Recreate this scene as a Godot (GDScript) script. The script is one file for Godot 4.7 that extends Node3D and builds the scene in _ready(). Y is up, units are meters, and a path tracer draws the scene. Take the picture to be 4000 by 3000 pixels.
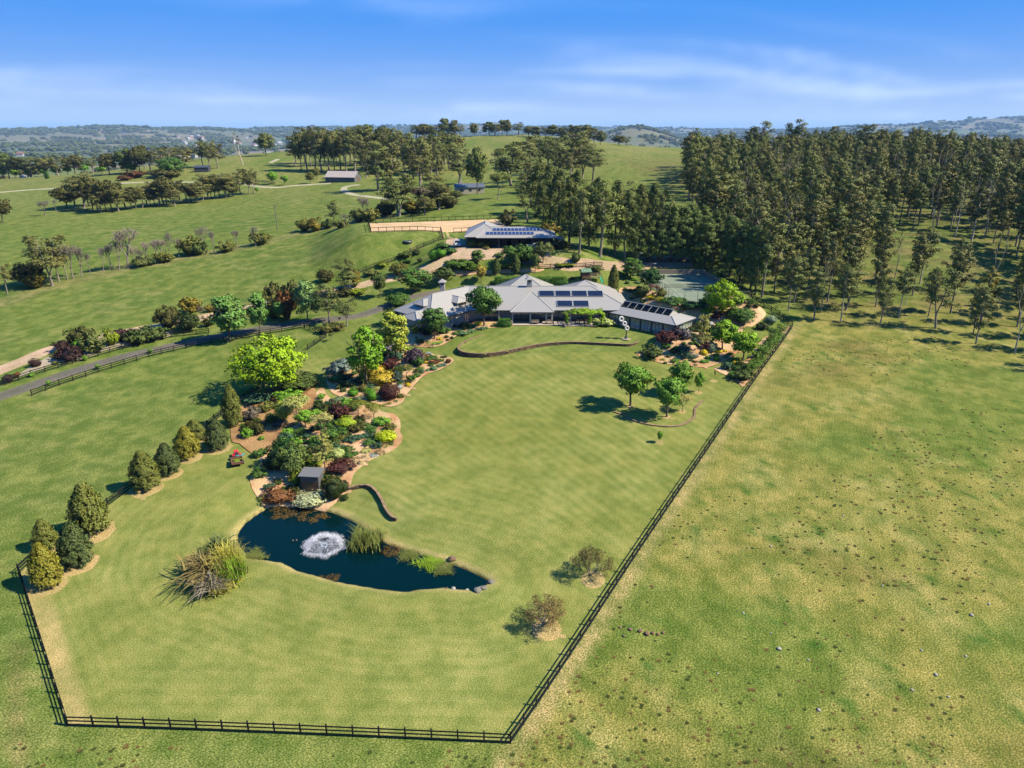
extends Node3D

# ---------------------------------------------------------------- state
var mats := {}
var names := {}
var sun_dir := Vector3(1.0, 1.0, 0.16)
var n_a := FastNoiseLite.new()
var n_b := FastNoiseLite.new()
var n_c := FastNoiseLite.new()
var n_d := FastNoiseLite.new()
var rng := RandomNumberGenerator.new()
var unit_box := BoxMesh.new()
var post_mesh: Mesh
var rail_mesh: Mesh
var pond_poly: PackedVector2Array
var lawn_poly: PackedVector2Array
const POND_LEVEL := 2.6

# terrain control heights: rows along the depth, columns across
var XN: Array = [-700, -350, -250, -160, -80, -30, 20, 70, 140, 220, 350, 700]
var ZN: Array = [-60, 0, 50, 75, 100, 125, 150, 170, 190, 210, 240, 300, 400, 550, 680, 850, 1300, 2200]
var HT: Array = [[-1.0, -1.0, -1.2, -1.5, -2.0, -2.5, -4.0, -5.0, -6.0, -6.8, -8.0, -10.0],
	[1.0, 1.0, 0.9, 0.8, 0.0, -0.5, -2.0, -3.0, -4.0, -4.6, -5.5, -8.0],
	[3.0, 3.0, 2.8, 2.5, 1.6, 1.1, -0.1, -0.8, -1.5, -2.1, -3.0, -5.0],
	[4.0, 4.0, 3.8, 3.5, 2.6, 2.9, 3.3, 2.6, 1.8, 1.1, 0.0, -3.0],
	[5.0, 5.0, 4.5, 4.0, 4.0, 4.8, 5.9, 6.0, 5.2, 4.4, 3.0, 0.0],
	[6.0, 6.0, 5.5, 5.0, 5.5, 7.0, 8.3, 8.7, 8.2, 7.4, 6.0, 3.0],
	[7.0, 7.0, 6.5, 6.0, 7.5, 9.9, 10.7, 10.4, 10.0, 9.4, 8.5, 6.0],
	[8.0, 8.0, 7.5, 7.0, 9.5, 12.3, 13.3, 13.0, 12.5, 11.9, 11.0, 8.0],
	[9.0, 9.0, 8.5, 8.5, 11.5, 15.0, 16.0, 15.3, 15.0, 14.4, 13.5, 10.0],
	[10.0, 10.0, 10.0, 10.5, 14.5, 19.5, 20.5, 18.6, 18.0, 17.2, 16.0, 12.0],
	[11.0, 12.0, 12.0, 13.0, 18.0, 23.5, 24.0, 23.0, 22.0, 23.0, 16.0, 15.0],
	[12.0, 13.5, 14.5, 16.0, 21.0, 24.5, 26.0, 27.0, 27.0, 27.0, 17.0, 19.0],
	[11.0, 16.0, 18.5, 20.0, 23.5, 25.5, 28.5, 31.0, 32.0, 34.0, 19.0, 22.0],
	[6.0, 19.0, 28.0, 30.0, 31.0, 32.5, 34.5, 37.0, 37.5, 38.0, 20.0, 22.0],
	[0.0, 17.0, 31.0, 35.0, 36.0, 38.0, 40.0, 39.5, 36.5, 37.0, 18.0, 20.0],
	[-20.0, 0.0, 20.0, 40.0, 44.0, 46.5, 47.0, 43.0, 35.0, 31.0, 18.0, 15.0],
	[-40.0, -34.0, -28.0, -8.0, 8.0, 20.0, 26.0, 22.0, 12.0, 7.4, 0.0, -10.0],
	[-50.0, -50.0, -48.0, -45.0, -40.0, -35.0, -32.0, -34.0, -40.0, -41.9, -45.0, -50.0]]
# level pads: centre x, depth, turn, half sizes, level, margin
var PADS: Array = [[-23.3, 231.5, 0.2723, 22.5, 11.5, 24.0, 20.0], [44.9, 178.6, 0.0436, 9.4, 18.3, 15.0, 7.0], [1.0, 205.0, 0.0, 15.0, 9.0, 22.0, 17.0], [4.0, 162.0, 0.0, 19.0, 9.5, 11.7, 9.0], [-18.0, 155.0, 0.0, 6.0, 5.0, 11.2, 7.0], [31.0, 151.5, -0.7156, 11.0, 5.0, 11.3, 5.0]]
var zt: Array = []
var cache := PackedFloat32Array()
const CX0 := -150
const CZ0 := 0
const CW := 311
const CH := 301


func _ready() -> void:
	# camera, sky, sun, exposure
	var cam := Camera3D.new()
	cam.name = "camera"
	cam.position = Vector3(0, 53.0, 0)
	cam.rotation_degrees = Vector3(-19.7126, 0, 0)
	cam.fov = 56.7515
	cam.near = 0.5
	cam.far = 60000.0
	add_child(cam)
	var env := Environment.new()
	env.background_mode = Environment.BG_SKY
	env.tonemap_mode = Environment.TONE_MAPPER_LINEAR
	env.tonemap_exposure = 2.85
	var sm := ProceduralSkyMaterial.new()
	sm.sky_top_color = Color(0.0, 0.094, 0.325).linear_to_srgb()
	sm.sky_horizon_color = Color(0.215, 0.268, 0.335).linear_to_srgb()
	sm.sky_curve = 0.041
	sm.ground_bottom_color = Color(0.05, 0.06, 0.03).linear_to_srgb()
	sm.ground_horizon_color = Color(0.22, 0.34, 0.5).linear_to_srgb()
	sm.ground_curve = 0.03
	sm.sun_angle_max = 4.0
	sm.sky_cover = ImageTexture.create_from_image(cirrus())
	sm.sky_cover_modulate = Color(1, 1, 1)
	var sky := Sky.new()
	sky.sky_material = sm
	env.sky = sky
	env.sdfgi_enabled = true
	env.ssao_enabled = true
	env.ssil_enabled = true
	env.fog_enabled = true
	env.fog_density = 0.00004
	env.fog_light_color = Color(0.60, 0.78, 1.0)
	var we := WorldEnvironment.new()
	we.name = "surroundings"
	we.environment = env
	add_child(we)
	var sun := DirectionalLight3D.new()
	sun.name = "sun"
	sun.light_energy = 1.45
	sun.light_color = Color(1.0, 0.945, 0.83)
	sun.light_angular_distance = 0.5
	sun.shadow_enabled = true
	sun.look_at_from_position(sun_dir * 100.0, Vector3.ZERO, Vector3.UP)
	add_child(sun)

	setup()
	build_ground()
	build_roads()
	build_beds()
	build_pond()
	build_fences()
	build_house()
	build_stable()
	build_courts()
	build_small_things()
	make_foliage()
	plant_all()
	build_far()


func cirrus() -> Image:
	# thin streaks of high cloud, looked up by direction
	var w := 1024
	var h := 512
	var im := Image.create(w, h, false, Image.FORMAT_RGBAF)
	var n1 := FastNoiseLite.new()
	n1.seed = 5
	n1.frequency = 1.0
	n1.fractal_octaves = 5
	var n2 := FastNoiseLite.new()
	n2.seed = 21
	n2.frequency = 1.0
	n2.fractal_octaves = 3
	for j in h / 2:
		var el := (0.5 - (j + 0.5) / h) * PI
		var ce := cos(el)
		var se := sin(el)
		for i in w:
			var az := ((i + 0.5) / w) * TAU
			# a flat layer of cloud overhead, streaks along one bearing
			var k := 1.0 / (se + 0.06)
			var px := sin(az) * ce * k
			var pz := cos(az) * ce * k
			var a := px * 0.97 + pz * 0.24
			var b := -px * 0.24 + pz * 0.97
			var warp := n2.get_noise_2d(a * 0.16 + 9.0, b * 0.2)
			var v := n1.get_noise_2d(a * 0.11 + warp * 0.5, b * 0.62 + warp * 0.9) * 0.5 + 0.5
			var mask := smoothstep(-0.3, 0.45, n2.get_noise_2d(a * 0.10 - 4.0, b * 0.16 + 2.0))
			var d := smoothstep(0.36, 0.95, v) * (0.15 + 0.85 * mask)
			d *= smoothstep(0.0, 0.03, se) * (1.0 - 0.5 * smoothstep(0.3, 0.9, se))
			im.set_pixel(i, j, Color(0.22, 0.205, 0.155, d * 0.66))
	return im


func setup() -> void:
	rng.seed = 11
	for q in [[n_a, 1, 0.02, 3], [n_b, 2, 0.09, 3], [n_c, 3, 0.004, 4], [n_d, 4, 0.5, 2]]:
		var n: FastNoiseLite = q[0]
		n.seed = q[1]
		n.noise_type = FastNoiseLite.TYPE_SIMPLEX_SMOOTH
		n.frequency = q[2]
		n.fractal_octaves = q[3]
	pond_poly = pts("-36.20 -81.31 -35.30 -79.08 -34.07 -77.56 -32.55 -76.07 -30.37 -75.49 -28.43 -75.06 -25.94 -73.25 -23.44 -72.29 -21.12 -71.23 -18.93 -70.58 -16.47 -69.94 -14.37 -69.43 -12.18 -69.18 -10.39 -69.68 -7.94 -69.94 -5.90 -69.56 -4.34 -69.31 -3.53 -70.07 -2.70 -70.84 -2.55 -71.36 -3.70 -72.43 -5.88 -74.08 -8.44 -75.49 -10.88 -76.66 -13.77 -78.16 -16.01 -79.40 -18.07 -81.31 -20.79 -84.32 -22.98 -86.08 -25.16 -87.53 -27.21 -88.26 -30.42 -89.01 -32.80 -89.39 -34.51 -88.83 -35.52 -86.80 -36.25 -84.67 -36.41 -82.63")
	for zi in ZN.size():
		zt.append(0.0)
	fill_cache()
	lawn_poly = pts("-0.14 -49.90 63.00 -154.80 62.34 -161.60 59.44 -169.64 59.77 -174.53 56.17 -193.63 53.81 -201.49 37.14 -200.60 24.09 -189.32 7.08 -186.49 -2.70 -186.34 -13.48 -186.19 -22.37 -186.69 -29.97 -187.17 -34.91 -184.00 -38.13 -179.65 -41.97 -169.98 -47.71 -164.85 -47.70 -158.31 -41.08 -151.61 -43.51 -144.98 -47.33 -128.88 -50.68 -117.75 -51.94 -111.62 -53.64 -102.51 -55.40 -92.27 -56.40 -87.69 -59.44 -76.05 -59.30 -73.00 -40.90 -51.00")
	post_mesh = bar_mesh(Vector3(0.13, 1.0, 0.13), 0.012)
	rail_mesh = bar_mesh(Vector3(1.0, 0.15, 0.045), 0.006)


# ---------------------------------------------------------------- helpers
func pts(s: String) -> PackedVector2Array:
	var out := PackedVector2Array()
	var a := s.split_floats(" ", false)
	for i in a.size() / 2:
		out.append(Vector2(a[i * 2], a[i * 2 + 1]))
	return out


func numbered(called: String) -> String:
	if not names.has(called):
		names[called] = 0
		return called
	names[called] += 1
	return "%s_%03d" % [called, names[called]]


func thing(called: String, label: String, category: String, at := Vector3.ZERO, turn := 0.0, group := "") -> Node3D:
	var o := Node3D.new()
	o.name = numbered(called)
	o.position = at
	o.rotation.y = turn
	tag(o, label, category, group)
	add_child(o)
	return o


func tag(o: Node, label: String, category: String, group := "") -> void:
	o.set_meta("label", label)
	o.set_meta("category", category)
	if group:
		o.set_meta("group", group)


func part(called: String, mesh: Mesh, mat: Material, parent: Node3D, t := Transform3D()) -> MeshInstance3D:
	var o := MeshInstance3D.new()
	o.name = called
	o.mesh = mesh
	o.transform = t
	if mat:
		o.material_override = mat
	parent.add_child(o, true)
	return o


func boxpart(called: String, c: Vector3, s: Vector3, mat: Material, parent: Node3D, turn := 0.0) -> MeshInstance3D:
	return part(called, unit_box, mat, parent, Transform3D(Basis(Vector3.UP, turn) * Basis.from_scale(s), c))


func single(called: String, mesh: Mesh, mat: Material, label: String, category: String, at := Vector3.ZERO, group := "") -> MeshInstance3D:
	var o := MeshInstance3D.new()
	o.name = numbered(called)
	o.mesh = mesh
	o.material_override = mat
	o.position = at
	tag(o, label, category, group)
	add_child(o)
	return o


func struct(called: String, mesh: Mesh, mat: Material, kind := "structure") -> MeshInstance3D:
	var o := MeshInstance3D.new()
	o.name = numbered(called)
	o.mesh = mesh
	o.material_override = mat
	o.set_meta("kind", kind)
	add_child(o)
	return o


func flat_mat(key: String, lin: Color, rough := 0.85, metal := 0.0) -> StandardMaterial3D:
	if mats.has(key):
		return mats[key]
	var m := StandardMaterial3D.new()
	m.resource_name = key
	m.albedo_color = Color(lin.r, lin.g, lin.b).linear_to_srgb()
	m.roughness = rough
	m.metallic = metal
	mats[key] = m
	return m


func noise_tex(seed_: int, freq: float, size: int, lo: Color, hi: Color, oct := 4, mid := 0.5) -> NoiseTexture2D:
	var n := FastNoiseLite.new()
	n.seed = seed_
	n.noise_type = FastNoiseLite.TYPE_SIMPLEX_SMOOTH
	n.frequency = freq
	n.fractal_octaves = oct
	n.fractal_gain = 0.5 if oct < 6 else 0.68
	var t := NoiseTexture2D.new()
	t.width = size
	t.height = size
	t.seamless = true
	t.noise = n
	var g := Gradient.new()
	g.offsets = PackedFloat32Array([mid - 0.27, mid, mid + 0.27])
	g.colors = PackedColorArray([lo, lo.lerp(hi, 0.5), hi])
	t.color_ramp = g
	return t


func grain_mat(key: String, lin: Color, tile: float, vary := 0.25, rough := 0.9, seed_ := 3) -> StandardMaterial3D:
	# plain colour with fine grain laid over it in world space
	if mats.has(key):
		return mats[key]
	var m := flat_mat(key, lin, rough)
	var lo := Color(1.0 - vary, 1.0 - vary, 1.0 - vary)
	m.albedo_texture = noise_tex(seed_, 0.03, 256, lo, Color(1, 1, 1), 5)
	m.uv1_triplanar = true
	m.uv1_world_triplanar = true
	m.uv1_scale = Vector3.ONE / tile
	return m


func bar_mesh(s: Vector3, c: float) -> ArrayMesh:
	# a box with its long edges chamfered (long axis y if y is longest, else x)
	var st := SurfaceTool.new()
	st.begin(Mesh.PRIMITIVE_TRIANGLES)
	var long_y := s.y >= s.x
	var a := (s.x if long_y else s.y) / 2.0
	var b := s.z / 2.0
	var l := (s.y if long_y else s.x) / 2.0
	var ring := [Vector2(a - c, -b), Vector2(a, -b + c), Vector2(a, b - c), Vector2(a - c, b), Vector2(-a + c, b), Vector2(-a, b - c), Vector2(-a, -b + c), Vector2(-a + c, -b)]
	st.set_smooth_group(-1)
	for i in 8:
		var p: Vector2 = ring[i]
		var q: Vector2 = ring[(i + 1) % 8]
		var v: Array
		if long_y:
			v = [Vector3(p.x, -l, p.y), Vector3(q.x, -l, q.y), Vector3(q.x, l, q.y), Vector3(p.x, l, p.y)]
		else:
			v = [Vector3(-l, -p.x, p.y), Vector3(-l, -q.x, q.y), Vector3(l, -q.x, q.y), Vector3(l, -p.x, p.y)]
		quad(st, v[0], v[1], v[2], v[3])
		if i > 0 and i < 7:
			var o: Vector2 = ring[0]
			for e in [1.0, -1.0]:
				var t: Array
				if long_y:
					t = [Vector3(o.x, l * e, o.y), Vector3(p.x, l * e, p.y), Vector3(q.x, l * e, q.y)]
				else:
					t = [Vector3(l * e, -o.x, o.y), Vector3(l * e, -p.x, p.y), Vector3(l * e, -q.x, q.y)]
				for x in t:
					st.add_vertex(x)
	st.generate_normals()
	return st.commit()


func quad(st: SurfaceTool, a: Vector3, b: Vector3, c: Vector3, d: Vector3) -> void:
	for v in [a, b, c, a, c, d]:
		st.add_vertex(v)


func new_st() -> SurfaceTool:
	var st := SurfaceTool.new()
	st.begin(Mesh.PRIMITIVE_TRIANGLES)
	st.set_smooth_group(-1)
	return st


func done(st: SurfaceTool) -> ArrayMesh:
	st.generate_normals()
	return st.commit()


func add_box(st: SurfaceTool, c: Vector3, s: Vector3, b := Basis.IDENTITY) -> void:
	var h := s / 2.0
	for ax in 3:
		for sg in [-1.0, 1.0]:
			var n := Vector3.ZERO
			n[ax] = sg
			var u := Vector3.ZERO
			u[(ax + 1) % 3] = 1.0
			var w := Vector3.ZERO
			w[(ax + 2) % 3] = sg
			var q := []
			for k in [[-1, -1], [-1, 1], [1, 1], [1, -1]]:
				q.append(c + b * ((n + u * k[0] + w * k[1]) * h))
			quad(st, q[0], q[1], q[2], q[3])


func tube(st: SurfaceTool, path: Array, radii: Array, sides := 6) -> void:
	var rings := []
	for i in path.size():
		var d: Vector3 = (path[mini(i + 1, path.size() - 1)] - path[maxi(i - 1, 0)]).normalized()
		var u := d.cross(Vector3.FORWARD if absf(d.z) < 0.9 else Vector3.RIGHT).normalized()
		var w := d.cross(u)
		var ring := []
		for k in sides:
			var a := TAU * k / sides
			ring.append(path[i] + (u * cos(a) + w * sin(a)) * radii[i])
		rings.append(ring)
	for i in path.size() - 1:
		for k in sides:
			var k2 := (k + 1) % sides
			quad(st, rings[i][k], rings[i][k2], rings[i + 1][k2], rings[i + 1][k])
	for k in range(1, sides - 1):
		var e: Array = rings[-1]
		for v in [e[0], e[k], e[k + 1]]:
			st.add_vertex(v)


func lathe(st: SurfaceTool, prof: Array, sides := 16, c := Vector3.ZERO) -> void:
	# prof: Vector2(radius, height) from the bottom up
	for i in prof.size() - 1:
		for k in sides:
			var a := TAU * k / sides
			var b := TAU * (k + 1) / sides
			var p: Vector2 = prof[i]
			var q: Vector2 = prof[i + 1]
			quad(st, c + Vector3(p.x * cos(a), p.y, p.x * sin(a)), c + Vector3(p.x * cos(b), p.y, p.x * sin(b)), c + Vector3(q.x * cos(b), q.y, q.x * sin(b)), c + Vector3(q.x * cos(a), q.y, q.x * sin(a)))


# ---------------------------------------------------------------- terrain
func herm(xs: Array, ys: Array, x: float) -> float:
	var n := xs.size()
	if x <= xs[0]:
		return ys[0]
	if x >= xs[n - 1]:
		return ys[n - 1]
	var i := 0
	while xs[i + 1] < x:
		i += 1
	var h: float = xs[i + 1] - xs[i]
	var t: float = (x - xs[i]) / h
	var d: float = (ys[i + 1] - ys[i]) / h
	var m0 := d
	if i > 0:
		m0 = ((ys[i] - ys[i - 1]) / (xs[i] - xs[i - 1]) + d) * 0.5
	var m1 := d
	if i < n - 2:
		m1 = ((ys[i + 2] - ys[i + 1]) / (xs[i + 2] - xs[i + 1]) + d) * 0.5
	var t2 := t * t
	var t3 := t2 * t
	return (2 * t3 - 3 * t2 + 1) * ys[i] + (t3 - 2 * t2 + t) * h * m0 + (-2 * t3 + 3 * t2) * ys[i + 1] + (t3 - t2) * h * m1


func natural(x: float, dep: float) -> float:
	# only the four rows that matter are evaluated
	var n := ZN.size()
	var i := 0
	while i < n - 2 and ZN[i + 1] < dep:
		i += 1
	for k in range(maxi(i - 1, 0), mini(i + 3, n)):
		zt[k] = herm(XN, HT[k], x)
	return herm(ZN, zt, dep)


func far_height(x: float, dep: float) -> float:
	# the plain and the ranges on the skyline
	var r := Vector2(x, dep).length()
	var az := rad_to_deg(atan2(x, dep))
	var h := -50.0 + n_c.get_noise_2d(x * 0.06, dep * 0.06) * 60.0 * smoothstep(2500.0, 7000.0, r)
	var a := 0.0
	var rough := 1.0 + 0.35 * n_c.get_noise_2d(x * 0.2 + 500.0, dep * 0.2)
	a += 125.0 * exp(-pow((az + 27.0) / 13.0, 2.0)) * exp(-pow((r - 9500.0) / 2300.0, 2.0))
	a += 150.0 * exp(-pow((az + 2.0) / 16.0, 2.0)) * exp(-pow((r - 12500.0) / 2600.0, 2.0))
	a += 118.0 * exp(-pow((az - 9.5) / 3.0, 2.0)) * exp(-pow((r - 5200.0) / 800.0, 2.0))
	a += 205.0 * exp(-pow((az - 36.0) / 15.0, 2.0)) * exp(-pow((r - 12000.0) / 3000.0, 2.0))
	return h + a * rough + 60.0 * smoothstep(14000.0, 24000.0, r)


func raw_ground(x: float, z: float) -> float:
	var dep := -z
	var h := natural(x, dep)
	if dep > 120.0 and dep < 270.0:
		for p in PADS:
			var dx: float = x - p[0]
			var dz: float = dep - p[1]
			var c := cos(p[2])
			var s := sin(p[2])
			var qa := maxf(absf(dx * c + dz * s) - p[3], 0.0)
			var qb := maxf(absf(-dx * s + dz * c) - p[4], 0.0)
			var d := sqrt(qa * qa + qb * qb)
			if d < p[6]:
				h = p[5] + (h - p[5]) * smoothstep(0.0, 1.0, d / p[6])
	return h


func fill_cache() -> void:
	cache.resize(CW * CH)
	for j in CH:
		for i in CW:
			cache[j * CW + i] = raw_ground(CX0 + i, -(CZ0 + j))


func ground(x: float, z: float) -> float:
	var fx := x - CX0
	var fz := -z - CZ0
	if fx < 0.0 or fz < 0.0 or fx >= CW - 1 or fz >= CH - 1:
		return raw_ground(x, z)
	var i := int(fx)
	var j := int(fz)
	fx -= i
	fz -= j
	var k := j * CW + i
	var h := lerpf(lerpf(cache[k], cache[k + 1], fx), lerpf(cache[k + CW], cache[k + CW + 1], fx), fz)
	if x > -42.0 and x < 8.0 and z < -55.0 and z > -105.0:
		var d := pond_distance(Vector2(x, z))
		if d < 7.0:
			if d < 0.0:
				h = POND_LEVEL + 0.12 - 0.34 * smoothstep(0.0, 0.5, -d) - minf(-d * 0.5, 1.1)
			else:
				h = lerpf(POND_LEVEL + 0.12 + minf(d, 0.6) * 0.35, h, smoothstep(0.3, 7.0, d))
	return h


func pond_distance(p: Vector2) -> float:
	var best := 1e9
	var n := pond_poly.size()
	for i in n:
		var q := Geometry2D.get_closest_point_to_segment(p, pond_poly[i], pond_poly[(i + 1) % n])
		best = minf(best, p.distance_squared_to(q))
	best = sqrt(best)
	return -best if Geometry2D.is_point_in_polygon(p, pond_poly) else best


func on_ground(x: float, z: float, lift := 0.0) -> Vector3:
	return Vector3(x, ground(x, z) + lift, z)


func smooth_loop(p: PackedVector2Array, closed := true, step := 1.0) -> PackedVector2Array:
	# a rounded line through the given points
	var c := Curve2D.new()
	var n := p.size()
	for i in n:
		var a := p[(i - 1 + n) % n] if closed or i > 0 else p[i]
		var b := p[(i + 1) % n] if closed or i < n - 1 else p[i]
		var t := (b - a) / 6.0
		c.add_point(p[i], -t, t)
	if closed:
		var t := (p[1] - p[n - 1]) / 6.0
		c.add_point(p[0], -t, t)
	c.bake_interval = step
	var out := c.get_baked_points()
	if closed:
		out.remove_at(out.size() - 1)
	return out


func drape(poly: PackedVector2Array, step: float, lift: float, color: Callable, skirt := 0.0) -> ArrayMesh:
	# a sheet laid over the ground inside an outline; a skirt folds its edge down into the soil
	var lo := poly[0]
	var hi := poly[0]
	for p in poly:
		lo = lo.min(p)
		hi = hi.max(p)
	var nx := int((hi.x - lo.x) / step) + 2
	var nz := int((hi.y - lo.y) / step) + 2
	var inside := PackedByteArray()
	inside.resize((nx + 1) * (nz + 1))
	for j in nz + 1:
		# crossings of this row with the outline
		var y := lo.y + j * step
		var xs := []
		for i in poly.size():
			var a := poly[i]
			var b := poly[(i + 1) % poly.size()]
			if (a.y > y) != (b.y > y):
				xs.append(a.x + (y - a.y) / (b.y - a.y) * (b.x - a.x))
		xs.sort()
		for k in xs.size() / 2:
			for i in range(maxi(ceili((xs[k * 2] - lo.x) / step), 0), mini(floori((xs[k * 2 + 1] - lo.x) / step), nx) + 1):
				inside[j * (nx + 1) + i] = 1
	var edge := {}
	for i in poly.size():
		var a := poly[i]
		var b := poly[(i + 1) % poly.size()]
		var m := int(a.distance_to(b) / (step * 0.25)) + 1
		for k in m + 1:
			var q := (a.lerp(b, float(k) / m) - lo) / step
			edge[Vector2i(int(q.x), int(q.y))] = true
	var v := PackedVector3Array()
	var idx := PackedInt32Array()
	var at := {}
	var grab := func(p: Vector2) -> int:
		var key := Vector2i(roundi(p.x * 200.0), roundi(p.y * 200.0))
		if not at.has(key):
			at[key] = v.size()
			v.append(Vector3(p.x, ground(p.x, p.y) + lift, p.y))
		return at[key]
	for j in nz:
		for i in nx:
			var a := lo + Vector2(i, j) * step
			var cell := PackedVector2Array([a, a + Vector2(step, 0), a + Vector2(step, step), a + Vector2(0, step)])
			if edge.has(Vector2i(i, j)):
				for piece in Geometry2D.intersect_polygons(cell, poly):
					var tri := Geometry2D.triangulate_polygon(piece)
					for k in tri.size() / 3:
						var p := [piece[tri[k * 3]], piece[tri[k * 3 + 1]], piece[tri[k * 3 + 2]]]
						if (p[1] - p[0]).cross(p[2] - p[0]) < 0.0:
							p.reverse()
						for q in p:
							idx.append(grab.call(q))
			elif inside[j * (nx + 1) + i]:
				var c := [grab.call(cell[0]), grab.call(cell[1]), grab.call(cell[2]), grab.call(cell[3])]
				for k in [0, 1, 2, 0, 2, 3]:
					idx.append(c[k])
	if skirt > 0.0:
		for i in poly.size():
			var a := poly[i]
			var b := poly[(i + 1) % poly.size()]
			var m := int(a.distance_to(b) / step) + 1
			for k in m:
				var p := a.lerp(b, float(k) / m)
				var q := a.lerp(b, float(k + 1) / m)
				var base := v.size()
				for w in [p, q]:
					var g := ground(w.x, w.y) + lift
					v.append(Vector3(w.x, g, w.y))
					v.append(Vector3(w.x, g - skirt, w.y))
				for w in [0, 1, 2, 2, 1, 3]:
					idx.append(base + w)
	var nor := PackedVector3Array()
	var col := PackedColorArray()
	var uv := PackedVector2Array()
	for p in v:
		var e := step * 0.6
		nor.append(Vector3(ground(p.x - e, p.z) - ground(p.x + e, p.z), 2.0 * e, ground(p.x, p.z - e) - ground(p.x, p.z + e)).normalized())
		col.append(color.call(p.x, p.z))
		uv.append(Vector2(p.x, p.z))
	return arrays(v, nor, col, uv, idx)


func arrays(v: PackedVector3Array, nor: PackedVector3Array, col: PackedColorArray, uv: PackedVector2Array, idx: PackedInt32Array) -> ArrayMesh:
	var a := []
	a.resize(Mesh.ARRAY_MAX)
	a[Mesh.ARRAY_VERTEX] = v
	a[Mesh.ARRAY_NORMAL] = nor
	if col.size():
		a[Mesh.ARRAY_COLOR] = col
	if uv.size():
		a[Mesh.ARRAY_TEX_UV] = uv
		a[Mesh.ARRAY_TEX_UV2] = uv
	if idx.size():
		a[Mesh.ARRAY_INDEX] = idx
	var m := ArrayMesh.new()
	m.add_surface_from_arrays(Mesh.PRIMITIVE_TRIANGLES, a)
	return m


func ribbon(line: PackedVector2Array, half: float, lift: float, lane: Callable, cross := 6) -> ArrayMesh:
	# a road: strips across a line, each vertex on the ground
	var v := PackedVector3Array()
	var nor := PackedVector3Array()
	var col := PackedColorArray()
	var uv := PackedVector2Array()
	var idx := PackedInt32Array()
	var along := 0.0
	for i in line.size():
		var d := (line[mini(i + 1, line.size() - 1)] - line[maxi(i - 1, 0)]).normalized()
		var s := Vector2(-d.y, d.x)
		if i > 0:
			along += line[i].distance_to(line[i - 1])
		for k in cross + 1:
			var f := (float(k) / cross) * 2.0 - 1.0
			var w := half * (1.0 + 0.12 * n_b.get_noise_2d(along * 0.6, f * 3.0) * absf(f))
			var p := line[i] + s * f * w
			v.append(Vector3(p.x, ground(p.x, p.y) + lift * (1.0 if absf(f) < 0.95 else -0.5), p.y))
			nor.append(Vector3.UP)
			col.append(lane.call(f, along, p))
			uv.append(p)
	for i in line.size() - 1:
		for k in cross:
			var a := i * (cross + 1) + k
			var b := a + cross + 1
			for q in [a, b, a + 1, a + 1, b, b + 1]:
				idx.append(q)
	var e := arrays(v, nor, col, uv, idx)
	return e


# ---------------------------------------------------------------- ground, lawn, roads, beds, pond
func sc(r: float, g: float, b: float) -> Color:
	# base colour of a sunlit surface measured as eight-bit values
	var c := Color(r / 255.0, g / 255.0, b / 255.0).srgb_to_linear()
	return Color(c.r / 2.95, c.g / 2.95, c.b / 2.95)


func gc(r: float, g: float, b: float) -> Color:
	# the same for surfaces whose grain texture darkens them
	var c := Color(r / 255.0, g / 255.0, b / 255.0).srgb_to_linear()
	return Color(c.r / 1.36, c.g / 1.40, c.b / 1.36)


func turf_mat(key: String, tile: float, vary: float, mottle := 0.35) -> StandardMaterial3D:
	if mats.has(key):
		return mats[key]
	var m := StandardMaterial3D.new()
	m.resource_name = key
	m.vertex_color_use_as_albedo = true
	m.roughness = 0.95
	m.metallic_specular = 0.15
	var v := vary
	m.albedo_texture = noise_tex(31, 0.035, 512, Color(1.0 - v * 1.05, 1.0 - v * 0.9, 1.0 - v * 1.1), Color(1.0, 1.0, 1.0), 5)
	m.uv1_scale = Vector3.ONE / tile
	m.detail_enabled = true
	m.detail_blend_mode = BaseMaterial3D.BLEND_MODE_MUL
	m.detail_uv_layer = BaseMaterial3D.DETAIL_UV_1
	m.detail_albedo = noise_tex(47, 0.016, 1024 if mottle > 0.4 else 512, Color(1.0 - 0.38 * mottle, 1.0 - 0.25 * mottle, 1.0 - 0.40 * mottle), Color(1.0, 1.0, 1.0), 6)
	m.detail_uv_layer = BaseMaterial3D.DETAIL_UV_2
	m.uv2_scale = Vector3.ONE / 83.0
	mats[key] = m
	return m


func fence_side(x: float, z: float) -> float:
	# positive to the right of the long straight fence
	return (x + 0.14) - 1.239 * (-z - 49.9) / 2.056


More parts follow.
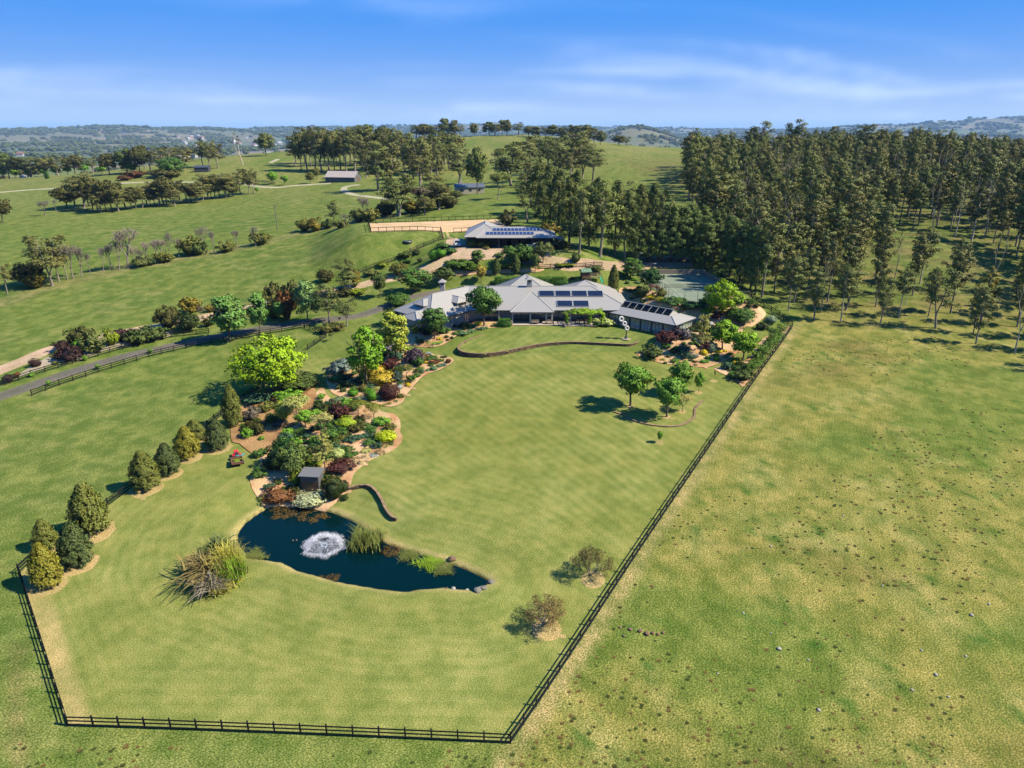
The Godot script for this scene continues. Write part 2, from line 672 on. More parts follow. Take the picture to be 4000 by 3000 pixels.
func paddock_color(x: float, z: float) -> Color:
	var dep := -z
	var a := n_a.get_noise_2d(x, z) * 0.5 + 0.5
	var b := n_b.get_noise_2d(x, z) * 0.5 + 0.5
	var c := n_c.get_noise_2d(x, z) * 0.5 + 0.5
	var d := n_d.get_noise_2d(x, z * 0.6) * 0.5 + 0.5
	var fs := fence_side(x, z)
	var right := smoothstep(-4.0, 4.0, fs) * (1.0 - smoothstep(170.0, 190.0, dep))
	var l := gc(142, 150, 80).lerp(gc(122, 140, 70), smoothstep(0.45, 0.75, a))
	l = l.lerp(gc(176, 166, 108), smoothstep(0.42, 0.78, n_b.get_noise_2d(x * 0.7, z * 2.2) * 0.5 + 0.5) * smoothstep(0.38, 0.62, a) * 0.85)
	l = l.lerp(gc(146, 150, 88), smoothstep(0.45, 0.8, c) * 0.7)
	var r := gc(170, 158, 92).lerp(gc(186, 172, 112), smoothstep(0.45, 0.8, b) * 0.7)
	r = r.lerp(gc(132, 144, 72), smoothstep(0.54, 0.72, a) * 0.75)
	r = r.lerp(gc(92, 128, 58), smoothstep(0.66, 0.78, d) * smoothstep(0.4, 0.6, b) * 0.8)
	r = r.lerp(gc(136, 118, 76), smoothstep(0.62, 0.84, n_a.get_noise_2d(x + 300.0, z * 1.4) * 0.5 + 0.5) * 0.6)
	var o := l.lerp(r, right)
	# dry tops far off
	var dry := smoothstep(260.0, 560.0, dep) * smoothstep(0.32, 0.6, b * 0.4 + a * 0.6)
	o = o.lerp(gc(176, 164, 106), dry * 0.9)
	o = o.lerp(gc(158, 152, 112), smoothstep(1000.0, 2200.0, dep) * smoothstep(0.35, 0.6, a))
	# litter under the plantation trees
	var wood := smoothstep(0.0, 14.0, x - 62.0 + maxf(0.0, 30.0 - absf(dep - 200.0)) * 0.0) * smoothstep(150.0, 172.0, dep) * (1.0 - smoothstep(420.0, 520.0, dep))
	if wood > 0.0:
		o = o.lerp(gc(150, 132, 92), wood * (0.35 + 0.5 * smoothstep(0.4, 0.7, b)))
		o = o.lerp(gc(120, 134, 70), wood * smoothstep(0.55, 0.75, a) * 0.6)
	if x < -30.0 and dep > 120.0 and dep < 300.0:
		var sd := 1e9
		for i in scrub.size() - 1:
			sd = minf(sd, Geometry2D.get_closest_point_to_segment(Vector2(x, z), scrub[i], scrub[i + 1]).distance_to(Vector2(x, z)))
		o = o.lerp(gc(172, 156, 112), (1.0 - smoothstep(1.2, 5.5 + 3.0 * b, sd)) * (0.45 + 0.4 * d))
	# worn earth by the fences and a stock track in the near left corner
	if absf(fs) < 5.0 and dep > 40.0 and dep < 158.0:
		var w := 1.0 - smoothstep(0.25, 1.1 + 0.7 * a, absf(fs - 0.75) / 1.0)
		o = o.lerp(gc(206, 178, 132), w * 0.9)
	var tr := absf((x + 44.0) - 11.0 * sin(dep * 0.06 + 0.4) * 0.55 - (52.0 - dep) * 0.34)
	if dep < 62.0 and x < -20.0:
		o = o.lerp(gc(170, 150, 104), (1.0 - smoothstep(0.3, 1.3, tr)) * 0.55)
	return o


func lawn_color(x: float, z: float) -> Color:
	var p := Vector2(x, z)
	var dep := -z
	var a := n_a.get_noise_2d(x * 1.6, z * 1.6) * 0.5 + 0.5
	var b := n_b.get_noise_2d(x, z) * 0.5 + 0.5
	var d := n_d.get_noise_2d(x * 0.7, z * 0.7) * 0.5 + 0.5
	var o := gc(147, 147, 80)
	var dry := smoothstep(0.38, 0.74, a * 0.55 + b * 0.45)
	o = o.lerp(gc(164, 162, 98), dry * 0.9)
	# mown in lanes: straight and crossing on the main lawn, in rings round the pond and along the near fences
	var lane := 0.0
	var wob := n_c.get_noise_2d(x * 3.0, z * 3.0) * 2.0
	var low := (1.0 - smoothstep(88.0, 106.0, dep + wob * 2.0)) * (1.0 - smoothstep(-4.0, 12.0, x + wob * 2.0))
	lane = sin((x * 0.82 + dep * 0.57 + wob) * TAU / 1.7) * 0.75 * (0.4 + a) + sin((x * 0.75 - dep * 0.66 + wob) * TAU / 2.3) * 0.3 * b
	if low > 0.0:
		var dp := pond_distance(p)
		var df := minf(dep - 50.6 + absf(x + 20.0) * 0.02, minf(x + 41.0 + (dep - 51.0) * 0.84, 60.0))
		var k := smoothstep(4.0, 12.0, dp - df)
		var wv := n_c.get_noise_2d(x * 4.0, z * 4.0) * 1.6
		lane = lerpf(lane, lerpf(sin((dp + wv) * TAU / 1.5), sin((df + wv) * TAU / 1.5), k) * (0.3 + 0.9 * a), low)
		o = o.lerp(gc(170, 168, 104), 0.30 * low * (1.0 - smoothstep(20.0, 34.0, dp)))
	o = o.lerp(gc(116, 138, 64), maxf(lane, 0.0) * 0.36 * (0.5 + b))
	o = o.lerp(gc(182, 176, 112), maxf(-lane, 0.0) * 0.28 * (0.4 + d))
	if dep > 140.0:
		o = o.lerp(gc(112, 132, 66), 0.5)
	# dry rim of the pond, mud below the water
	if x > -42.0 and x < 8.0 and dep > 55.0 and dep < 105.0:
		var dq := pond_distance(p)
		if dq < 1.3:
			o = o.lerp(gc(200, 178, 126), 0.8 * (1.0 - smoothstep(0.35, 1.3, dq)))
			o = o.lerp(gc(84, 66, 38), 1.0 - smoothstep(-0.25, 0.1, dq))
	var fs := fence_side(x, z)
	if dep > 40.0 and dep < 158.0:
		o = o.lerp(gc(176, 164, 104), 0.5 * (1.0 - smoothstep(0.1, 0.9, absf(fs))))
	# bare ground inside the left fence
	var lf := (x + 40.9) * 0.766 + (dep - 51.0) * 0.643
	if dep < 75.0 and x < -25.0:
		o = o.lerp(gc(204, 178, 128), 0.85 * (1.0 - smoothstep(0.7 + a, 1.6 + a * 2.0, lf)))
	return o


func graded(lo: float, hi: float, near: float, far: float) -> PackedFloat32Array:
	var out := PackedFloat32Array()
	var x := far
	var left := []
	var s := 1.0
	x = lo
	while x > -far:
		s *= 1.16
		x -= s
		left.append(x)
	left.reverse()
	for q in left:
		out.append(q)
	x = lo
	while x <= hi:
		out.append(x)
		x += near
	s = 1.0
	while x < far:
		out.append(x)
		s *= 1.16
		x += s
	return out


var scrub: PackedVector2Array


func build_ground() -> void:
	scrub = pts("-138.01 -187.73 -132.16 -201.35 -119.08 -216.69 -101.04 -226.76 -84.34 -235.98 -70.91 -249.52 -54.91 -258.83 -41.01 -264.44")
	var xs := graded(CX0, CX0 + CW - 1, 1.0, 2100.0)
	var zs := PackedFloat32Array()
	for q in graded(CZ0, CZ0 + CH - 1, 1.0, 2300.0):
		if q >= -40.0:
			zs.append(q)
	var w := xs.size()
	var v := PackedVector3Array()
	var nor := PackedVector3Array()
	var col := PackedColorArray()
	var uv := PackedVector2Array()
	var idx := PackedInt32Array()
	for j in zs.size():
		for i in w:
			var h := ground(xs[i], -zs[j])
			v.append(Vector3(xs[i], h, -zs[j]))
			col.append(paddock_color(xs[i], -zs[j]))
			uv.append(Vector2(xs[i], -zs[j]))
	for j in zs.size():
		for i in w:
			var a := v[j * w + maxi(i - 1, 0)]
			var b := v[j * w + mini(i + 1, w - 1)]
			var c := v[maxi(j - 1, 0) * w + i]
			var d := v[mini(j + 1, zs.size() - 1) * w + i]
			var n := (d - c).cross(b - a)
			nor.append((n if n.y > 0.0 else -n).normalized())
			if i < w - 1 and j < zs.size() - 1:
				var k := j * w + i
				for q in [k, k + w, k + 1, k + 1, k + w, k + w + 1]:
					idx.append(q)
	# the soil lies lower under the lawn, whose turf is a sheet of its own
	var inner := Geometry2D.offset_polygon(lawn_poly, -2.0)
	for i in v.size():
		var p := v[i]
		if p.z < -48.0 and p.z > -215.0 and absf(p.x) < 70.0:
			for q in inner:
				if Geometry2D.is_point_in_polygon(Vector2(p.x, p.z), q):
					v[i].y -= 3.2 if p.z > -105.0 and p.x < 8.0 else 0.35
	struct("ground", arrays(v, nor, col, uv, idx), turf_mat("paddock_turf", 4.3, 0.42, 0.75))
	struct("lawn", drape(lawn_poly, 0.5, 0.04, lawn_color, 0.3), turf_mat("lawn_turf", 3.1, 0.34, 0.5))


func build_roads() -> void:
	var asphalt := turf_mat("asphalt", 9.0, 0.2)
	var drive := smooth_loop(pts("-97.77 -124.39 -97.01 -125.99 -93.30 -132.52 -89.38 -138.72 -83.94 -145.16 -77.04 -149.96 -70.09 -154.14 -63.76 -156.99 -57.81 -159.40 -51.45 -160.95 -45.66 -162.13 -40.14 -163.11 -47.19 -162.73 -42.45 -163.09 -36.62 -164.13 -31.90 -168.46 -29.00 -171.47 -25.74 -175.55 -22.11 -177.66 -17.02 -179.05"), false, 1.0)
	struct("road", ribbon(drive, 2.3, 0.07, func(f, _l, p): return gc(112, 106, 102).lerp(gc(132, 122, 112), absf(f) * 0.6 + 0.4 * n_b.get_noise_2d(p.x, p.y))), asphalt)
	var gcol := func(f, _l, p): return gc(206, 180, 158).lerp(gc(186, 152, 132), 0.5 + 0.5 * n_b.get_noise_2d(p.x * 2.0, p.y * 2.0)).lerp(gc(176, 160, 110), smoothstep(0.75, 1.0, absf(f)) * 0.5)
	var gravel := turf_mat("gravel", 9.0, 0.2)
	for q in ["-106.55 -137.35 -105.99 -139.50 -104.32 -144.86 -102.77 -150.98 -99.56 -154.22 -94.27 -158.87 -88.46 -162.50 -85.18 -163.76 -78.40 -167.92 -74.48 -170.07 -66.84 -174.41 -56.15 -180.15 -42.37 -185.85 -36.86 -189.08 -32.00 -191.65", "-36.86 -189.08 -29.24 -191.95 -22.54 -190.71 -19.03 -190.66 -15.81 -191.21 -13.02 -192.98 -11.38 -198.70", "-0.95 -192.84 5.18 -190.24 8.23 -189.76 12.59 -188.63 16.62 -188.21 22.96 -190.31 28.03 -194.10 36.25 -201.08 51.10 -202.64"]:
		struct("gravel_road", ribbon(smooth_loop(pts(q), false, 1.0), 2.6, 0.08 + 0.02 * roads, gcol), gravel)
		roads += 1
	struct("gravel_yard", drape(smooth_loop(pts("-19.38 -210.98 -16.17 -215.87 -13.87 -212.74 -12.41 -200.61 -5.74 -204.82 11.73 -204.82 10.03 -192.14 7.88 -189.53 5.18 -190.00 0.76 -191.29 -4.01 -190.53 -10.44 -189.29 -13.79 -188.62 -13.62 -191.64 -14.60 -193.69 -16.88 -198.34"), true, 2.0), 1.0, 0.12, func(x, z): return gcol.call(0.0, 0.0, Vector2(x, z)), 0.2), gravel)
	var pale := func(_f, _l, p): return gc(196, 186, 170).lerp(gc(172, 164, 142), 0.5 + 0.5 * n_b.get_noise_2d(p.x, p.y))
	for q in ["-297.30 -426.11 -284.15 -433.32 -268.14 -436.36 -234.75 -450.58 -193.55 -449.55 -168.55 -445.71 -146.14 -424.28 -132.23 -416.08 -125.16 -421.42 -104.29 -424.60", "-85.94 -412.05 -91.23 -403.31 -87.54 -383.96 -77.75 -361.45 -64.66 -343.12 -53.76 -326.81", "-181.96 -578.78 -177.93 -545.26"]:
		struct("farm_road", ribbon(smooth_loop(pts(q), false, 4.0), 2.0, 0.25, pale), gravel)
	struct("wheel_track", ribbon(smooth_loop(pts("-21.92 -226.41 -21.11 -222.61 -19.53 -214.92"), false, 1.0), 1.3, 0.07, func(f, _l, _p): return gc(206, 176, 130) if absf(absf(f) - 0.6) < 0.3 else gc(110, 140, 64), 10), gravel)


var roads := 0


func build_beds() -> void:
	var mulch := turf_mat("mulch", 4.0, 0.30)
	var col := func(x, z): return gc(232, 190, 156).lerp(gc(204, 150, 114), smoothstep(-0.3, 0.5, n_b.get_noise_2d(x * 2.2, z * 2.2))).lerp(gc(222, 190, 156), smoothstep(0.1, 0.6, n_d.get_noise_2d(x, z)) * 0.6)
	var dark := func(x, z): return gc(196, 152, 114).lerp(gc(166, 122, 88), smoothstep(-0.3, 0.4, n_b.get_noise_2d(x * 2.0, z * 2.0)))
	for q in ["-22.25 -117.59 -19.80 -118.70 -19.42 -121.76 -18.65 -124.91 -17.09 -130.09 -13.45 -133.66 -11.80 -136.91 -12.85 -138.84 -16.13 -140.29 -21.69 -142.55 -26.03 -144.72 -28.93 -142.70 -34.10 -138.02 -36.11 -131.61 -34.52 -125.89 -32.08 -122.52 -26.86 -120.39", "25.59 -139.48 26.65 -136.58 30.72 -133.65 35.01 -132.40 38.33 -132.05 42.30 -134.99 46.11 -139.40 47.95 -144.05 51.76 -153.62 54.11 -154.58 58.10 -158.63 55.50 -163.67 47.93 -165.89 41.78 -157.05 37.03 -151.43 32.05 -148.14 29.82 -142.74 27.43 -141.21", "-23.11 -145.57 -20.75 -144.52 -18.13 -143.89 -14.38 -144.71 -10.78 -148.67 -6.63 -151.00 -1.70 -153.00 -1.72 -155.60 -11.62 -161.38 -15.14 -153.57 -21.53 -151.06", "39.53 -131.46 39.75 -129.75 40.63 -128.07 41.06 -126.45 41.91 -124.88 42.61 -122.85 45.72 -127.44 51.66 -137.49 58.24 -148.35 62.20 -154.22 61.64 -155.22 57.13 -151.05 53.03 -146.18 47.52 -136.21 43.34 -133.77", "31.67 -180.93 35.60 -173.90 36.42 -165.44 42.93 -162.27 53.19 -170.99 54.54 -159.25 51.96 -155.60 43.74 -155.01 41.70 -156.60 37.85 -157.83 33.52 -162.62 28.05 -173.73 27.51 -179.38", "-22.27 -187.78 -14.95 -185.09 -6.94 -185.42 6.43 -185.76 7.14 -187.01 -6.97 -186.37 -15.03 -186.61 -22.02 -188.86"]:
		struct("garden_bed", drape(smooth_loop(pts(q), true, 0.7), 0.7, 0.13, col, 0.3), mulch)
	struct("garden_bed", drape(smooth_loop(pts("-22.30 -115.39 -20.81 -114.90 -19.37 -112.81 -18.70 -110.04 -18.52 -108.15 -17.86 -106.28 -17.94 -104.15 -18.85 -102.13 -20.63 -100.53 -22.03 -98.96 -22.99 -97.09 -23.60 -95.26 -23.55 -93.46 -23.55 -92.29 -23.86 -91.16 -24.54 -90.05 -25.31 -88.70 -26.00 -87.77 -26.96 -87.39 -28.97 -87.58 -31.63 -88.44 -32.98 -88.89 -34.04 -88.36 -34.89 -88.66 -36.12 -90.07 -37.73 -92.11 -38.75 -94.21 -38.88 -96.04 -38.46 -98.24 -39.27 -100.22 -39.15 -104.69 -37.77 -110.19 -36.83 -114.11 -36.23 -126.01 -34.24 -123.18 -32.49 -120.71 -29.46 -119.51 -25.18 -117.51"), true, 0.7), 0.6, 0.13, col, 0.3), mulch)
	struct("bark_ground", drape(smooth_loop(pts("-47.62 -110.67 -45.67 -106.04 -44.24 -105.25 -42.55 -103.41 -40.74 -101.62 -39.21 -100.55 -38.46 -103.60 -37.54 -109.41 -35.96 -113.66 -35.09 -114.61 -36.95 -125.51 -41.91 -128.64 -45.73 -126.69 -47.72 -122.48 -48.82 -118.88 -47.40 -110.53"), true, 0.8), 0.7, 0.17, dark, 0.3), mulch)
	for q in ["-100.20 -136.25 -100.48 -141.47 -99.86 -147.89 -95.99 -146.71 -94.15 -148.47 -91.84 -152.15 -90.39 -154.99 -86.11 -157.61 -81.66 -160.24 -79.91 -160.58 -78.44 -158.08 -82.58 -154.12 -88.56 -150.74 -91.70 -145.32 -95.94 -143.03 -97.99 -138.55 -99.59 -135.81"]:
		struct("gravel_bed", drape(smooth_loop(pts(q), true, 0.8), 0.8, 0.12, func(x, z): return gc(186, 172, 158).lerp(gc(160, 146, 132), 0.5 + 0.5 * n_d.get_noise_2d(x, z)), 0.2), turf_mat("gravel", 9.0, 0.2))
	# mown rings of bare earth round the young trees and conifers
	var tan := func(x, z): return gc(206, 180, 134).lerp(gc(188, 160, 112), 0.5 + 0.5 * n_d.get_noise_2d(x * 2.0, z * 2.0))
	for q in [[-54.48, -70.68, 2.05], [-59.18, -78.09, 1.75], [-53.25, -74.68, 2.36], [-55.08, -81.16, 2.81], [-53.13, -92.06, 2.42], [-51.84, -96.27, 2.18], [-50.76, -101.23, 2.27], [-51.97, -106.95, 2.02], [-47.17, -103.92, 2.20], [20.69, -115.71, 0.70], [26.21, -111.45, 0.70], [30.25, -119.76, 0.70], [33.76, -120.71, 0.70], [29.25, -113.27, 0.70], [23.37, -102.90, 0.70], [37.76, -125.48, 0.70], [9.58, -71.37, 1.46], [3.77, -63.72, 1.65]]:
		var c := PackedVector2Array()
		for k in 18:
			var r: float = q[2] * (1.0 + 0.13 * n_d.get_noise_2d(q[0] + k * 3.0, q[1]))
			c.append(Vector2(q[0] + cos(TAU * k / 18.0) * r, q[1] + sin(TAU * k / 18.0) * r))
		struct("bare_soil", drape(c, 0.6, 0.075, tan, 0.1), mulch)


func build_pond() -> void:
	# water with a fine ripple, lying in its hollow
	var m := flat_mat("pond_water", Color(0.0002, 0.0075, 0.0085), 0.06)
	m.metallic_specular = 0.2
	var nt := noise_tex(9, 0.03, 512, Color(0, 0, 0), Color(1, 1, 1), 3)
	nt.as_normal_map = true
	nt.color_ramp = null
	nt.bump_strength = 3.0
	m.normal_enabled = true
	m.normal_texture = nt
	m.normal_scale = 0.12
	m.uv1_scale = Vector3.ONE / 6.0
	var big := Geometry2D.offset_polygon(pond_poly, 0.35)[0]
	var v := PackedVector3Array()
	var nor := PackedVector3Array()
	var uv := PackedVector2Array()
	for p in big:
		v.append(Vector3(p.x, POND_LEVEL, p.y))
		nor.append(Vector3.UP)
		uv.append(p)
	var idx := Geometry2D.triangulate_polygon(big)
	struct("water", arrays(v, nor, PackedColorArray(), uv, idx), m)


# ---------------------------------------------------------------- fences
func fence(label: String, line: PackedVector2Array, called := "rail_fence", height := 1.25, rails := [0.28, 0.70, 1.12], gap := 2.4, group := "") -> Node3D:
	# posts a fixed gap apart along a line, rails nailed between them on the slope of the ground
	var mat := flat_mat("black_timber", Color(0.012, 0.012, 0.013), 0.85)
	mat.metallic_specular = 0.2
	var o := thing(called, label, "fence", on_ground(line[0].x, line[0].y), 0.0, group)
	var spots := []
	for i in line.size() - 1:
		var n := maxi(1, roundi(line[i].distance_to(line[i + 1]) / gap))
		for k in n + (1 if i == line.size() - 2 else 0):
			spots.append(line[i].lerp(line[i + 1], float(k) / n))
	var top := height + 0.35
	for i in spots.size():
		var p: Vector2 = spots[i]
		var g := on_ground(p.x, p.y)
		var d: Vector2 = spots[mini(i + 1, spots.size() - 1)] - spots[maxi(i - 1, 0)]
		var turn := -d.angle()
		part("post", post_mesh, mat, o, Transform3D(Basis(Vector3.UP, turn) * Basis.from_scale(Vector3(1, top, 1)), g - o.position + Vector3(0, height - top / 2.0 + 0.06, 0)))
		if i < spots.size() - 1:
			var q: Vector2 = spots[i + 1]
			var h := on_ground(q.x, q.y)
			for r in rails:
				var a: Vector3 = g + Vector3(0, r, 0)
				var b: Vector3 = h + Vector3(0, r, 0)
				var x := b - a
				var side := x.cross(Vector3.UP).normalized()
				var bas := Basis(x, side.cross(x).normalized(), side)
				part("rail", rail_mesh, mat, o, Transform3D(bas, (a + b) / 2.0 - o.position + side * 0.085))
	return o


func build_fences() -> void:
	fence("long black rail fence between the mown lawn and the open right paddock", pts("-0.14 -49.90 63.00 -154.80"))
	fence("black rail fence along the near edge of the lawn, facing the camera", pts("-40.90 -51.00 -0.14 -49.90"))
	fence("short black rail fence closing the near left corner of the lawn", pts("-41.00 -51.10 -59.40 -73.00"))
	fence("black rail fence running behind the row of clipped conifers", pts("-59.50 -73.10 -59.44 -76.05 -56.40 -87.69 -55.40 -92.27 -53.64 -102.51 -51.94 -111.62 -50.68 -117.75 -47.33 -128.88"))
	fence("black rail fence making the corner behind the big lime green tree", pts("-43.51 -144.98 -41.08 -151.61 -47.65 -158.15"))
	fence("black rail fence on the lower side of the asphalt drive", pts("-47.78 -158.17 -52.39 -156.35 -57.09 -154.89 -58.93 -153.79 -69.27 -150.70 -77.62 -145.03 -84.25 -137.26 -88.52 -130.94 -90.99 -126.09"))
	fence("black rail fence on the upper side of the asphalt drive", pts("-69.77 -158.04 -77.75 -156.51 -79.88 -155.05 -85.80 -150.04 -87.66 -148.29 -90.82 -144.36 -94.15 -140.10 -97.22 -135.96 -98.29 -133.69 -99.58 -131.55 -100.78 -129.76"))
	fence("black rail fence climbing beside the shrubs from the track to the stable gate", pts("-42.52 -195.40 -38.29 -197.75 -34.97 -199.45 -32.13 -201.09 -29.03 -203.96 -25.43 -206.35 -22.89 -208.64 -20.33 -212.47 -21.98 -222.35"))
	fence("brown rail fence on the left and near sides of the sand arena", pts("-46.90 -236.00 -42.10 -215.00 -21.90 -220.60"), "arena_fence", 1.45, [0.3, 1.38])
	fence("brown rail fence along the far and right sides of the sand arena", pts("-17.90 -221.70 -1.40 -226.30 -4.90 -247.60 -46.90 -236.00"), "arena_fence", 1.45, [0.3, 1.38])
	fence("black rail fence at the turning area right of the round shrubs behind the house", pts("6.79 -186.74 10.16 -186.92 13.53 -187.10 16.90 -187.24 19.47 -187.76 24.17 -190.29"))
	fence("black rail fence from the hedge end back into the shade of the trees", pts("63.00 -154.80 62.29 -161.44 59.20 -168.93 59.59 -173.96 55.99 -192.92"))
	fence("black rail fence in shade behind the tennis court", pts("37.22 -201.29 45.09 -201.74 53.94 -202.18"))
	fence("pale timber stock rails beside the woolshed road", pts("-156.03 -446.45 -148.30 -442.27 -138.68 -431.62"))


# ---------------------------------------------------------------- buildings
func roof_mat(key: String, c: Color, pitch := 0.24) -> StandardMaterial3D:
	# ribbed steel sheet: fine ribs as relief along the fall of the roof
	if mats.has(key):
		return mats[key]
	var m := flat_mat(key, c, 0.5)
	var im := Image.create(64, 4, false, Image.FORMAT_RGBA8)
	for i in 64:
		var w := 0.5 + 0.5 * sin(TAU * i / 16.0)
		w = pow(w, 3.0)
		for j in 4:
			im.set_pixel(i, j, Color(1.0 - 0.10 * w, 1.0 - 0.10 * w, 1.0 - 0.09 * w))
	m.albedo_texture = ImageTexture.create_from_image(im)
	m.uv1_scale = Vector3(1.0 / (pitch * 4.0), 1.0, 1.0)
	m.metallic = 0.0
	mats[key] = m
	return m


func slab(faces: Array, thick := 0.14) -> ArrayMesh:
	# roof planes with a thickness; u runs along the eave
	var st := new_st()
	for f in faces:
		var n: Vector3 = (f[1] - f[0]).cross(f[2] - f[0]).normalized()
		if n.y < 0.0:
			f = f.duplicate()
			f.reverse()
			n = -n
		var u := Vector3.UP.cross(n)
		u = u.normalized() if u.length() > 0.01 else Vector3.RIGHT
		var w := n.cross(u)
		var dn := Vector3(0, -thick, 0)
		for k in range(1, f.size() - 1):
			for q in [[f[0], f[k + 1], f[k]], [f[0] + dn, f[k] + dn, f[k + 1] + dn]]:
				for p in q:
					st.set_uv(Vector2(p.dot(u), p.dot(w)))
					st.add_vertex(p)
		for k in f.size():
			var a: Vector3 = f[k]
			var b: Vector3 = f[(k + 1) % f.size()]
			for p in [a, b, b + dn, a, b + dn, a + dn]:
				st.set_uv(Vector2(0.2, p.y))
				st.add_vertex(p)
	return done(st)


func caps(edges: Array, r := 0.09) -> ArrayMesh:
	var st := new_st()
	for e in edges:
		tube(st, [e[0] + Vector3(0, 0.02, 0), e[1] + Vector3(0, 0.02, 0)], [r, r], 6)
	return done(st)


func hip(parent: Node3D, mat: Material, t: Transform3D, hl: float, hw: float, eave: float, rise: float, ridge_a: float, ridge_b: float) -> void:
	# a hipped roof over a rectangle: local x along the ridge, which runs from ridge_a to ridge_b
	var c := [Vector3(-hl, eave, -hw), Vector3(hl, eave, -hw), Vector3(hl, eave, hw), Vector3(-hl, eave, hw)]
	var a := Vector3(ridge_a, eave + rise, 0)
	var b := Vector3(ridge_b, eave + rise, 0)
	var faces := []
	if ridge_b - ridge_a > 0.05:
		faces = [[c[3], c[2], b, a], [c[2], c[1], b], [c[1], c[0], a, b], [c[0], c[3], a]]
	else:
		faces = [[c[3], c[2], a], [c[2], c[1], a], [c[1], c[0], a], [c[0], c[3], a]]
	var out := []
	for f in faces:
		out.append(f.map(func(p): return t * p))
	var r := part("roof", slab(out), mat, parent)
	var light := flat_mat("ridge_cap", sc(206, 206, 206), 0.5)
	var e := [[t * c[0], t * a], [t * c[3], t * a], [t * c[1], t * b], [t * c[2], t * b]]
	if ridge_b - ridge_a > 0.05:
		e.append([t * a, t * b])
	part("ridge_capping", caps(e), light, r)
	var g := []
	for k in 4:
		g.append([t * (c[k] + Vector3(0, -0.12, 0)), t * (c[(k + 1) % 4] + Vector3(0, -0.12, 0))])
	part("gutter", caps(g, 0.085), flat_mat("gutter", sc(120, 122, 126), 0.6), r)


func window(parent: Node3D, at: Vector3, yaw: float, w: float, h: float, panes := 2, frame := "brown_frame", rows := 1) -> MeshInstance3D:
	# a frame of bars with a pane in each opening; at is the middle of the sill
	var fm: StandardMaterial3D = {"brown_frame": flat_mat("brown_frame", Color(0.10, 0.035, 0.014), 0.6), "grey_frame": flat_mat("grey_frame", sc(150, 160, 158), 0.6), "white_frame": flat_mat("white_frame", sc(232, 230, 222), 0.6)}[frame]
	var st := new_st()
	var b := 0.09
	for k in panes + 1:
		add_box(st, Vector3(-w / 2 + w * k / panes, h / 2, 0), Vector3(b, h + b, 0.1))
	for k in rows + 1:
		add_box(st, Vector3(0, h * k / rows, 0.003), Vector3(w + b, b, 0.1))
	var o := part("window", done(st), fm, parent, Transform3D(Basis(Vector3.UP, yaw), at))
	for k in panes:
		for r in rows:
			boxpart("pane", Vector3(-w / 2 + w * (k + 0.5) / panes, h * (r + 0.5) / rows, -0.01), Vector3(w / panes - b, h / rows - b, 0.012), glass(), o)
	return o


func glass() -> StandardMaterial3D:
	if mats.has("glass"):
		return mats["glass"]
	var m := StandardMaterial3D.new()
	m.resource_name = "glass"
	m.albedo_color = Color(0.75, 0.82, 0.84, 0.12)
	m.transparency = BaseMaterial3D.TRANSPARENCY_ALPHA
	m.roughness = 0.04
	mats["glass"] = m
	return m


func dark_glass() -> StandardMaterial3D:
	if mats.has("smoked_glass"):
		return mats["smoked_glass"]
	var m := StandardMaterial3D.new()
	m.resource_name = "smoked_glass"
	m.albedo_color = Color(0.03, 0.04, 0.06, 0.5)
	m.transparency = BaseMaterial3D.TRANSPARENCY_ALPHA
	m.roughness = 0.05
	m.metallic_specular = 0.2
	mats["smoked_glass"] = m
	return m


func frame_at(x: float, y: float, z: float, yaw: float) -> Transform3D:
	return Transform3D(Basis(Vector3.UP, yaw), Vector3(x, y, z))


func wall_box(called: String, parent: Node3D, t: Transform3D, c: Vector3, s: Vector3, mat: Material) -> MeshInstance3D:
	return part(called, unit_box, mat, parent, t * Transform3D(Basis.from_scale(s), c))


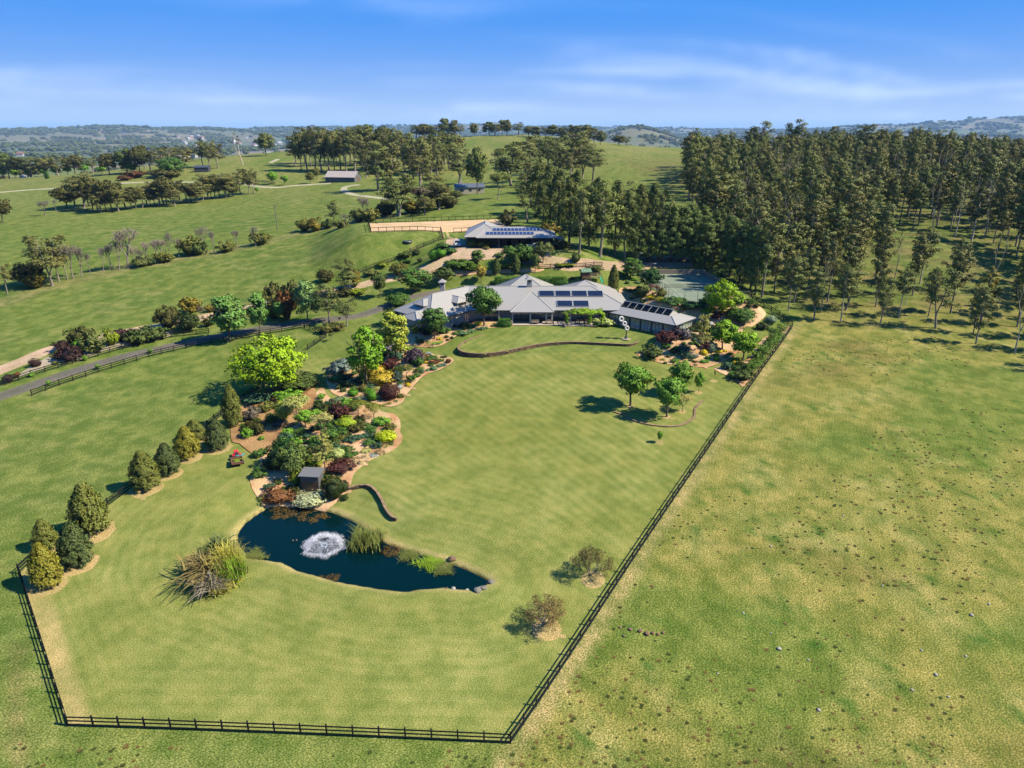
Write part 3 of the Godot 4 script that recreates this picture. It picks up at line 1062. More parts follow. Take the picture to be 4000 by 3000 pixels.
func build_house() -> void:
	var grey := roof_mat("grey_roof_sheet", sc(208, 206, 203))
	var white := grain_mat("white_brick", sc(236, 232, 224), 0.8, 0.14)
	var dim := flat_mat("room_floor", Color(0.10, 0.075, 0.05), 0.6)
	var post := flat_mat("white_post", sc(228, 224, 214), 0.7)
	var h := thing("house", "large white brick homestead with angled wings and a grey steel roof above the lawn", "house", Vector3(0, 0, 0))
	var fl := 11.9
	# centre block
	var mt := frame_at(3.85, 0, -165.2, 0)
	hip(h, grey, mt, 23.3, 8.6, fl + 2.7, 3.65, -14.75, 14.75)
	# hollow walls round the centre block; the front is glazed under the verandah
	for q in [[Vector3(3.85, fl - 0.6, -165.0), Vector3(44.0, 0.3, 16.2)], ]:
		boxpart("floor", q[0] + Vector3(0, 0.5, 0), q[1], dim, h)
	boxpart("wall", Vector3(3.85, fl + 0.9, -173.0), Vector3(44.0, 3.4, 0.3), white, h)
	boxpart("wall", Vector3(-18.1, fl + 0.9, -166.0), Vector3(0.3, 3.4, 13.7), white, h)
	boxpart("wall", Vector3(25.7, fl + 0.9, -166.0), Vector3(0.3, 3.4, 13.7), white, h)
	boxpart("wall", Vector3(3.85, fl + 0.9, -165.0), Vector3(43.5, 3.4, 0.2), flat_mat("inner_wall", sc(120, 104, 84), 0.8), h)
	var zf := -159.2
	for q in [[-17.9, -6.6], [-2.6, -0.2], [13.6, 15.0], [18.6, 25.5]]:
		boxpart("wall", Vector3((q[0] + q[1]) / 2.0, fl + 0.95, zf), Vector3(q[1] - q[0], 3.5, 0.3), white, h)
	for q in [[-4.6, 3.8, 3], [1.0, 2.2, 2], [5.0, 5.6, 2], [9.3, 2.6, 2], [12.1, 2.8, 2], [16.8, 3.4, 3]]:
		window(h, Vector3(q[0], fl + 0.1, zf), 0, q[1], 2.3, q[2])
	boxpart("lintel", Vector3(5.5, fl + 2.58, zf + 0.02), Vector3(24.0, 0.3, 0.2), white, h)
	# verandah posts carry the eave and the front hip
	for q in [[-2.9, -156.9], [0.1, -155.2], [4.1, -155.2], [7.7, -155.2], [9.0, -155.2], [13.2, -156.9]]:
		boxpart("post", Vector3(q[0], fl + 1.25, q[1]), Vector3(0.34, 2.6, 0.34), post, h)
	boxpart("beam", Vector3(4.5, fl + 2.45, -155.2), Vector3(9.2, 0.22, 0.25), post, h)
	var ea := fl + 2.72
	var a := Vector3(-0.4, ea, -154.7)
	var b := Vector3(9.5, ea, -154.7)
	var ap := Vector3(4.55, ea + 2.78, -163.1)
	var dl := Vector3(-0.4, ea, -156.9)
	var dr := Vector3(9.5, ea, -156.9)
	var fr := part("roof", slab([[a, b, ap], [dl, a, ap], [b, dr, ap]]), grey, h)
	part("ridge_capping", caps([[a, ap], [b, ap]]), flat_mat("ridge_cap", sc(206, 206, 206), 0.5), fr)
	part("gutter", caps([[a - Vector3(0, .12, 0), b - Vector3(0, .12, 0)]], 0.085), flat_mat("gutter", sc(120, 122, 126), 0.6), fr)
	# pyramids behind
	hip(h, grey, frame_at(3.3, 0, -173.6, 0), 8.2, 8.2, fl + 2.8, 4.7, 0, 0)
	hip(h, grey, frame_at(17.8, 0, -171.0, 0), 8.6, 8.0, fl + 2.8, 3.8, 0, 0)
	# left wing turned to the left front
	var lt := frame_at(-15.6, 0, -159.55, deg_to_rad(-134.0))
	hip(h, grey, lt, 9.6, 6.4, fl + 2.55, 3.75, -8.0, 3.2)
	wall_box("wall", h, lt, Vector3(1.2, fl - 0.35, -5.7), Vector3(16.0, 5.8, 0.3), white)
	wall_box("wall", h, lt, Vector3(1.2, fl - 0.35, 5.7), Vector3(16.0, 5.8, 0.3), white)
	wall_box("wall", h, lt, Vector3(9.05, fl - 0.35, 0), Vector3(0.3, 5.8, 11.1), white)
	for q in [[7.0, -5.87, 1.0, 2.2, 2], [2.4, -5.87, 1.5, 2.2, 2], [-1.6, -5.87, 1.4, 2.2, 2]]:
		var p := lt * Vector3(q[0], fl - 0.1, q[1])
		var win := window(h, p, deg_to_rad(-134.0) + PI, q[2], q[3], q[4])
		boxpart("blind", Vector3(0, q[3] / 2.0, -0.04), Vector3(q[2], q[3], 0.03), flat_mat("window_dark", Color(0.03, 0.028, 0.03), 0.3), win)
	# bay with a small hip of its own at the wing's end
	var bt := lt * frame_at(9.4, 0, -1.8, 0)
	hip(h, grey, bt, 2.3, 3.0, fl + 2.35, 1.3, -2.0, 0.3)
	wall_box("wall", h, bt, Vector3(0.3, fl - 0.4, 0), Vector3(3.0, 5.3, 5.0), white)
	# dormers
	for q in [[Vector3(-1.4, 0, -4.6), PI], [Vector3(7.0, 0, 0.0), PI / 2]]:
		var dt: Transform3D = lt * Transform3D(Basis(Vector3.UP, q[1]), q[0])
		dormer(h, dt, fl + 3.25, grey, white)
	# pool wing turned to the right front
	var yaw := deg_to_rad(-42.0)
	var pt := frame_at(29.6, 0, -155.6, yaw)
	pool_wing(h, pt, 11.3, grey)
	# chimneys with little hipped hoods
	for q in [[4.1, -165.3, 17.7, 1.5], [-16.7, -168.4, 16.4, 1.5]]:
		var bs := Vector3(q[0], q[2], q[1])
		var st := new_st()
		add_box(st, bs + Vector3(0, 0.6, 0), Vector3(1.15, 2.0, 1.15))
		for k in [[-1, -1], [-1, 1], [1, -1], [1, 1]]:
			add_box(st, bs + Vector3(0.45 * k[0], 1.9, 0.45 * k[1]), Vector3(0.2, 0.7, 0.2))
		var ch := part("chimney", done(st), white, h)
		var c := bs + Vector3(0, 2.25, 0)
		var co := [c + Vector3(-0.95, 0, -0.95), c + Vector3(0.95, 0, -0.95), c + Vector3(0.95, 0, 0.95), c + Vector3(-0.95, 0, 0.95)]
		var t := c + Vector3(0, 0.75, 0)
		part("chimney_hood", slab([[co[0], co[1], t], [co[1], co[2], t], [co[2], co[3], t], [co[3], co[0], t]], 0.08), grey, ch)
		part("flue", caps([[bs + Vector3(0, 1.5, 0), bs + Vector3(0, 2.25, 0)]], 0.3), flat_mat("flue", Color(0.02, 0.02, 0.02)), ch)
	# heating panels on the front slope of the main roof
	var slope := atan2(3.65, 8.6)
	for q in [[8.0, 3.2], [11.8, 3.2], [15.6, 3.2], [19.3, 3.2], [12.0, 7.1], [15.7, 7.1]]:
		# distance from the ridge down the slope
		var y: float = fl + 2.7 + 3.65 - q[1] * sin(slope) + 0.14
		var z: float = -165.2 + q[1] * cos(slope)
		var o := boxpart("heating_panel", Vector3.ZERO, Vector3(3.65, 0.1, 2.3), flat_mat("panel_frame", sc(214, 214, 214), 0.4), h)
		o.transform = Transform3D(Basis(Vector3.RIGHT, slope) * Basis.from_scale(Vector3(3.65, 0.12, 2.3)), Vector3(q[0], y, z))
		part("absorber", unit_box, flat_mat("absorber", Color(0.007, 0.009, 0.022), 0.25), o, Transform3D(Basis.from_scale(Vector3(0.94, 0.3, 0.92)), Vector3(0, 0.42, 0)))
	# paved terrace before the verandah
	var pave := turf_mat("paving", 1.2, 0.15)
	var poly := PackedVector2Array([Vector2(-3.6, -159.0), Vector2(-3.6, -153.6), Vector2(11.2, -153.6), Vector2(11.2, -152.9), Vector2(18.8, -152.9), Vector2(18.8, -159.0)])
	var v := PackedVector3Array()
	var nor := PackedVector3Array()
	var col := PackedColorArray()
	for p in poly:
		v.append(Vector3(p.x, fl - 0.02, p.y))
		nor.append(Vector3.UP)
		col.append(sc(226, 210, 192))
	var tri := Geometry2D.triangulate_polygon(poly)
	for k in poly.size():
		var p := poly[k]
		var q := poly[(k + 1) % poly.size()]
		var s := v.size()
		for w in [Vector3(p.x, fl - 0.02, p.y), Vector3(q.x, fl - 0.02, q.y), Vector3(q.x, fl - 0.9, q.y), Vector3(p.x, fl - 0.9, p.y)]:
			v.append(w)
			nor.append(Vector3(q.y - p.y, 0, p.x - q.x).normalized())
			col.append(sc(196, 178, 156))
		tri.append_array([s, s + 1, s + 2, s, s + 2, s + 3])
	struct("terrace_paving", arrays(v, nor, col, PackedVector2Array(), tri), flat_vc("paving_stone"))
	pergola(fl)


func flat_vc(key: String) -> StandardMaterial3D:
	if mats.has(key):
		return mats[key]
	var m := StandardMaterial3D.new()
	m.resource_name = key
	m.vertex_color_use_as_albedo = true
	m.roughness = 0.9
	mats[key] = m
	return m


func dormer(h: Node3D, t: Transform3D, base: float, grey: Material, white: Material) -> void:
	# local z points out of the roof; a hipped lid over a window
	var w := 1.35
	var y0 := base
	var y1 := base + 1.15
	var st := new_st()
	for s in [-1.0, 1.0]:
		add_box(st, Vector3(s * (w - 0.08), (y0 + y1) / 2.0, -1.1), Vector3(0.16, y1 - y0 + 0.3, 2.4))
	add_box(st, Vector3(0, y0 + 0.02, 0.02), Vector3(2 * w, 0.22, 0.2))
	add_box(st, Vector3(0, y1, 0.02), Vector3(2 * w, 0.14, 0.2))
	var d := part("dormer", done(st), white, h, t)
	var e := 0.5
	var c := [Vector3(-w - e, y1 + 0.1, e), Vector3(w + e, y1 + 0.1, e), Vector3(w + e, y1 + 0.1, -2.2), Vector3(-w - e, y1 + 0.1, -2.2)]
	var a := Vector3(0, y1 + 1.05, -1.0)
	var b := Vector3(0, y1 + 1.05, -3.6)
	part("dormer_roof", slab([[c[0], c[1], a], [c[1], c[2], b, a], [c[3], c[0], a, b]], 0.1), grey, d)
	part("dormer_capping", caps([[c[0], a], [c[1], a], [a, b]], 0.07), flat_mat("ridge_cap", sc(206, 206, 206), 0.5), d)
	var win := window(d, Vector3(0, y0 + 0.14, 0.05), 0, 2 * w - 0.4, y1 - y0 - 0.22, 2)
	win.name = "dormer_window"
	for k in win.get_children():
		win.remove_child(k)
		k.queue_free()
	boxpart("pane", Vector3(0, y0 + 0.55, -0.02), Vector3(2 * w - 0.4, 0.9, 0.03), flat_mat("dark_glass", Color(0.04, 0.05, 0.055), 0.08), d)


func pool_wing(h: Node3D, t: Transform3D, fl: float, grey: Material) -> void:
	# local x along the wing to the right front, local z its glazed front
	var hl := 10.6
	var hw := 4.3
	var e := fl + 2.75
	var lan := [-5.2, 7.4]
	# roof: a low hip whose upper part is a raised lantern
	var y2 := e + 1.05
	var w2 := 1.75
	var c := [Vector3(-hl, e, hw), Vector3(hl, e, hw), Vector3(hl, e, -hw), Vector3(-hl, e, -hw)]
	var d := [Vector3(-hl, y2, w2), Vector3(hl - 2.6, y2, w2), Vector3(hl - 2.6, y2, -w2), Vector3(-hl, y2, -w2)]
	var faces := [[c[0], c[1], d[1], d[0]], [c[1], c[2], d[2], d[1]], [c[2], c[3], d[3], d[2]], [d[0], d[1], d[2], d[3]]]
	var lid := [[d[0], Vector3(lan[0], y2, w2), Vector3(lan[0], y2, -w2), d[3]], [Vector3(lan[1], y2, w2), d[1], d[2], Vector3(lan[1], y2, -w2)]]
	var out := []
	for f in [faces[0], faces[1], faces[2]] + lid:
		out.append(f.map(func(p): return t * p))
	var r := part("roof", slab(out), grey, h)
	part("gutter", caps([[t * (c[0] - Vector3(0, .12, 0)), t * (c[1] - Vector3(0, .12, 0))], [t * (c[1] - Vector3(0, .12, 0)), t * (c[2] - Vector3(0, .12, 0))]], 0.1), flat_mat("gutter_dark", sc(74, 78, 84), 0.6), r)
	part("ridge_capping", caps([[t * c[1], t * d[1]], [t * c[2], t * d[2]]]), flat_mat("ridge_cap", sc(206, 206, 206), 0.5), r)
	# lantern: white gables, seven dark panels in the front slope
	var st := new_st()
	var pk := y2 + 1.0
	for x in lan:
		for p in [Vector3(x, y2, w2), Vector3(x, y2, -w2), Vector3(x, pk, 0)]:
			st.add_vertex(p)
		for p in [Vector3(x + 0.05, y2, w2), Vector3(x + 0.05, pk, 0), Vector3(x + 0.05, y2, -w2)]:
			st.add_vertex(p)
	var la := part("lantern", done(st), flat_mat("white_frame", sc(232, 230, 222), 0.6), h, t)
	part("lantern_roof", slab([[Vector3(lan[0], y2, -w2), Vector3(lan[1], y2, -w2), Vector3(lan[1] + 0.15, pk, 0), Vector3(lan[0] - 0.15, pk, 0)]], 0.08), grey, la)
	part("ridge_capping", caps([[Vector3(lan[0] - 0.1, pk, 0), Vector3(lan[1] + 0.1, pk, 0)]], 0.11), flat_mat("ridge_cap", sc(206, 206, 206), 0.5), la)
	var n := 7
	var pw: float = (lan[1] - lan[0]) / n
	var sl := atan2(1.0, w2)
	for k in n:
		var x: float = lan[0] + pw * (k + 0.5)
		part("roof_panel", unit_box, dark_glass(), la, Transform3D(Basis(Vector3.RIGHT, sl) * Basis.from_scale(Vector3(pw - 0.1, 0.015, 1.9)), Vector3(x, y2 + 0.5, w2 / 2)))
	for k in n + 1:
		part("glazing_bar", unit_box, flat_mat("panel_frame", sc(214, 214, 214), 0.4), la, Transform3D(Basis(Vector3.RIGHT, sl) * Basis.from_scale(Vector3(0.11, 0.09, 2.04)), Vector3(lan[0] + pw * k, y2 + 0.5, w2 / 2)))
	# floor, pool and back wall
	wall_box("floor", h, t, Vector3(0, fl - 0.55, 0), Vector3(2 * hl - 1.0, 1.1, 2 * hw - 1.0), flat_mat("pool_deck", sc(186, 176, 160), 0.7))
	var pool := wall_box("pool", h, t, Vector3(1.0, fl + 0.03, 0.8), Vector3(13.5, 0.05, 4.0), flat_mat("pool_rim", sc(220, 218, 210), 0.6))
	part("pool_water", unit_box, flat_mat("pool_water", Color(0.01, 0.34, 0.72), 0.05), pool, Transform3D(Basis.from_scale(Vector3(0.96, 1.0, 0.88)), Vector3(0, 0.3, 0)))
	wall_box("wall", h, t, Vector3(-1.0, fl + 1.3, -hw + 0.5), Vector3(2 * hl - 3.0, 2.7, 0.2), grain_mat("white_brick", sc(236, 232, 224), 0.8, 0.14))
	# glazed front: dark piers with french doors between, glazed end
	var pier := flat_mat("dark_pier", sc(66, 74, 80), 0.6)
	var zf := hw - 0.55
	wall_box("beam", h, t, Vector3(0.3, fl + 2.55, zf), Vector3(2 * hl - 1.3, 0.34, 0.24), pier)
	for k in 8:
		var x := -hl + 1.0 + k * (2 * hl - 1.6) / 7.0
		wall_box("pier", h, t, Vector3(x, fl + 1.2, zf), Vector3(0.36, 2.4, 0.26), pier)
		if k < 7:
			var m := x + (2 * hl - 1.6) / 14.0
			window(h, t * Vector3(m, fl + 0.12, zf + 0.02), t.basis.get_euler().y, (2 * hl - 1.6) / 7.0 - 0.42, 2.2, 3 if k % 3 else 2, "grey_frame").name = "french_door"
	for k in 4:
		var z := -hw + 0.9 + k * (2 * hw - 1.5) / 3.0
		wall_box("pier", h, t, Vector3(hl - 0.55, fl + 1.2, z), Vector3(0.16, 2.6, 0.16), flat_mat("white_frame", sc(232, 230, 222), 0.6))
		if k < 3:
			window(h, t * Vector3(hl - 0.55, fl + 0.1, z + (2 * hw - 1.5) / 6.0), t.basis.get_euler().y + PI / 2, (2 * hw - 1.5) / 3.0 - 0.2, 2.3, 2, "white_frame")


func pergola(fl: float) -> void:
	var o := thing("pergola", "timber pergola smothered in green vine beside the verandah", "pergola", Vector3(15.6, fl, -155.2))
	var wood := flat_mat("dark_wood", Color(0.05, 0.03, 0.018), 0.8)
	for p in [[-3.6, 1.9], [0.6, 1.9], [4.2, 1.9], [-3.6, -1.7], [4.2, -1.7]]:
		boxpart("post", Vector3(p[0], 1.2, p[1]), Vector3(0.18, 2.4, 0.18), wood, o)
	for z in [-1.7, 1.9]:
		boxpart("beam", Vector3(0.3, 2.4, z), Vector3(8.6, 0.2, 0.12), wood, o)
	for k in 9:
		boxpart("rafter", Vector3(-3.7 + k, 2.55, 0.1), Vector3(0.08, 0.14, 4.4), wood, o)
	var t := thing("outdoor_table", "dark outdoor dining table in the shade of the vine pergola", "table", Vector3(15.9, fl, -155.0))
	boxpart("table_top", Vector3(0, 0.74, 0), Vector3(2.6, 0.05, 1.1), wood, t)
	for k in [[-1, -1], [-1, 1], [1, -1], [1, 1]]:
		boxpart("leg", Vector3(1.15 * k[0], 0.36, 0.42 * k[1]), Vector3(0.08, 0.72, 0.08), wood, t)
	for q in [[5.2, -154.6, "weathered timber garden bench on the paving at the middle of the verandah"], [8.3, -154.7, "weathered timber garden bench on the paving near the pergola end of the verandah"]]:
		var b := thing("garden_bench", q[2], "bench", Vector3(q[0], fl, q[1]), 0.0, "benches before the verandah")
		var bm := flat_mat("bench_wood", sc(196, 176, 150), 0.8)
		boxpart("seat", Vector3(0, 0.44, 0), Vector3(1.7, 0.05, 0.5), bm, b)
		boxpart("backrest", Vector3(0, 0.72, -0.26), Vector3(1.7, 0.42, 0.05), bm, b)
		for s in [-0.75, 0.75]:
			boxpart("leg", Vector3(s, 0.21, 0.18), Vector3(0.07, 0.42, 0.07), bm, b)
			boxpart("leg", Vector3(s, 0.21, -0.2), Vector3(0.07, 0.42, 0.07), bm, b)
	for q in [[11.6, -152.4, "wine barrel table on the grass by the left pergola post"], [-0.2, -153.9, "round planter pot before the left verandah post"]]:
		var b := thing("barrel" if q[0] > 5.0 else "planter_pot", q[2], "barrel" if q[0] > 5.0 else "pot", Vector3(q[0], fl if q[0] < 5.0 else fl - 0.25, q[1]))
		var st := new_st()
		lathe(st, [Vector2(0.001, 0), Vector2(0.3, 0), Vector2(0.38, 0.45), Vector2(0.31, 0.9), Vector2(0.001, 0.9)], 14)
		part("body", done(st), flat_mat("barrel_wood", Color(0.12, 0.10, 0.085), 0.8), b)
		st = new_st()
		for y in [0.2, 0.7]:
			lathe(st, [Vector2(0.345, y), Vector2(0.375, y), Vector2(0.38, y + 0.06), Vector2(0.34, y + 0.06)], 14)
		part("hoop", done(st), flat_mat("iron", Color(0.02, 0.02, 0.022), 0.6), b)


func build_stable() -> void:
	var grey := roof_mat("grey_roof_sheet", sc(208, 206, 203))
	var dark := grain_mat("dark_cladding", Color(0.035, 0.03, 0.028), 0.7, 0.3)
	var fl := 22.1
	var o := thing("stable", "dark stable block with a hipped grey roof carrying two rows of solar panels", "stable", Vector3.ZERO)
	# long block facing the yard, cross block at the left
	hip(o, grey, frame_at(1.2, 0, -202.5, 0), 11.0, 6.2, fl + 3.0, 2.15, -8.0, 5.0)
	hip(o, grey, frame_at(-7.6, 0, -206.5, PI / 2), 8.6, 5.6, fl + 3.0, 2.9, -3.5, 3.2)
	boxpart("wall", Vector3(0.5, fl + 1.0, -206.5), Vector3(20.0, 4.0, 0.25), dark, o)
	boxpart("wall", Vector3(11.3, fl + 1.0, -202.4), Vector3(0.25, 4.0, 8.0), dark, o)
	boxpart("wall", Vector3(-12.0, fl + 1.0, -207.0), Vector3(0.25, 4.0, 13.6), dark, o)
	boxpart("wall", Vector3(-7.8, fl + 1.0, -200.2), Vector3(8.0, 4.0, 0.25), dark, o)
	boxpart("wall", Vector3(8.4, fl + 1.0, -198.4), Vector3(5.6, 4.0, 0.25), dark, o)
	boxpart("wall", Vector3(-7.6, fl + 1.0, -214.0), Vector3(8.8, 4.0, 0.25), dark, o)
	boxpart("floor", Vector3(0, fl - 0.02, -202.4), Vector3(22.0, 0.1, 11.0), flat_mat("concrete", sc(150, 142, 132), 0.8), o)
	boxpart("apron", Vector3(2.0, fl - 0.03, -196.6), Vector3(13.0, 0.14, 1.2), flat_mat("pale_concrete", sc(226, 204, 180), 0.8), o)
	for x in [-3.6, 1.4, 5.5, 11.6]:
		boxpart("post", Vector3(x, fl + 1.45, -196.9), Vector3(0.2, 3.0, 0.2), flat_mat("grey_post", sc(128, 126, 120), 0.7), o)
	for z in [-199.0, -202.0, -205.0, -208.0, -211.5]:
		boxpart("post", Vector3(-12.6, fl + 1.45, z), Vector3(0.16, 3.0, 0.16), flat_mat("grey_post", sc(128, 126, 120), 0.7), o)
	# stall fronts inside the open bay
	for k in 3:
		boxpart("stall_door", Vector3(-2.2 + k * 2.6, fl + 1.1, -200.9), Vector3(1.3, 2.2, 0.1), flat_mat("stall_door", sc(112, 96, 78), 0.8), o)
	var slope := atan2(2.15, 6.2)
	for q in [[-4.9, 13, 1.85], [-6.7, 13, 4.1]]:
		for k in q[1]:
			var x: float = q[0] + k * 1.02
			var p := Vector3(x, fl + 3.0 + 2.15 - q[2] * sin(slope) + 0.12, -202.5 + q[2] * cos(slope))
			var f := part("solar_panel", unit_box, flat_mat("panel_frame", sc(214, 214, 214), 0.4), o, Transform3D(Basis(Vector3.RIGHT, slope) * Basis.from_scale(Vector3(0.99, 0.05, 1.62)), p))
			part("cells", unit_box, flat_mat("solar_cells", Color(0.012, 0.025, 0.095), 0.22), f, Transform3D(Basis.from_scale(Vector3(0.88, 0.6, 0.92)), Vector3(0, 0.4, 0)))
	# horse float and vehicles at the stable
	var hf := thing("horse_float", "white horse float parked at the right end of the stable", "trailer", Vector3(13.3, 22.1, -203.0), 0.2)
	boxpart("body", Vector3(0, 1.35, 0), Vector3(1.9, 1.9, 3.6), flat_mat("white_paint", sc(240, 240, 240), 0.4), hf)
	boxpart("roof", Vector3(0, 2.34, 0.1), Vector3(1.8, 0.12, 3.3), flat_mat("white_paint", sc(240, 240, 240), 0.4), hf)
	boxpart("drawbar", Vector3(0, 0.5, 2.3), Vector3(0.12, 0.1, 1.4), flat_mat("iron", Color(0.02, 0.02, 0.022), 0.6), hf)
	for s in [-0.95, 0.95]:
		wheel(hf, Vector3(s, 0.34, 0.2), 0.34, 0.2)
	car("utility_vehicle", "white utility parked beside the arena gate, seen from behind", "car", Vector3(-15.4, 0, -201.5), deg_to_rad(8.0), sc(236, 236, 236), 1)
	car("utility_vehicle", "white utility half hidden by trees at the right of the stable front", "car", Vector3(6.4, 0, -195.0), deg_to_rad(80.0), sc(236, 236, 236), 1)
	car("four_wheel_drive", "large white four wheel drive parked behind the house ridge by the chimney", "car", Vector3(-11.6, 0, -178.0), deg_to_rad(-86.0), sc(244, 244, 244), 0)
	car("dark_car", "dark blue car parked in shade beside the white one behind the house", "car", Vector3(-19.6, 0, -174.2), deg_to_rad(-60.0), Color(0.012, 0.02, 0.045), 2)


func wheel(parent: Node3D, at: Vector3, r: float, w: float) -> void:
	var st := new_st()
	lathe(st, [Vector2(r * 0.55, -w / 2), Vector2(r * 0.92, -w / 2), Vector2(r, -w * 0.3), Vector2(r, w * 0.3), Vector2(r * 0.92, w / 2), Vector2(r * 0.55, w / 2)], 16)
	var t := part("wheel", done(st), flat_mat("tyre", Color(0.012, 0.012, 0.013), 0.8), parent, Transform3D(Basis(Vector3.FORWARD, PI / 2), at))
	st = new_st()
	lathe(st, [Vector2(0.001, -w * 0.42), Vector2(r * 0.56, -w * 0.46), Vector2(r * 0.56, w * 0.46), Vector2(0.001, w * 0.42)], 12)
	part("rim", done(st), flat_mat("rim", sc(170, 172, 176), 0.35, 0.6), t)


func car(called: String, label: String, category: String, at: Vector3, turn: float, paint: Color, kind: int) -> void:
	# a body of cross-sections along its length (z forward is the nose), glass set into the cabin
	at.y = ground(at.x, at.z) + 0.12
	var o := thing(called, label, category, at, turn)
	var m := flat_mat("paint_%d" % int(paint.b * 1000.0), paint, 0.3)
	m.clearcoat_enabled = true
	var secs: Array
	match kind:
		0: secs = [[-2.4, 0.55, 0.95], [-2.3, 0.42, 1.12], [-1.2, 0.4, 1.14], [0.9, 0.4, 1.14], [1.2, 0.4, 1.12], [2.2, 0.42, 1.02], [2.4, 0.5, 0.85]]
		1: secs = [[-2.5, 0.6, 0.95], [-2.45, 0.5, 1.02], [-0.6, 0.45, 1.05], [0.9, 0.42, 1.08], [1.2, 0.42, 1.08], [2.3, 0.45, 1.0], [2.5, 0.5, 0.8]]
		_: secs = [[-2.2, 0.5, 0.85], [-2.1, 0.36, 0.98], [-1.2, 0.34, 0.98], [0.9, 0.34, 0.98], [1.2, 0.34, 0.95], [2.1, 0.36, 0.8], [2.25, 0.45, 0.65]]
	var st := new_st()
	var hw := 0.94
	var rings := []
	for s in secs:
		var k: float = 0.9 if absf(s[0]) > 2.25 else 1.0
		rings.append([Vector3(-hw * k, s[1], s[0]), Vector3(-hw * k * 1.01, (s[1] + s[2]) / 2, s[0]), Vector3(-hw * k * 0.92, s[2], s[0]), Vector3(hw * k * 0.92, s[2], s[0]), Vector3(hw * k * 1.01, (s[1] + s[2]) / 2, s[0]), Vector3(hw * k, s[1], s[0])])
	for i in rings.size() - 1:
		for k in 6:
			quad(st, rings[i][k], rings[i + 1][k], rings[i + 1][(k + 1) % 6], rings[i][(k + 1) % 6])
	for e in [rings[0], rings[-1]]:
		for k in range(1, 5):
			for p in [e[0], e[k], e[k + 1]]:
				st.add_vertex(p)
	part("body", done(st), m, o)
	var top: float = [1.88, 1.75, 1.45][kind]
	var cz: Array = [[-2.25, -2.1, 0.35, 1.15], [-0.75, -0.6, 0.4, 1.1], [-1.75, -1.0, 0.2, 1.0]][kind]
	var low: float = secs[2][2] - 0.03
	st = new_st()
	add_hull(st, [cz[0], cz[3]], [cz[1], cz[2]], 0.86, 0.70, low, top - 0.06)
	part("cabin_glass", done(st), flat_mat("car_glass", Color(0.012, 0.014, 0.018), 0.06), o)
	st = new_st()
	add_hull(st, [cz[1] - 0.06, cz[2] + 0.06], [cz[1] + 0.05, cz[2] - 0.05], 0.74, 0.68, top - 0.1, top)
	for x in [-1.0, 1.0]:
		for q in [[cz[0], cz[1]], [cz[3], cz[2]], [(cz[0] + cz[3]) / 2, (cz[1] + cz[2]) / 2]]:
			tube(st, [Vector3(0.865 * x, low, q[0]), Vector3(0.715 * x, top - 0.05, q[1])], [0.05, 0.05], 5)
	part("roof", done(st), m, o)
	if kind == 1:
		st = new_st()
		for x in [-0.84, 0.84]:
			add_box(st, Vector3(x, 1.12, -1.65), Vector3(0.08, 0.3, 1.7))
		add_box(st, Vector3(0, 1.12, -2.46), Vector3(1.7, 0.3, 0.08))
		part("tray", done(st), m, o)
	for x in [-0.84, 0.84]:
		for z in [-1.5, 1.5]:
			wheel(o, Vector3(x, 0.37, z), 0.37, 0.22)
	for x in [-0.7, 0.7]:
		boxpart("headlight", Vector3(x, 0.8, 2.32), Vector3(0.34, 0.16, 0.12), flat_mat("lamp_glass", sc(220, 224, 228), 0.1), o)
		boxpart("tail_light", Vector3(x, 0.84, -2.3), Vector3(0.22, 0.24, 0.3), flat_mat("tail_light", Color(0.3, 0.01, 0.01), 0.2), o)


func add_hull(st: SurfaceTool, zlow: Array, ztop: Array, wl: float, wt: float, y0: float, y1: float) -> void:
	var a := [Vector3(-wl, y0, zlow[0]), Vector3(wl, y0, zlow[0]), Vector3(wl, y0, zlow[1]), Vector3(-wl, y0, zlow[1])]
	var b := [Vector3(-wt, y1, ztop[0]), Vector3(wt, y1, ztop[0]), Vector3(wt, y1, ztop[1]), Vector3(-wt, y1, ztop[1])]
	for k in 4:
		quad(st, a[k], b[k], b[(k + 1) % 4], a[(k + 1) % 4])
	quad(st, b[0], b[3], b[2], b[1])


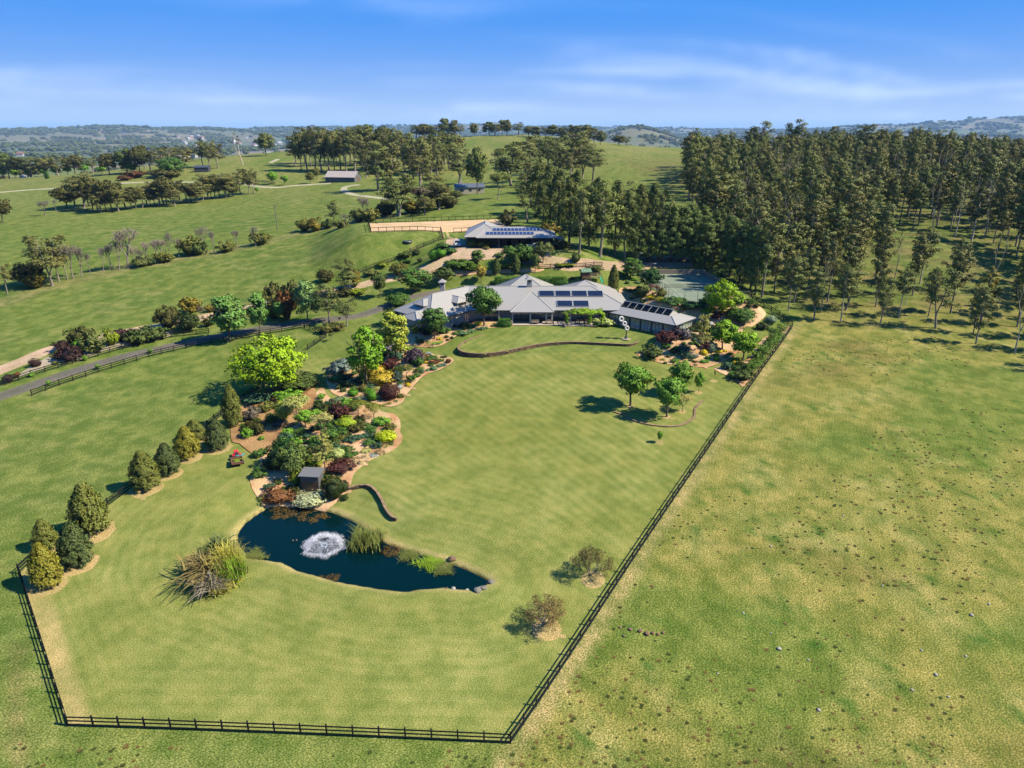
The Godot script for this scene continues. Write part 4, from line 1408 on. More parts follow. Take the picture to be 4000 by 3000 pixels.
func build_courts() -> void:
	# sand arena
	var sand := PackedVector2Array([Vector2(-42.2, -215.2), Vector2(-1.6, -226.4), Vector2(-5.1, -247.4), Vector2(-46.7, -235.8)])
	struct("sand_arena", drape(sand, 1.0, 0.1, func(x, z): return gc(226, 190, 160).lerp(gc(214, 176, 142), 0.5 + 0.6 * n_b.get_noise_2d(x * 1.5, z * 3.0)), 0.2), turf_mat("gravel", 9.0, 0.2))
	# tennis court: playing surface, lines, kerb wall, wire fence
	var cx := 44.87
	var cz := -178.6
	var yaw := deg_to_rad(2.5)
	var t := frame_at(cx, 15.0, cz, yaw)
	var o := thing("tennis_court", "green tennis court with white lines behind the pool wing", "tennis court", Vector3.ZERO)
	wall_box("surface", o, t, Vector3(0, -0.12, 0), Vector3(18.0, 0.36, 36.2), grain_mat("court_green", sc(158, 178, 152), 3.0, 0.12, 0.85))
	var white := flat_mat("line_white", sc(226, 228, 222), 0.7)
	var y := 0.066
	for x in [-5.485, 5.485, -4.115, 4.115]:
		wall_box("line", o, t, Vector3(x, y, 0), Vector3(0.13, 0.006, 23.77), white)
	for z in [-11.885, 11.885]:
		wall_box("line", o, t, Vector3(0, y + 0.004, z), Vector3(11.1, 0.006, 0.13), white)
	for z in [-6.4, 6.4]:
		wall_box("line", o, t, Vector3(0, y + 0.004, z), Vector3(8.1, 0.006, 0.11), white)
	wall_box("line", o, t, Vector3(0, y, 0), Vector3(0.11, 0.006, 12.7), white)
	var n := thing("tennis_net", "tennis net across the green court", "net", t * Vector3(0, 0.06, 0), yaw)
	for x in [-6.2, 6.2]:
		boxpart("post", Vector3(x, 0.55, 0), Vector3(0.09, 1.1, 0.09), flat_mat("grey_post", sc(128, 126, 120), 0.7), n)
	boxpart("tape", Vector3(0, 0.95, 0), Vector3(12.3, 0.07, 0.03), white, n)
	var st := new_st()
	for k in 60:
		add_box(st, Vector3(-6.15 + 0.205 * k, 0.48, 0), Vector3(0.018, 0.9, 0.018))
	for k in 9:
		add_box(st, Vector3(0, 0.05 + 0.1 * k, 0.004), Vector3(12.3, 0.018, 0.018))
	part("netting", done(st), flat_mat("net_black", Color(0.012, 0.014, 0.013), 0.8), n).set_meta("kind", "stuff")
	var w := thing("court_wall", "pale rendered retaining wall round the far end of the tennis court", "wall", Vector3.ZERO)
	var pale := grain_mat("pale_render", sc(206, 188, 168), 1.0, 0.2)
	wall_box("wall_panel", w, t, Vector3(0, 0.55, -18.3), Vector3(18.6, 1.5, 0.3), pale)
	wall_box("wall_panel", w, t, Vector3(9.2, 0.5, -8.0), Vector3(0.3, 1.4, 20.4), pale)
	var f := thing("court_fence", "green wire fence on posts round the near end of the tennis court", "fence", Vector3.ZERO)
	var pg := flat_mat("fence_green", Color(0.03, 0.07, 0.05), 0.6)
	var spots := []
	for k in 10:
		spots.append(Vector3(-9.0, 0, -9.0 + k * 3.0))
	for k in 6:
		spots.append(Vector3(-9.0 + (k + 1) * 3.0, 0, 18.0))
	st = new_st()
	for i in spots.size():
		var p: Vector3 = t * spots[i]
		boxpart("post", p + Vector3(0, 1.5, 0), Vector3(0.07, 3.0, 0.07), pg, f)
		if i:
			var q: Vector3 = t * spots[i - 1]
			for hh in 10:
				tube(st, [q + Vector3(0, 0.3 + hh * 0.3, 0), p + Vector3(0, 0.3 + hh * 0.3, 0)], [0.008, 0.008], 3)
			for hh in [0.05, 2.98]:
				tube(st, [q + Vector3(0, hh, 0), p + Vector3(0, hh, 0)], [0.03, 0.03], 4)
	part("wire", done(st), pg, f).set_meta("kind", "stuff")
	for q in [[-9.4, -18.0, "tall floodlight pole at the far left corner of the tennis court"], [-9.4, -2.0, "tall floodlight pole half way up the left side of the tennis court"]]:
		var l := thing("floodlight_pole", q[2], "lamp post", t * Vector3(q[0], 0, q[1]), yaw)
		boxpart("pole", Vector3(0, 3.0, 0), Vector3(0.1, 6.0, 0.1), flat_mat("grey_post", sc(128, 126, 120), 0.7), l)
		boxpart("arm", Vector3(0.4, 5.95, 0), Vector3(0.9, 0.08, 0.08), flat_mat("grey_post", sc(128, 126, 120), 0.7), l)
		boxpart("lamp_head", Vector3(0.9, 5.9, 0), Vector3(0.7, 0.14, 0.4), flat_mat("panel_frame", sc(214, 214, 214), 0.4), l)


# ---------------------------------------------------------------- walls of stone, the pond's things, sheds
func stone_wall(label: String, line: PackedVector2Array, height: float, top_of: Callable) -> void:
	# stones stacked in rough courses along a line, a course of flat caps on top
	var o := thing("stone_wall", label, "stone wall", Vector3.ZERO)
	var r := RandomNumberGenerator.new()
	r.seed = hash(label)
	var st := new_st()
	var cp := new_st()
	for s in [st, cp]:
		s.set_smooth_group(-1)
	var c := Curve2D.new()
	for p in line:
		c.add_point(p)
	var total := c.get_baked_length()
	var u := 0.0
	var vc := [sc(140, 112, 84), sc(120, 98, 78), sc(164, 138, 106), sc(104, 88, 74)]
	while u < total:
		var len := r.randf_range(0.35, 0.7)
		var p := c.sample_baked(u + len / 2.0)
		var q := c.sample_baked(minf(u + len / 2.0 + 0.2, total))
		var d := (q - p).angle() if q != p else 0.0
		var top: float = top_of.call(p.x, p.y)
		var h := height if height > 0.0 else maxf(top - ground(p.x, p.y), 0.12) + 0.2
		h *= minf(1.0, 0.45 + minf(u, total - u) / 3.0)
		var y := top - 0.12
		while y > top - h:
			var sh := r.randf_range(0.16, 0.3)
			st.set_color(vc[r.randi() % 4])
			add_box(st, Vector3(p.x, y - sh / 2.0, p.y) + Vector3(r.randf_range(-.04, .04), 0, r.randf_range(-.04, .04)), Vector3(len * r.randf_range(0.85, 1.0), sh * 0.94, r.randf_range(0.28, 0.36)), Basis(Vector3.UP, -d) * Basis(Vector3.FORWARD, r.randf_range(-.06, .06)))
			y -= sh
		cp.set_color(vc[2].lerp(sc(200, 164, 128), r.randf()))
		add_box(cp, Vector3(p.x, top - 0.04, p.y), Vector3(len * 0.96, 0.1, r.randf_range(0.32, 0.42)), Basis(Vector3.UP, -d) * Basis(Vector3.FORWARD, r.randf_range(-.05, .05)))
		u += len
	part("stonework", done(st), flat_vc("field_stone"), o).set_meta("kind", "stuff")
	part("capstones", done(cp), flat_vc("field_stone"), o).set_meta("kind", "stuff")


func build_small_things() -> void:
	# raised half-round lawn before the house with its curved wall
	var terr := smooth_loop(pts("-3.64 -150.15 -7.48 -147.52 -9.91 -144.81 -11.00 -142.19 -10.99 -140.59 -9.56 -139.02 -7.07 -138.40 -4.63 -138.63 -1.57 -139.72 1.54 -141.38 4.71 -143.00 7.91 -143.98 12.40 -144.65 17.44 -144.15 21.81 -143.57 24.30 -143.32 25.98 -143.98 27.21 -145.65 27.42 -147.52 23.43 -150.86 18.43 -153.59 11.77 -154.33 5.03 -154.33 -0.03 -154.05"), true, 0.5)
	var plane := func(_x, z): return 9.8 + (-z - 137.0) * 0.105
	var v := PackedVector3Array()
	var nor := PackedVector3Array()
	var col := PackedColorArray()
	var uv := PackedVector2Array()
	var idx := PackedInt32Array()
	var src := drape(terr, 0.5, 0.0, func(x, z): return lawn_color(x, z).lerp(gc(166, 166, 100), 0.25 + 0.25 * sin(x * 2.6 + z * 2.0)), 0.0)
	var ar := src.surface_get_arrays(0)
	v = ar[Mesh.ARRAY_VERTEX]
	for i in v.size():
		var y: float = plane.call(v[i].x, v[i].z)
		v[i].y = maxf(y, v[i].y + 0.06)
		nor.append(Vector3(0, 1, 0.04).normalized())
	struct("terrace_lawn", arrays(v, nor, ar[Mesh.ARRAY_COLOR], ar[Mesh.ARRAY_TEX_UV], ar[Mesh.ARRAY_INDEX]), turf_mat("lawn_turf", 3.1, 0.34, 0.5))
	stone_wall("curved brown stone wall holding up the raised lawn before the house", smooth_loop(pts("-3.64 -150.15 -7.48 -147.52 -9.91 -144.81 -11.00 -142.19 -10.99 -140.59 -9.56 -139.02 -7.07 -138.40 -4.63 -138.63 -1.57 -139.72 1.54 -141.38 4.71 -143.00 7.91 -143.98 12.40 -144.65 17.44 -144.15 21.81 -143.57 24.30 -143.32 25.98 -143.98 27.21 -145.65 27.42 -147.52"), false, 0.5), 0.0, func(x, z): return plane.call(x, z) + 0.14)
	stone_wall("short curved stone wall on the slope above the pond", smooth_loop(pts("-23.63 -91.58 -22.28 -91.82 -20.66 -91.57 -19.32 -90.11 -18.22 -88.16 -17.27 -86.03 -16.27 -84.40 -15.69 -83.93"), false, 0.5), 1.0, func(x, z): return ground(x, z) + 0.55)
	stone_wall("low curved stone edging below the island of lawn trees", smooth_loop(pts("17.56 -113.41 18.99 -112.29 20.27 -110.38 22.00 -109.11 23.79 -108.39 25.63 -108.02 27.60 -108.29 29.40 -109.53 30.74 -111.13 31.62 -114.07 32.64 -115.80 33.53 -116.99"), false, 0.5), 0.5, func(x, z): return ground(x, z) + 0.2)
	build_sculpture()
	build_fountain()
	build_shed()
	build_tractor()
	build_playhouse()
	build_farm_sheds()
	build_rocks()


func build_sculpture() -> void:
	var g := Vector3(24.35, 0, -146.3)
	g.y = 9.8 + (-g.z - 137.0) * 0.105
	var o := thing("ring_sculpture", "white sculpture of three leaning rings on a tapered metal stem", "sculpture", g)
	var st := new_st()
	lathe(st, [Vector2(0.001, 0.0), Vector2(1.0, 0.0), Vector2(1.0, 0.16), Vector2(0.001, 0.16)], 20)
	part("plinth", done(st), flat_mat("pale_concrete", sc(226, 204, 180), 0.8), o)
	st = new_st()
	tube(st, [Vector3(0, 0.1, 0), Vector3(0, 0.8, 0), Vector3(0.02, 1.9, 0)], [0.42, 0.16, 0.10], 12)
	part("stem", done(st), flat_mat("steel", sc(150, 150, 152), 0.35, 0.7), o)
	for q in [[Vector3(0.08, 2.42, 0), 0.56], [Vector3(-0.5, 3.42, 0.02), 0.58], [Vector3(-1.22, 4.42, 0), 0.64]]:
		var tm := TorusMesh.new()
		tm.inner_radius = q[1] * 0.34
		tm.outer_radius = q[1]
		tm.rings = 32
		tm.ring_segments = 14
		part("ring", tm, flat_mat("white_gloss", sc(236, 236, 236), 0.3), o, Transform3D(Basis(Vector3.UP, 0.25) * Basis(Vector3.RIGHT, deg_to_rad(72.0)) * Basis.from_scale(Vector3(1, 0.9, 1)), q[0]))


func build_fountain() -> void:
	var c := Vector3(-24.15, 0, -78.97)
	c.y = POND_LEVEL
	var o := thing("fountain", "floating fountain throwing a ring of white spray on the pond", "fountain", c)
	var tm := TorusMesh.new()
	tm.inner_radius = 0.26
	tm.outer_radius = 0.46
	part("float", tm, flat_mat("float_blue", sc(170, 205, 226), 0.4), o, Transform3D(Basis.from_scale(Vector3(1, 0.8, 1)), Vector3(0, 0.06, 0)))
	var st := new_st()
	lathe(st, [Vector2(0.001, 0), Vector2(0.14, 0), Vector2(0.10, 0.3), Vector2(0.001, 0.32)], 10)
	part("nozzle", done(st), flat_mat("steel", sc(150, 150, 152), 0.35, 0.7), o)
	# drops along falling arcs, thickest where they land
	var drop := SphereMesh.new()
	drop.radius = 0.5
	drop.height = 1.0
	drop.radial_segments = 5
	drop.rings = 3
	var r := RandomNumberGenerator.new()
	r.seed = 8
	var mm := MultiMesh.new()
	mm.transform_format = MultiMesh.TRANSFORM_3D
	mm.mesh = drop
	mm.instance_count = 9000
	for i in mm.instance_count:
		var a := r.randf() * TAU
		var lobe := 1.0 + 0.07 * sin(a * 6.0 + 0.5) + 0.05 * sin(a * 11.0)
		var f := pow(r.randf(), 0.36)
		var reach := r.randf_range(2.05, 2.7) * lobe
		var at := Vector3(cos(a) * reach * f, 1.15 * 4.0 * f * (1.0 - f) * r.randf_range(0.55, 1.0) + 0.02 + 0.25 * (1.0 - f), sin(a) * reach * f)
		if r.randf() < 0.42:
			var k := reach * r.randf_range(0.86, 1.12)
			at = Vector3(cos(a) * k, r.randf() * r.randf() * 0.2, sin(a) * k)
		var s := r.randf_range(0.018, 0.05)
		mm.set_instance_transform(i, Transform3D(Basis.from_scale(Vector3(s, s * r.randf_range(1.0, 1.8), s)), at))
	var mi := MultiMeshInstance3D.new()
	mi.name = "spray"
	mi.multimesh = mm
	var wm := flat_mat("spray_white", Color(0.85, 0.87, 0.9), 0.3)
	wm.backlight_enabled = true
	wm.backlight = Color(0.9, 0.9, 0.95)
	mi.material_override = wm
	mi.set_meta("kind", "stuff")
	o.add_child(mi)
	# a pair of ducks
	for q in [[-3.9, 1.25, 0.4, "dark duck swimming on the pond left of the fountain, leading"], [-4.35, 1.15, 0.5, "dark duck swimming on the pond left of the fountain, following"]]:
		var d := thing("duck", q[3], "duck", c + Vector3(q[0], -0.03, -q[1]), q[2], "ducks on the pond")
		st = new_st()
		var prof := []
		for k in 9:
			var u := k / 8.0
			prof.append(Vector2(maxf(0.002, 0.13 * sin(PI * pow(u, 0.8))), -0.26 + 0.52 * u))
		lathe(st, prof, 10)
		part("body", done(st), flat_mat("duck_brown", Color(0.05, 0.035, 0.025), 0.8), d, Transform3D(Basis(Vector3.RIGHT, PI / 2 - 0.1), Vector3(0, 0.09, 0)))
		st = new_st()
		tube(st, [Vector3(0, 0.12, 0.17), Vector3(0, 0.26, 0.22), Vector3(0, 0.31, 0.27), Vector3(0, 0.29, 0.38)], [0.05, 0.04, 0.055, 0.015], 7)
		part("neck_and_head", done(st), flat_mat("duck_grey", Color(0.16, 0.14, 0.12), 0.8), d)


func build_shed() -> void:
	var p := Vector3(-29.12, 0, -92.75)
	p.y = ground(p.x, p.z)
	var o := thing("pump_shed", "small grey shed with a lattice front above the pond", "shed", p, deg_to_rad(-6.0))
	var wall := grain_mat("shed_grey", sc(112, 116, 124), 0.6, 0.1)
	boxpart("wall", Vector3(0, 1.15, -0.95), Vector3(2.6, 2.4, 0.08), wall, o)
	for s in [-1.3, 1.3]:
		boxpart("wall", Vector3(s, 1.15, 0), Vector3(0.08, 2.4, 1.98), wall, o)
	boxpart("wall", Vector3(0, 1.95, 0.95), Vector3(2.52, 0.9, 0.08), wall, o)
	boxpart("floor", Vector3(0, 0.0, 0), Vector3(2.6, 0.12, 2.0), flat_mat("concrete", sc(150, 142, 132), 0.8), o)
	var rise := 0.28
	var a := Vector3(-1.55, 2.3, 1.3)
	part("roof", slab([[Vector3(-1.55, 2.42, 1.25), Vector3(1.55, 2.42, 1.25), Vector3(1.55, 2.42 + rise, -1.25), Vector3(-1.55, 2.42 + rise, -1.25)]], 0.1), roof_mat("shed_roof", sc(150, 152, 154)), o)
	var lat := flat_mat("lattice_wood", sc(196, 150, 104), 0.8)
	for k in 17:
		boxpart("slat", Vector3(-1.2 + k * 0.15, 0.78, 0.95), Vector3(0.05, 1.5, 0.03), lat, o)
	for k in 8:
		boxpart("slat", Vector3(0, 0.15 + k * 0.19, 0.985), Vector3(2.5, 0.05, 0.03), lat, o)


func build_tractor() -> void:
	var p := Vector3(-42.97, 0, -100.68)
	p.y = ground(p.x, p.z) + 0.04
	var o := thing("ride_on_mower", "small red ride-on tractor parked on the lawn by the bark garden", "tractor", p, deg_to_rad(-155.0))
	var red := flat_mat("tractor_red", Color(0.5, 0.02, 0.035), 0.35)
	var st := new_st()
	add_hull(st, [0.1, 1.15], [0.15, 1.02], 0.36, 0.28, 0.45, 0.98)
	part("hood", done(st), red, o)
	st = new_st()
	for s in [-0.5, 0.5]:
		add_box(st, Vector3(s, 0.78, -0.42), Vector3(0.3, 0.06, 0.85), Basis(Vector3.RIGHT, 0.1))
	part("mudguard", done(st), red, o)
	boxpart("seat", Vector3(0, 0.78, -0.4), Vector3(0.46, 0.12, 0.46), flat_mat("seat_black", Color(0.02, 0.02, 0.02), 0.7), o)
	boxpart("backrest", Vector3(0, 1.02, -0.62), Vector3(0.46, 0.42, 0.1), flat_mat("seat_black", Color(0.02, 0.02, 0.02), 0.7), o)
	boxpart("chassis", Vector3(0, 0.42, 0.1), Vector3(0.5, 0.16, 1.7), flat_mat("iron", Color(0.02, 0.02, 0.022), 0.6), o)
	var sw := TorusMesh.new()
	sw.inner_radius = 0.14
	sw.outer_radius = 0.18
	part("steering_wheel", sw, flat_mat("seat_black", Color(0.02, 0.02, 0.02), 0.7), o, Transform3D(Basis(Vector3.RIGHT, 0.6), Vector3(0, 1.05, 0.05)))
	for s in [-0.48, 0.48]:
		wheel(o, Vector3(s, 0.42, -0.45), 0.42, 0.28)
		wheel(o, Vector3(s * 0.85, 0.26, 0.85), 0.26, 0.18)
	var b := thing("teal_crate", "flat teal board lying across the back of the red tractor", "board", p + Vector3(0.75, 0.72, 0.42), 0.35)
	boxpart("panel", Vector3.ZERO, Vector3(1.3, 0.1, 0.5), flat_mat("teal", sc(110, 200, 200), 0.5), b)
	boxpart("leg", Vector3(0, -0.36, 0), Vector3(0.1, 0.66, 0.1), flat_mat("iron", Color(0.02, 0.02, 0.022), 0.6), b)
	var q := p + Vector3(0.78, 0.0, 2.0)
	q.y = ground(q.x, q.z) + 0.04
	var t := thing("garden_trailer", "rust brown garden trailer behind the red tractor, loaded with clippings", "trailer", q, deg_to_rad(22.0))
	var rust := flat_mat("rusty_steel", Color(0.11, 0.045, 0.028), 0.8)
	boxpart("bed", Vector3(0, 0.5, 0), Vector3(1.6, 0.06, 2.0), rust, t)
	for s in [-0.8, 0.8]:
		boxpart("side", Vector3(s, 0.68, 0), Vector3(0.05, 0.36, 2.0), rust, t)
		boxpart("side", Vector3(0, 0.68, s * 1.25), Vector3(1.6, 0.36, 0.05), rust, t)
		wheel(t, Vector3(s * 1.12, 0.3, 0.1), 0.3, 0.18)
	boxpart("drawbar", Vector3(0, 0.42, -1.3), Vector3(0.07, 0.07, 0.9), flat_mat("iron", Color(0.02, 0.02, 0.022), 0.6), t)
	heap_at = q


var heap_at := Vector3.ZERO


func build_playhouse() -> void:
	var p := Vector3(18.97, 0, -182.84)
	p.y = ground(p.x, p.z)
	var o := thing("playhouse", "brown timber cubby house on stilts with a green roof", "playhouse", p, deg_to_rad(12.0))
	var wood := grain_mat("cubby_wood", Color(0.10, 0.05, 0.03), 0.5, 0.3)
	boxpart("deck", Vector3(0, 1.2, 0), Vector3(2.3, 0.1, 2.3), wood, o)
	for s in [[-1, -1], [-1, 1], [1, -1], [1, 1]]:
		boxpart("leg", Vector3(s[0] * 1.0, 0.6, s[1] * 1.0), Vector3(0.12, 1.2, 0.12), wood, o)
	for k in 8:
		boxpart("board", Vector3(0, 1.37 + k * 0.19, 0.98), Vector3(2.1, 0.18, 0.04), wood, o)
		for s in [-1.02, 1.02]:
			boxpart("board", Vector3(s, 1.37 + k * 0.19, 0), Vector3(0.04, 0.18, 2.0), wood, o)
	part("roof", slab([[Vector3(-1.4, 2.8, 1.35), Vector3(1.4, 2.8, 1.35), Vector3(1.4, 3.5, 0), Vector3(-1.4, 3.5, 0)], [Vector3(-1.4, 2.8, -1.35), Vector3(1.4, 2.8, -1.35), Vector3(1.4, 3.5, 0), Vector3(-1.4, 3.5, 0)]], 0.08), roof_mat("green_roof", sc(134, 176, 142)), o)
	# walkway, railings and slide
	var pale := flat_mat("pale_timber", sc(176, 156, 130), 0.8)
	boxpart("walkway", Vector3(2.7, 1.2, 0.1), Vector3(3.2, 0.08, 1.3), pale, o)
	for k in 8:
		boxpart("baluster", Vector3(1.3 + k * 0.42, 1.65, 0.75), Vector3(0.07, 0.9, 0.07), pale, o)
		boxpart("baluster", Vector3(1.3 + k * 0.42, 1.65, -0.55), Vector3(0.07, 0.9, 0.07), pale, o)
	for z in [0.75, -0.55]:
		boxpart("rail", Vector3(2.75, 2.1, z), Vector3(3.2, 0.08, 0.08), pale, o)
	for x in [1.5, 4.1]:
		boxpart("leg", Vector3(x, 0.6, 0.6), Vector3(0.12, 1.2, 0.12), pale, o)
	var st := new_st()
	var b := Basis(Vector3.RIGHT, 0.62)
	add_box(st, Vector3(3.9, 0.66, 1.75), Vector3(0.55, 0.05, 2.3), b)
	for s in [-0.28, 0.28]:
		add_box(st, Vector3(3.9 + s, 0.74, 1.75), Vector3(0.05, 0.2, 2.3), b)
	part("slide", done(st), flat_mat("slide_green", Color(0.02, 0.22, 0.10), 0.4), o)


func gable_shed(o: Node3D, w: float, d: float, e: float, rise: float, wall: Material, roof: Material) -> void:
	for s in [-1.0, 1.0]:
		boxpart("wall", Vector3(0, e / 2, s * d / 2), Vector3(w, e + 0.6, 0.12), wall, o)
		boxpart("wall", Vector3(s * w / 2, e / 2, 0), Vector3(0.12, e + 0.6, d - 0.14), wall, o)
		var st := new_st()
		for p in [Vector3(s * w / 2, e + 0.28, -d / 2), Vector3(s * w / 2, e + rise, 0), Vector3(s * w / 2, e + 0.28, d / 2)]:
			st.add_vertex(p)
		part("gable", done(st), wall, o)
	var x := w / 2 + 0.35
	var z := d / 2 + 0.4
	var y := e + 0.12
	part("roof", slab([[Vector3(-x, y, z), Vector3(x, y, z), Vector3(x, e + rise + 0.1, 0), Vector3(-x, e + rise + 0.1, 0)], [Vector3(-x, y, -z), Vector3(x, y, -z), Vector3(x, e + rise + 0.1, 0), Vector3(-x, e + rise + 0.1, 0)]], 0.08), roof, o)


func build_farm_sheds() -> void:
	# old woolshed with a rust-streaked roof
	var p := Vector3(-98.74, 0, -432.35)
	p.y = ground(p.x, p.z)
	var o := thing("woolshed", "old corrugated woolshed with a rust streaked roof in the far paddock", "shed", p, deg_to_rad(-14.0))
	var rust := roof_mat("rusty_roof", sc(255, 250, 244), 0.3)
	rust.detail_enabled = true
	rust.detail_blend_mode = BaseMaterial3D.BLEND_MODE_MUL
	rust.detail_albedo = noise_tex(77, 0.02, 256, Color(0.62, 0.36, 0.24), Color(1, 1, 1), 3, 0.30)
	rust.detail_uv_layer = BaseMaterial3D.DETAIL_UV_1
	gable_shed(o, 18.5, 9.0, 2.5, 3.3, grain_mat("weathered_iron", sc(132, 140, 146), 1.2, 0.2), rust)
	for q in [[9.31, 2.2, 1.2, 1.5, "window"], [9.31, 1.2, -1.4, 2.4, "door"]]:
		boxpart(q[4], Vector3(q[0], q[1], q[2]), Vector3(0.08, q[3], 1.2), flat_mat("brown_frame", Color(0.10, 0.035, 0.014), 0.6), o)
	for k in 3:
		boxpart("window", Vector3(-5.0 + 5.0 * k, 1.8, 4.55), Vector3(1.4, 0.8, 0.08), flat_mat("window_dark", Color(0.03, 0.028, 0.03), 0.3), o)
	# cottage half hidden by trees
	p = Vector3(-19.58, 0, -337.67)
	p.y = ground(p.x, p.z)
	o = thing("cottage", "small cream cottage with a blue grey roof among the trees beyond the arena", "cottage", p, deg_to_rad(10.0))
	gable_shed(o, 13.0, 6.5, 2.8, 1.5, flat_mat("cream_wall", sc(232, 222, 196), 0.8), roof_mat("blue_roof", sc(120, 132, 150), 0.3))
	boxpart("chimney", Vector3(-3.6, 4.6, -1.0), Vector3(0.9, 2.6, 0.9), flat_mat("white_post", sc(228, 224, 214), 0.7), o)
	for k in 3:
		boxpart("window", Vector3(-4.0 + 4.0 * k, 1.7, 3.3), Vector3(1.3, 1.2, 0.08), flat_mat("window_dark", Color(0.03, 0.028, 0.03), 0.3), o)
	# dark farm shed by the road
	p = Vector3(-208.32, 0, -499.18)
	p.y = ground(p.x, p.z)
	o = thing("farm_shed", "dark grey farm shed beside the far road at the left", "shed", p, deg_to_rad(8.0))
	gable_shed(o, 9.0, 6.0, 2.7, 1.3, flat_mat("shed_dark", sc(78, 84, 92), 0.8), roof_mat("shed_dark_roof", sc(92, 100, 108), 0.3))
	# white dome tank and clipped pillars of hedge at the neighbour's garden
	p = Vector3(-409.35, 0, -620.00)
	p.y = ground(p.x, p.z)
	var st := new_st()
	lathe(st, [Vector2(2.8, 0), Vector2(2.6, 1.2), Vector2(1.9, 2.2), Vector2(0.9, 2.7), Vector2(0.01, 2.85)], 18)
	single("water_tank", done(st), flat_mat("white_paint", sc(240, 240, 240), 0.4), "round white water tank by the hedge at the far left", "tank", p)
	# power pole
	for q in [[-234.17, -480.88, "pale power pole standing in front of the far left garden"], [-84.11, -258.41, "power pole in the left paddock above the scrub line"]]:
		var g := Vector3(q[0], ground(q[0], q[1]), q[1])
		var w := thing("power_pole", q[2], "power pole", g)
		st = new_st()
		tube(st, [Vector3(0, 0, 0), Vector3(0, 9.0, 0)], [0.16, 0.11], 7)
		part("pole", done(st), flat_mat("grey_timber", sc(150, 142, 130), 0.9), w)
		boxpart("crossarm", Vector3(0, 8.5, 0), Vector3(2.0, 0.14, 0.14), flat_mat("grey_timber", sc(150, 142, 130), 0.9), w)
	# field gate at the arena yard
	var gt := thing("field_gate", "silver pipe field gate beside the parked utility", "gate", Vector3(-18.73, 0, -212.69))
	gt.position.y = ground(gt.position.x, gt.position.z)
	for y in [0.2, 0.45, 0.7, 0.95, 1.2]:
		boxpart("bar", Vector3(0, y, 0), Vector3(3.4, 0.05, 0.05), flat_mat("steel", sc(150, 150, 152), 0.35, 0.7), gt)
	for x in [-1.7, 0.0, 1.7]:
		boxpart("upright", Vector3(x, 0.7, 0.0), Vector3(0.06, 1.1, 0.06), flat_mat("steel", sc(150, 150, 152), 0.35, 0.7), gt)
	st = new_st()
	lathe(st, [Vector2(1.25, 0), Vector2(1.35, 0.3), Vector2(1.2, 0.5), Vector2(1.0, 0.45), Vector2(0.98, 0.3), Vector2(0.01, 0.3)], 16)
	var tp := Vector3(-30.33, 0, -208.48)
	single("water_trough", done(st), flat_mat("trough", Color(0.03, 0.035, 0.045), 0.5), "round dark water trough in the green paddock left of the arena gate", "trough", tp + Vector3(0, ground(tp.x, tp.z), 0))


func rock_mesh(seed_: int) -> ArrayMesh:
	var r := RandomNumberGenerator.new()
	r.seed = seed_
	var s := SphereMesh.new()
	s.radial_segments = 9
	s.rings = 5
	s.radius = 0.5
	s.height = 1.0
	var a := s.get_mesh_arrays()
	var v: PackedVector3Array = a[Mesh.ARRAY_VERTEX]
	var n := FastNoiseLite.new()
	n.seed = seed_
	n.frequency = 1.1
	for i in v.size():
		v[i] *= 1.0 + 0.5 * n.get_noise_3dv(v[i])
		v[i].y *= 0.7
	var st := new_st()
	var idx: PackedInt32Array = a[Mesh.ARRAY_INDEX]
	for i in idx:
		st.add_vertex(v[i])
	return done(st)


